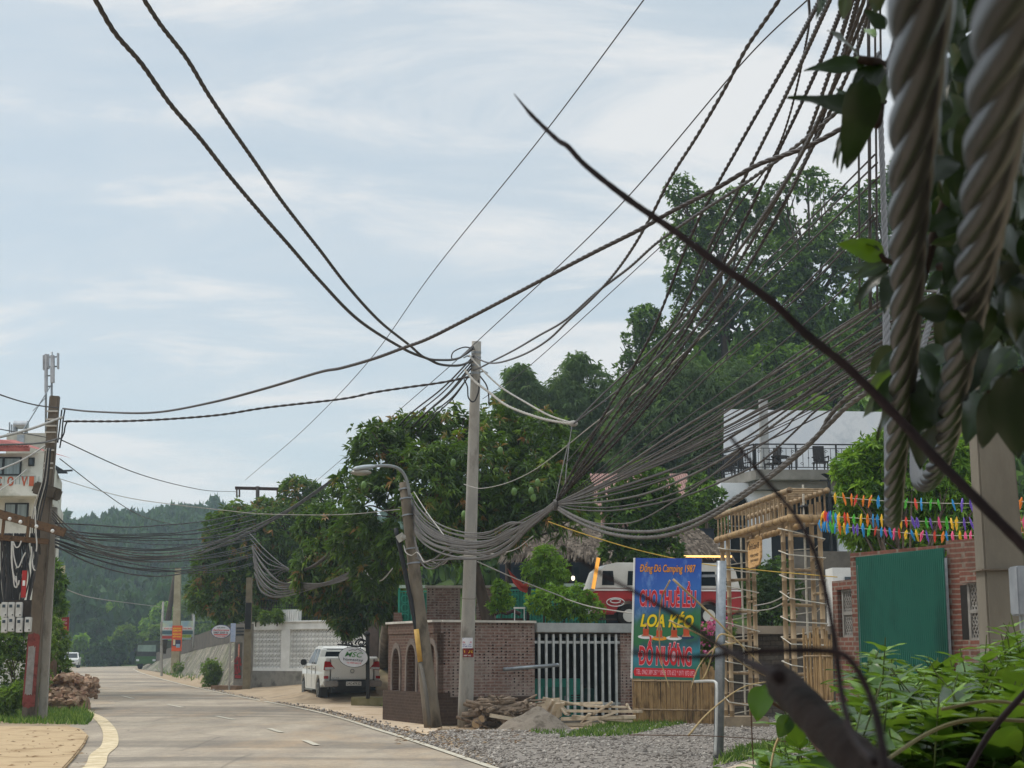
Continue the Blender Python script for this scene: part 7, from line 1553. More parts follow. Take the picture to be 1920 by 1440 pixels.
for i, pts in enumerate([[(1640, 290), (1480, 450), (1330, 590), (1150, 770), (1060, 870)], [(1645, 305), (1490, 455), (1335, 610), (1160, 790), (1060, 900)], [(1650, 330), (1450, 520), (1330, 640), (1170, 800), (1050, 930)], [(1640, 400), (1480, 560), (1320, 700), (1180, 830), (1060, 935)], [(1645, 405), (1490, 560), (1330, 702), (1190, 835), (1060, 938)], [(1650, 470), (1560, 560), (1400, 700), (1250, 810), (1060, 940)], [(1660, 560), (1500, 660), (1350, 770), (1200, 860), (1050, 945)]]):
    n_ = len(pts); cable('thin_wire', 'thin straight wire slanting across the wooded slope', [(x, y, 11.5+(23.6-11.5)*k/(n_-1)) for k, (x, y) in enumerate(pts)], wpx=2.6, mat=KMED, group=GT)
# lower twisted fan to the right, attached at the square pole
GF = 'grey twisted cables fanning from the knot to the square pole'
fan = [[(1100, 915), (1180, 868), (1270, 808), (1380, 742), (1500, 670), (1600, 600), (1700, 545)], [(1100, 920), (1190, 872), (1280, 820), (1390, 752), (1500, 690), (1600, 625), (1700, 565)], [(1100, 925), (1200, 876), (1290, 830), (1400, 768), (1500, 712), (1600, 645), (1700, 590)],
       [(1100, 928), (1200, 882), (1300, 836), (1400, 778), (1510, 718), (1610, 655), (1700, 600)], [(1100, 932), (1190, 905), (1290, 868), (1390, 808), (1500, 745), (1600, 670), (1700, 620)], [(1100, 938), (1200, 915), (1300, 878), (1400, 820), (1500, 752), (1600, 690), (1700, 640)],
       [(1090, 944), (1150, 938), (1220, 922), (1300, 890), (1390, 838), (1490, 770), (1600, 700), (1700, 650)], [(1090, 950), (1150, 950), (1230, 935), (1310, 905), (1400, 852), (1470, 806), (1500, 775), (1600, 712), (1700, 660)], [(1080, 955), (1150, 958), (1230, 945), (1300, 925), (1400, 880), (1440, 855), (1500, 800), (1530, 770), (1600, 720), (1700, 660)], [(1100, 922), (1180, 880), (1300, 812), (1400, 745), (1500, 680), (1600, 610), (1700, 555)]]
for i, pts in enumerate(fan):
    cable(TP, 'grey twisted cable of the fan between the cable knot and the square pole', KN+pts+[(1845, 560+i*6)], 23.6, 12, (5.5, 3.6, 5, 3.4, 5.6, 4, 5, 3.4, 4, 3.6)[i], KMED if i % 3 else KGREY, 3, GF, ends=(EA, EB))
for lab, pts, w_ in (('heavy slack twisted cable sagging deepest from the knot, upper of the two', [(1040, 947), (1085, 972), (1140, 990), (1195, 998), (1250, 992), (1320, 968), (1400, 920), (1470, 870), (1535, 815), (1556, 780), (1600, 735), (1700, 670), (1845, 600)], 8), ('heavy slack twisted cable sagging deepest from the knot, lower of the two', [(1040, 950), (1080, 976), (1130, 998), (1195, 1007), (1260, 1000), (1330, 972), (1420, 912), (1500, 850), (1555, 795), (1600, 752), (1700, 690), (1845, 610)], 9)):
    cable(TP, lab, pts, 23.6, 12, w_, KGREY, 3, ends=(EA, EB))
cable('thin_wire', 'thin cable looping below the knot before the glossy tree', [(1045, 950), (1100, 975), (1140, 983), (1200, 975), (1280, 930), (1350, 880), (1440, 800)], 23.6, 16, 2.6, KGREY, ends=(EA, EB))
# from the knot to the leaning pole: the sagging bundle
GB = 'grey cables in the sagging bundle between the leaning pole and the knot'
for i in range(24):
    t = i/23; y0 = 905+t*82+random.uniform(-6, 6); dip = 1003+t*46+random.uniform(-6, 6); j = random.uniform(-10, 10)
    x0 = 757+t*14
    pts = [(x0, y0), (785+j*.4, y0+(dip-y0)*.52), (820+j, y0+(dip-y0)*.84), (870+j, dip), (915+j, dip-2), (955, dip-20-t*3), (990, 975+t*16+random.uniform(-4, 4)), (1040+random.uniform(-2, 2), 944+random.uniform(-4, 8))]
    if i > 19: pts[1:4] = [(788, dip+random.uniform(-14, 10)), (812, dip+random.uniform(-2, 16)), (850, dip+random.uniform(-22, 2))]
    cable(TP if i % 3 else 'grey_cable', 'grey cable in the thick bundle sagging from the leaning pole to the knot', pts, 36, 23.6, random.choice((2.4, 3.2, 3.8, 4.4)), random.choice((KGREY, KGREY, KMED)), 3 if i % 3 else 0, GB, ends=(EA, EB))
for i in range(12):
    x1, y1 = 1700, 575+i*9+random.uniform(-8, 8); sg = random.uniform(10, 60)
    cable('thin_wire', 'thin dark wire of the fan between the cable knot and the square pole', [(1040, 946)]+[(1040+660*t, 946+(y1-946)*t+sg*4*t*(1-t)*(.6+.4*t)) for t in (.12, .3, .5, .7, .88)]+[(x1, y1), (1845, y1-60)], 23.6, 12, random.choice((1.8, 2.4)), KDARK if i % 2 else KMED, 0, 'thin dark wires of the cable fan', ends=(EA, EB))
mb = MB(); c = P(1041, 947, 23.5); mb.ring(c, .04, .085, .05, 14, 'x'); tag(mb.build('cable_tie', KGREY), 'wire tie holding the cable knot together', 'cable tie')
cable('thin_wire', 'vertical stay wire down to the cable knot, left one', [(1066, 830), (1052, 890), (1041, 945)], 24.5, 23.6, 2.2, KGREY); cable('thin_wire', 'vertical stay wire above the cable knot, right one', [(1072, 800), (1064, 860), (1058, 925)], 25.5, 23.6, 2, KGREY)
cable('thin_wire', 'pale stay wire from the leaning pole down to the sagging bundle', [(776, 922), (800, 960), (832, 1003)], 34.5, 30, 2, KPALE)
cable('yellow_cord', 'yellow cord slanting from the knot past the top of the blue signboard', [(1028, 978), (1100, 1003), (1210, 1034), (1330, 1058), (1420, 1070), (1480, 1075), (1570, 1082)], 26, 27, 2, KYEL)
cable('pale_rope', 'pale rope drooping across the red van nose to the signboard', [(1058, 1122), (1110, 1138), (1186, 1150)], 38, 25, 2.2, KPALE)
cable('pale_rope', 'pale thin cable from the tall pole foot up past the red flag', [(895, 1053), (960, 1082), (1000, 1098), (1060, 1121)], 34, 38, 2, KPALE)
for y in (1128, 1140): cable('white_rope', 'white rope tied between the two bamboo columns', [(1413, y+8 if y < 1135 else 1146), (1450, y), (1490, y-22)], 34.6, 30.2, 2.4, KPALE, 0, 'white ropes between the bamboo columns')
for (pts, m_, lab) in (([(757, 1022), (762, 1035), (772, 1042), (782, 1036), (788, 1042), (796, 1054), (808, 1050)], KPALE, 'pale cable loop hanging on the leaning pole'), ([(780, 1046), (800, 1056), (815, 1058), (838, 1046), (850, 1030)], KGREY, 'grey cable loop under the sagging bundle'), ([(808, 1052), (830, 1058), (850, 1046), (900, 1040), (960, 1032), (1000, 1005)], KPALE, 'pale wire wandering along the underside of the bundle')):
    cable('cable_loop', lab, pts, 34.2, 31, 1.8, m_)
# black wires over the road from the left pole
GK = 'black wires strung over the road from the left pole into the mango tree'
for i in range(20):
    t = i/19; y0 = 985+t*42+random.uniform(-4, 4); y1 = 978+t*92+random.uniform(-8, 8); sg = random.uniform(4, 26)+t*14
    pts = [(104, y0)]+[(104+(420-104)*s_, y0+(y1-y0)*s_+sg*4*s_*(1-s_)+random.uniform(-2, 2)) for s_ in (.2, .42, .62, .82)]+[(430, y1-2), (480, y1-14)]
    cable('black_wire', 'black wire sagging over the road between the left pole and the mango tree', pts, 36.4, 60, random.choice((1.6, 2, 2.4)), KBLK, 0, GK)
GG = 'grey cables sweeping from the left pole up along the mango trees'
for i, dy in enumerate((0, 5, 11, 16)):
    cable('grey_cable', 'grey cable sweeping low over the road and up across the mango tree', [(96, 955+dy), (130, 990+dy), (180, 1018+dy), (250, 1036+dy), (330, 1036+dy*.8), (400, 1018+dy*.7), (470, 990+dy*.5), (540, 955+dy*.4), (600, 915+dy*.3), (645, 883+dy*.2)], 36.4, 44, 2.2, KGREY, 0, GG)
# cable hammock before the white wall
GH = 'grey cables in the loose hammock above the white wall'
for i in range(15):
    t = i/14; a_ = random.uniform(-6, 6); y0 = 1022+t*60+a_; dip = 1092+t*16+random.uniform(-4, 4)
    pts = [(472+t*6, y0), (492+a_, y0+(dip-y0)*.55+t*14), (520+a_, dip+t*14-2), (556, dip+t*4), (600, 1094+t*6), (645, 1080+t*8+a_*.4), (672, 1060+t*10), (690, 1046+t*8)]
    cable('grey_cable', 'grey cable in the loose hammock of cables above the white block wall', pts, 54, 43, random.choice((1.6, 2, 2.2)), KGREY if i % 2 else KMED, 0, GH)
for i in range(6):
    y0 = 1000+i*11; cable('grey_cable', 'grey cable slanting down through the mango tree to the hammock tie', [(468+i*2, y0), (500, y0+34), (535, 1062+i*1.5), (560, 1070+i), (600, 1050+i), (650, 1000+i*3), (690, 965+i*3)], 54, 43, 1.6, KMED if i % 2 else KGREY, 0, 'grey cables slanting through the middle mango tree')
cable('cable_loop', 'pale cable loop hanging between the hammock and the leaning pole', [(680, 1058), (694, 1082), (708, 1090), (722, 1084), (736, 1066)], 44, 40, 2.4, KPALE)
# wires at the left pole and across the upper left corner
for i, (pts, w_, m_, lab) in enumerate((([(-15, 735), (30, 750), (70, 760), (110, 765)], 3, KDARK, 'twisted cable entering from the left edge at the left pole top'), ([(-15, 823), (30, 812), (70, 800), (118, 782)], 5, KPALE, 'thick pale cable rising from the left edge to the left pole'), ([(-15, 834), (40, 833), (80, 830), (112, 822)], 4, KGREY, 'grey cable from the left edge below the thick pale cable'), ([(-15, 886), (30, 868), (60, 852), (84, 836)], 3.4, KPALE, 'pale cable crossing the upper window of the left building'), ([(-15, 802), (30, 810), (88, 820)], 2, KDARK, 'thin dark wire across the roof tank of the left building'), ([(-15, 930), (20, 905), (50, 880)], 2, KPALE, 'thin pale wire across the orange balcony letters'))):
    cable('twisted_cable' if i == 0 else 'grey_cable', lab, pts, 30, 36.3, w_, m_, 2 if i == 0 else 0)
for pts in ([(122, 766), (118, 790), (116, 815), (112, 840)], [(126, 790), (122, 800), (120, 812), (114, 825)], [(116, 768), (112, 800), (108, 830)]):
    cable('black_cable', 'black cable tail running down the upper part of the left pole', pts, 36.3, 36.3, 2.8, KBLK, 0, 'black cable tails on the left pole')
for i in range(6):
    x = 66+i*4.5; cable('black_cable', 'black riser cable strapped along the left pole', [(88+i*1.5, 840), (80+i*2, 900), (66+i*3, 945), (60+i*3, 985), (58+i*3.4, 1040)], 36.35, 36.35, 2.4, KBLK if i % 3 else KPALE, 0, 'riser cables along the left pole')
for i in range(52):
    x = random.uniform(-4, 66); cable('black_wire', 'black wire hanging in the tangle above the meter boxes', [(x+random.uniform(-8, 8), 1000), (x+random.uniform(-7, 7), 1040), (x+random.uniform(-6, 6), 1085), (x*.75+random.uniform(-3, 3)+2, 1132)], 36.3, 36.2, random.choice((2, 3, 4)), KBLK if i % 6 else KMED, 0, 'hanging black wires above the meter boxes')
for i, pts in enumerate([[(22, 1015), (22, 1050), (24, 1080), (28, 1098), (33, 1100), (30, 1080)], [(24, 1015), (27, 1040), (31, 1062), (36, 1062), (44, 1046), (48, 1036)], [(25, 1016), (30, 1026), (36, 1024), (40, 1014)], [(22, 1018), (24, 1070), (33, 1096), (36, 1088)], [(59, 1025), (60, 1045), (62, 1064), (66, 1070)], [(66, 950), (67, 990), (69, 1020), (68, 1034)]]):
    cable('white_cable', 'white loose cable looping in the tangle beside the left pole', pts, 36.0, 36.0, 2.6, M('white cable sheath', '#c9c7c2', '#b0aea8', rough=.5), 0, 'white loose cables beside the left pole')
for i, (x0, x1) in enumerate(((1608, 1612), (1628, 1632), (1640, 1645), (1650, 1656))):
    cable('thin_wire', 'straight vertical wire left of the thick hanging cables', [(x0, -15), ((x0+x1)/2, 250), (x1, 580)], 11.5, 11.8, 4.5 if i != 1 else 7, KMED, 0, 'vertical wires left of the thick hanging cables')
for lab, pts in (('thin black cable curling in front of the square pole', [(1864, 520), (1862, 560), (1846, 600), (1843, 640), (1850, 660), (1858, 672)]), ('dark thin stem like wire crossing the square pole', [(1925, 575), (1890, 610), (1850, 640), (1836, 655)])): cable('black_cable', lab, pts, 11.4, 11.6, 3, KBLK)
# ---------------------------------------------------------------- close foreground
def hang(name, label, pts, R, mat, ns=4, pitch=.58, R1=None):
    q = spline(pts, sub=10); W = [P(a[0], a[1], a[2]) for a in q]; mb = MB()
    twist_geo(mb, W, R, ns, pitch, n=9, rs=R*.5, seg=22); return tag(mb.build(name, mat, smooth=True, recalc=False), label, 'cable')
KFG = M('shade darkened cable', '#1f1c1b', '#161413', scale=14, rough=.36, spec=.3, bump=.05, bscale=40, bdist=.002, c3='#242120')  # base colour darkened below the cable's own grey to stand in for shade
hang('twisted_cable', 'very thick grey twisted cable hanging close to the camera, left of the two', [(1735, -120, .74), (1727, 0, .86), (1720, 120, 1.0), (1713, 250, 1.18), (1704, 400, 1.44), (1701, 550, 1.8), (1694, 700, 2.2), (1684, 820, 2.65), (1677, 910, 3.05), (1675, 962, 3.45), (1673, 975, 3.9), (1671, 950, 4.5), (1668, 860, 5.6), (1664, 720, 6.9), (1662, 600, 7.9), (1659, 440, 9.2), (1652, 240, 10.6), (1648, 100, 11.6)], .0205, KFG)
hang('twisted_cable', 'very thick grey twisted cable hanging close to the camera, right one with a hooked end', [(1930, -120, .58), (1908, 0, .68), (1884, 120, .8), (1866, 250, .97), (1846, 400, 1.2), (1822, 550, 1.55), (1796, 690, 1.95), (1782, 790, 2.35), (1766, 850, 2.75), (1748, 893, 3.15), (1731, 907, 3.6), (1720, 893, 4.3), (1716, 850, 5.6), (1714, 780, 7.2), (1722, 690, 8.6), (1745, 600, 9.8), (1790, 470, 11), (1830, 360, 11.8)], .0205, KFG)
for lab, pts in (('pale twisted cable loop behind the thick pair, left strand', [(1762, 380, 9), (1774, 470, 9), (1775, 560, 8.9), (1774, 590, 8.8), (1784, 606, 8.7), (1790, 590, 8.6), (1792, 500, 8.6), (1800, 400, 8.6)]), ('pale twisted cable hanging behind the thick pair', [(1790, 330, 9.5), (1793, 430, 9.5), (1786, 540, 9.5), (1800, 640, 9.6), (1840, 700, 10.5)])):
    hang('twisted_cable', lab, pts, .017, KPALE, 3, .16)
TWIG = M('dark bare twig', '#2c1c1e', '#1c1214', scale=20, rough=.8, bump=.3); BRN = M('dark branch bark', '#241c1b', '#151110', scale=16, rough=.95, bump=.6, bscale=70, bdist=.004, c3='#2c2320')
T = thing('bare_branch', 'blurred dark broken branch with bare twigs close to the camera', 'branch', P(1640, 1440, 1.3))
def bt(name, pts, radii, mat, n=8, knob=.1):
    q = spline(pts, sub=8); W = [P(*a) for a in q]; k = len(W); r = [np.interp(i/(k-1), np.linspace(0, 1, len(radii)), radii)*(1+random.uniform(-knob, knob)) for i in range(k)]
    mb = MB(); mb.tube(W, r, n); mb.build(name, mat, T, smooth=True, recalc=False)
bt('limb', [(1456, 1262, 1.5), (1470, 1285, 1.48), (1510, 1325, 1.42), (1560, 1380, 1.36), (1625, 1440, 1.3), (1690, 1500, 1.25)], [.012, .0165, .0165, .017, .018, .02], BRN, 12, .06)
bt('twig', [(964, 176, 1.9), (985, 202, 1.88), (1003, 222, 1.86), (1045, 262, 1.82), (1065, 275, 1.8), (1100, 312, 1.78), (1180, 375, 1.74), (1260, 430, 1.7), (1340, 490, 1.66), (1440, 560, 1.62), (1510, 625, 1.6), (1590, 690, 1.57), (1680, 780, 1.54), (1760, 865, 1.51), (1840, 945, 1.48), (1930, 1035, 1.45), (2010, 1120, 1.42)], [.0006, .0026, .0032, .0034, .0042, .0044, .0048, .005, .0052, .0055, .006], TWIG, 8, .08)
bt('twig', [(1185, 1224, 0.880), (1300, 1232, 0.869), (1420, 1222, 0.858), (1540, 1220, 0.847), (1590, 1234, 0.836), (1625, 1290, 0.825), (1645, 1350, 0.808), (1660, 1440, 0.781), (1668, 1500, 0.770)], [0.00103, 0.00140, 0.00159, 0.00196, 0.00210, 0.00210, 0.00234, 0.00281, 0.00327], TWIG)
bt('twig', [(1030, 1005, 0.950), (1110, 1065, 0.930), (1190, 1110, 0.910), (1270, 1155, 0.890), (1340, 1205, 0.860), (1400, 1240, 0.810), (1462, 1270, 0.750)], [0.00051, 0.00094, 0.00128, 0.00144, 0.00170, 0.00234, 0.00340], TWIG)
bt('twig', [(1370, 820, 1.100), (1440, 905, 1.075), (1490, 965, 1.050), (1525, 1030, 1.025), (1548, 1110, 1.000), (1565, 1200, 0.975), (1578, 1300, 0.950), (1600, 1380, 0.900), (1640, 1430, 0.800)], [0.00128, 0.00161, 0.00170, 0.00178, 0.00178, 0.00187, 0.00195, 0.00213, 0.00255], TWIG)
# dry stalks in front of the signboard
DRY = M('dry straw stalk', '#b09468', '#7d6444', scale=9, rough=.7, c3='#c8ae80')
T = thing('dry_stalks', 'dry bent straw coloured stalks in front of the blue signboard', 'dry plant', P(1330, 1440, 6))
for pts, r_ in (([(1262, 1086, 6), (1320, 1140, 6), (1375, 1195, 6), (1430, 1248, 6)], .007), ([(1256, 1088, 6.05), (1240, 1125, 6.1), (1236, 1180, 6.1), (1240, 1240, 6.1), (1255, 1290, 6.1)], .004), ([(1254, 1163, 6), (1330, 1200, 6), (1400, 1250, 6), (1450, 1275, 6), (1480, 1300, 6)], .005), ([(1376, 1195, 5.95), (1350, 1190, 5.95), (1338, 1220, 5.95), (1325, 1260, 5.95), (1316, 1275, 5.95)], .006), ([(1380, 1205, 5.9), (1340, 1215, 5.9), (1310, 1250, 5.9), (1296, 1290, 5.9)], .005), ([(1290, 1380, 5.8), (1330, 1335, 5.8), (1390, 1290, 5.8), (1450, 1276, 5.8)], .005), ([(1180, 1378, 5.6), (1330, 1380, 5.6), (1470, 1390, 5.6), (1560, 1402, 5.6)], .003), ([(1408, 1320, 5.6), (1410, 1380, 5.6), (1414, 1460, 5.6)], .003), ([(1480, 1360, 5.2), (1455, 1395, 5.2), (1440, 1470, 5.2)], .008)):
    mb = MB(); W = [P(*a) for a in spline(pts, sub=6)]; mb.tube(W, [r_*(1-.5*i/len(W)) for i in range(len(W))], 6, flat=.7); mb.build('stalk', DRY if r_ > .0035 else M('thin brown stem', '#6d4f3c', '#523a2c', rough=.8), T, smooth=True)

def big_leaf(out, base, d, nrm, L, W, curl=.25, fold=.25, wav=.04, tint=.5, shape=0, rr=random):
    """grid leaf appended to out=(V,T,C)"""
    V, Tt, C = out; d = d.normalized(); s_ = d.cross(nrm).normalized(); n = s_.cross(d).normalized(); k0 = len(V); R = 9; ph = rr.uniform(0, 6)
    for i in range(R+1):
        t = i/R; w_ = (math.sin(math.pi*min(1, t**.72))**.85 if shape == 0 else math.sin(math.pi*t**.55)**.9)*W/2
        c = base+d*(L*t)+n*(-curl*L*t*t)
        for j in (-1, -.5, 0, .5, 1):
            V.append(c+s_*(w_*j)+n*(fold*w_*abs(j)+wav*L*math.sin(t*9+ph+j*2)*abs(j))); C.append(min(1, max(0, tint+(.12 if j == 0 else 0)+rr.uniform(-.04, .04))))
    for i in range(R):
        for j in range(4):
            a = k0+i*5+j; Tt.append((a, a+1, a+6)); Tt.append((a, a+6, a+5))
def leaf_obj(name, out, mat, parent): 
    o_ = link(name, npmesh(name, np.array([tuple(v) for v in out[0]]), np.array(out[1]), np.array(out[2])), mat, parent, smooth=True); return o_
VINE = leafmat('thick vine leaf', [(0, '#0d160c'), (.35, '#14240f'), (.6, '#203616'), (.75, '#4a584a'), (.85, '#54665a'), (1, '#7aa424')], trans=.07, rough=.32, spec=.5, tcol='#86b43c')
rr = random.Random(21)
T = thing('hanging_vine', 'dark leafy branch hanging at the upper right around the thick cables', 'plant', P(1760, 300, 2.4))
out = ([], [], [])
def leaf_px(x0, y0, x1, y1, wpx, d, tint, face=None, curl=.15, d1=None, fold=.2):
    a, b = P(x0, y0, d), P(x1, y1, d1 or d+rr.uniform(-.06, .06)); v = b-a; nrm = face or Vector((rr.uniform(-.6, .6), -1, rr.uniform(-.2, .8))); big_leaf(out, a, v, nrm, v.length*1.08, S(wpx, d)*1.12, curl, fold, .03, tint, 0, rr)
# leaves silhouetted against the sky
for q in [(1640, 215, 1500, 170, 42, 2.2, .2), (1625, 120, 1520, 122, 34, 2.2, .5), (1612, 110, 1568, 52, 36, 2.25, .3), (1615, 112, 1570, 108, 26, 2.2, .92), (1620, 140, 1600, 304, 74, 2.15, .12), (1650, 120, 1600, 180, 50, 2.2, .15), (1640, 230, 1570, 160, 30, 2.2, .55), (1645, 130, 1655, 205, 40, 2.2, .78), (1600, 215, 1560, 290, 16, 2.3, .3), (1578, 250, 1566, 310, 12, 2.3, .72), (1592, 258, 1578, 306, 9, 2.3, .3), (1640, 70, 1622, 45, 18, 2.3, .95), (1660, 55, 1626, 18, 30, 2.3, .2),
          (1590, -20, 1578, 36, 26, 2.1, .74), (1545, -18, 1538, 20, 16, 2.1, .74), (1650, 20, 1640, -30, 40, 2.2, .2), (1660, 480, 1583, 455, 42, 2.3, .98), (1650, 470, 1605, 440, 20, 2.28, .1), (1665, 490, 1600, 520, 24, 2.3, .76), (1668, 500, 1600, 560, 30, 2.3, .2), (1680, 510, 1660, 570, 40, 2.25, .1), (1640, 500, 1590, 500, 18, 2.4, .78),
          (1680, 650, 1630, 700, 40, 2.4, .5), (1690, 680, 1625, 745, 36, 2.4, .9), (1700, 700, 1640, 760, 40, 2.35, .45), (1680, 740, 1636, 820, 22, 2.35, .3), (1690, 660, 1650, 690, 26, 2.4, .74), (1670, 720, 1615, 780, 20, 2.4, .78), (1780, 655, 1720, 680, 50, 2.2, .74), (1730, 650, 1755, 735, 40, 2.2, .5), (1770, 700, 1725, 800, 76, 2.3, .1), (1740, 760, 1722, 870, 56, 2.5, .12), (1700, 640, 1690, 730, 40, 2.4, .1),
          (1820, 500, 1770, 520, 44, 2.4, .1), (1790, 470, 1755, 480, 40, 2.5, .12), (1885, 430, 1896, 470, 32, 2.2, .99), (1880, 650, 1842, 690, 46, 1.9, .74), (1900, 650, 1850, 725, 44, 1.9, .76), (1870, 720, 1850, 840, 60, 2.0, .06), (1840, 700, 1880, 800, 44, 2.05, .08), (1895, 690, 1915, 850, 96, 1.8, .03), (1880, 700, 1900, 800, 80, 1.85, .03), (1850, 640, 1820, 720, 60, 2.1, .05), (1900, 640, 1935, 690, 40, 2.0, .1), (1835, 730, 1820, 815, 46, 2.15, .7)]:
    leaf_px(*q)
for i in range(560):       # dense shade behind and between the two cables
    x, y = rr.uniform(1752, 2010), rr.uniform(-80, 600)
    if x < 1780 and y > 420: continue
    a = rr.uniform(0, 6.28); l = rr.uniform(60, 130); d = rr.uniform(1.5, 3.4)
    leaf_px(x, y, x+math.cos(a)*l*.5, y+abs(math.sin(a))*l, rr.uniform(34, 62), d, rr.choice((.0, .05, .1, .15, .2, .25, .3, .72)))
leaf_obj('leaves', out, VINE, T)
for pts, r_ in (([(1700, -40, 2.4), (1672, 110, 2.3), (1640, 115, 2.2), (1610, 112, 2.2)], .007), ([(1900, -40, 2.3), (1840, 200, 2.4), (1790, 330, 2.4), (1740, 480, 2.4), (1700, 640, 2.4)], .009), ([(1660, 120, 2.3), (1650, 220, 2.2), (1640, 240, 2.2)], .005), ([(1790, 130, 2.5), (1830, 126, 2.4), (1870, 120, 2.3)], .006), ([(1780, 160, 2.5), (1840, 158, 2.4)], .006), ([(1760, 500, 2.4), (1850, 495, 2.3), (1990, 470, 2.2)], .007), ([(1700, 490, 2.35), (1665, 490, 2.3), (1650, 478, 2.3)], .005), ([(1930, 690, 2.0), (1880, 720, 2.0), (1850, 730, 2.0)], .006)):
    mb = MB(); mb.tube([P(*a) for a in spline(pts, sub=6)], r_, 7); mb.build('stem', M('vine stem', '#3f3128', '#2c221c', scale=12, rough=.9, bump=.4), T, smooth=True)
# unseen canopy leaves added around the camera to shade the nearest cables
out = ([], [], [])
for i in range(5600):
    if i < 4000: p = Vector((rr.uniform(-2.6, 3.0), rr.uniform(-1.6, 4.2), rr.uniform(2.3, 5.2)))
    else: p = Vector((rr.uniform(-2.6, 3.2), rr.uniform(-3.2, -1.5), rr.uniform(.2, 4.2)))
    if p.y > -1.5 and p.z < CH+1.0+max(0, p.y)*.5: continue
    dv_ = Vector((rr.gauss(0, 1), rr.gauss(0, 1), rr.gauss(-.3, .5))); big_leaf(out, p, dv_, Vector((rr.gauss(0, .4), rr.gauss(0, .4), 1)), rr.uniform(.18, .32), rr.uniform(.1, .17), .2, .2, .03, rr.choice((.1, .2, .3, .5)), 0, rr)
leaf_obj('added_shade_leaves', out, VINE, T)
mb = MB(); mb.tube([(2.2, .5, 0), (2.15, .6, 1.2), (2.0, .9, 2.4), (1.7, 1.2, 3.3)], [.09, .08, .065, .04], 10); mb.build('trunk', BARK, T, smooth=True)
# leafy bush at the lower right
BUSH = leafmat('fresh bush leaf', [(0, '#1e3416'), (.35, '#2c4a1a'), (.7, '#456a20'), (1, '#7a9e30')], trans=.26, rough=.36, spec=.45, tcol='#9cc038')
T = thing('leafy_bush', 'fresh green leafy bush filling the lower right corner', 'bush', Vector((1.35, 4.6, 0)))
out = ([], [], []); stems = MB(); rr = random.Random(4)
top = [(1420, 1330), (1500, 1335), (1560, 1330), (1600, 1250), (1660, 1190), (1700, 1250), (1740, 1215), (1800, 1200), (1850, 1190), (1890, 1150), (1920, 1160), (1990, 1150)]
def topy(x): return np.interp(x, [p[0] for p in top], [p[1] for p in top])
def sprig(tip, base_, n, L, tint0):
    n += 3
    mid = mixv(tip, base_, .5)+Vector((rr.uniform(-.08, .08), rr.uniform(-.08, .08), .06)); W = [Vector(q) for q in spline([base_, mid, tip], sub=5)]
    stems.tube(W, [.0042*(1-.6*i/len(W)) for i in range(len(W))], 5, cap=False)
    for k in range(n):
        t = 1-k/n*.85; i = min(int(t*(len(W)-1)), len(W)-2); p = W[i]; ax = (W[i+1]-W[i]).normalized(); a = k*1.57+rr.uniform(-.4, .4)
        for s_ in (0, math.pi):
            sd = Vector((math.cos(a+s_), math.sin(a+s_), 0)); dv_ = (sd*.9+ax*rr.uniform(.25, .75)+Vector((0, 0, rr.uniform(-.3, .1)))); l = L*rr.uniform(.65, 1.15)*(.55 if k == 0 else 1)
            big_leaf(out, p, dv_, Vector((0, 0, 1))+sd*-.2, l, l*rr.uniform(.4, .52), rr.uniform(.1, .35), .22, .025, min(1, max(0, tint0+rr.uniform(-.2, .2)+(.25 if k == 0 else 0))), 1, rr)
for i in range(330):
    x = rr.uniform(1430, 2040); d = rr.uniform(3.7, 6.2); y = topy(x)+abs(rr.gauss(0, 1))*85+(6.2-d)*30+(25 if x < 1600 else 0); tip = P(x, y, d)
    if tip.z < .1: continue
    b_ = Vector((tip.x+rr.uniform(-.2, .25), tip.y+rr.uniform(-.2, .2), max(0, tip.z-rr.uniform(.45, .8)))); sprig(tip, b_, 5, .185, rr.uniform(.25, .75))
for x, y, d in ((1660, 1195, 5.2), (1612, 1255, 5.1), (1895, 1150, 5.4), (1850, 1190, 5.2), (1800, 1215, 5), (1740, 1232, 5), (1452, 1292, 5.0), (1560, 1352, 4.9)):
    tip = P(x, y, d); sprig(tip, tip+Vector((.05, .05, -.6)), 5, .15, .7)
leaf_obj('leaves', out, BUSH, T); stems.build('stems', M('green stem', '#4a5c28', '#55592e', scale=10, rough=.7), T, smooth=True, recalc=False)
T = thing('broad_leaf_weed', 'broad heart leaved weed hanging left of the leafy bush', 'plant', P(1440, 1440, 4.6)); out = ([], [], [])
for q in [(1432, 1285, 1418, 1345, 44, 4.4, .6), (1452, 1290, 1420, 1308, 26, 4.4, .3), (1490, 1335, 1500, 1395, 46, 4.5, .5), (1480, 1340, 1462, 1380, 30, 4.5, .35), (1560, 1420, 1540, 1470, 60, 4.0, .4), (1590, 1425, 1570, 1480, 54, 4.0, .3)]: leaf_px(*q, fold=.12)
leaf_obj('leaves', out, BUSH, T)
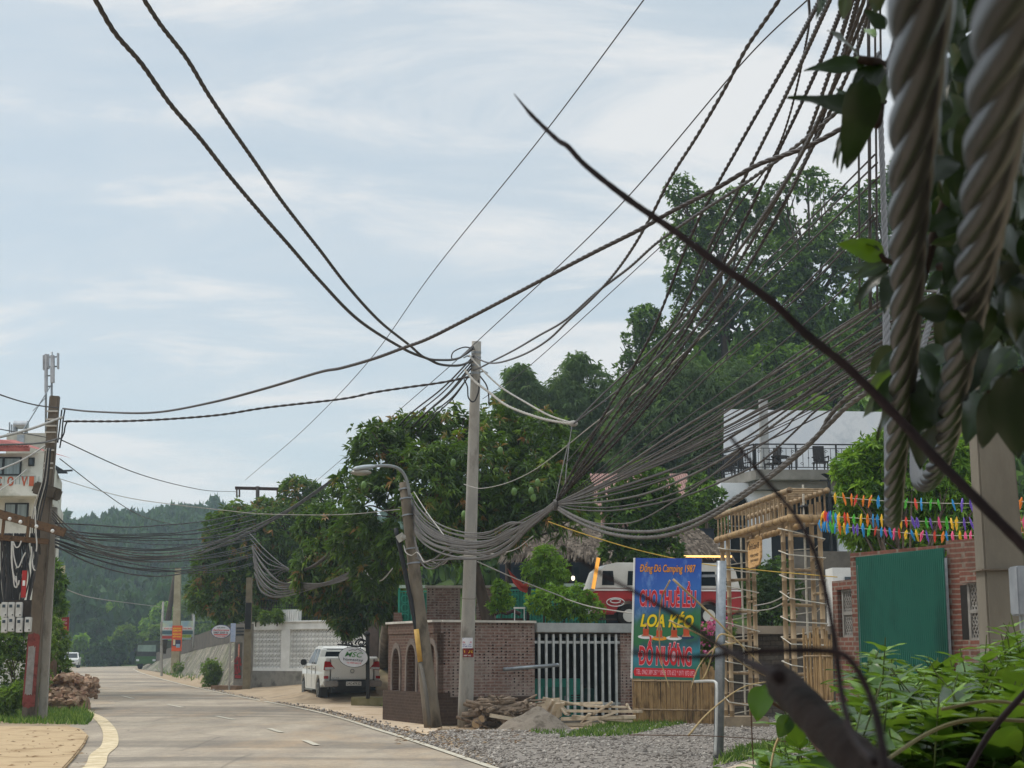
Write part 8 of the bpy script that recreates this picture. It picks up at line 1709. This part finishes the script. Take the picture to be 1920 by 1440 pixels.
for pts in ([(1425, 1300, 4.45), (1470, 1330, 4.5), (1520, 1340, 4.5), (1600, 1400, 4.4)], [(1490, 1335, 4.5), (1530, 1400, 4.3), (1600, 1480, 4.1)]):
    mb = MB(); mb.tube([P(*a) for a in spline(pts, sub=6)], .005, 6); mb.build('stem', M('thin brown stem'), T, smooth=True)
T = thing('arching_stems', 'bare arching brown stems over the leafy bush', 'plant stems', P(1750, 1440, 3.2))
for pts, r_ in (([(1640, 1440, 3.0), (1740, 1375, 3.1), (1820, 1350, 3.1), (1930, 1352, 3.1)], .004), ([(1812, 1450, 2.6), (1860, 1370, 2.6), (1930, 1290, 2.6)], .0055), ([(1765, 1330, 3.2), (1850, 1315, 3.2), (1930, 1322, 3.2)], .0035)):
    mb = MB(); W = [P(*a) for a in spline(pts, sub=8)]; mb.tube(W, r_, 7); mb.build('stem', TWIG if r_ > .005 else M('olive stem', '#77714a', '#5c5636', rough=.6), T, smooth=True)
# pale concrete edge at the bottom right
mb = MB(); q = [G(x, y, .1) for x, y in [(1340, 1446), (1400, 1428), (1480, 1421), (1560, 1420), (1620, 1430), (1640, 1500), (1340, 1500)]]; mb.slab([(p.x, p.y) for p in q], .02, .1)
tag(mb.build('kerb_path', M('pale path concrete', '#bfae98', '#a8967f', scale=3, rough=.9, bump=.2), bevel=.01), 'pale concrete path edge at the bottom right', 'path', kind='structure')
# ---------------------------------------------------------------- air
HZ = True
if HZ:
    m = bpy.data.materials.new('thin humid air'); m.use_nodes = True; nt = m.node_tree; nt.nodes.clear(); o_ = N(nt, 'ShaderNodeOutputMaterial'); v = N(nt, 'ShaderNodeVolumePrincipled')
    v.inputs['Color'].default_value = (.68, .86, 1, 1); v.inputs['Density'].default_value = .0005; v.inputs['Anisotropy'].default_value = .2; nt.links.new(v.outputs[0], o_.inputs['Volume'])
    b_ = MB().box((0, 735, 37), (860, 1550, 76)); tag(b_.build('haze', m), 'thin blue humid haze over the far hill', 'haze', kind='stuff')
SC.view_settings.exposure = .26
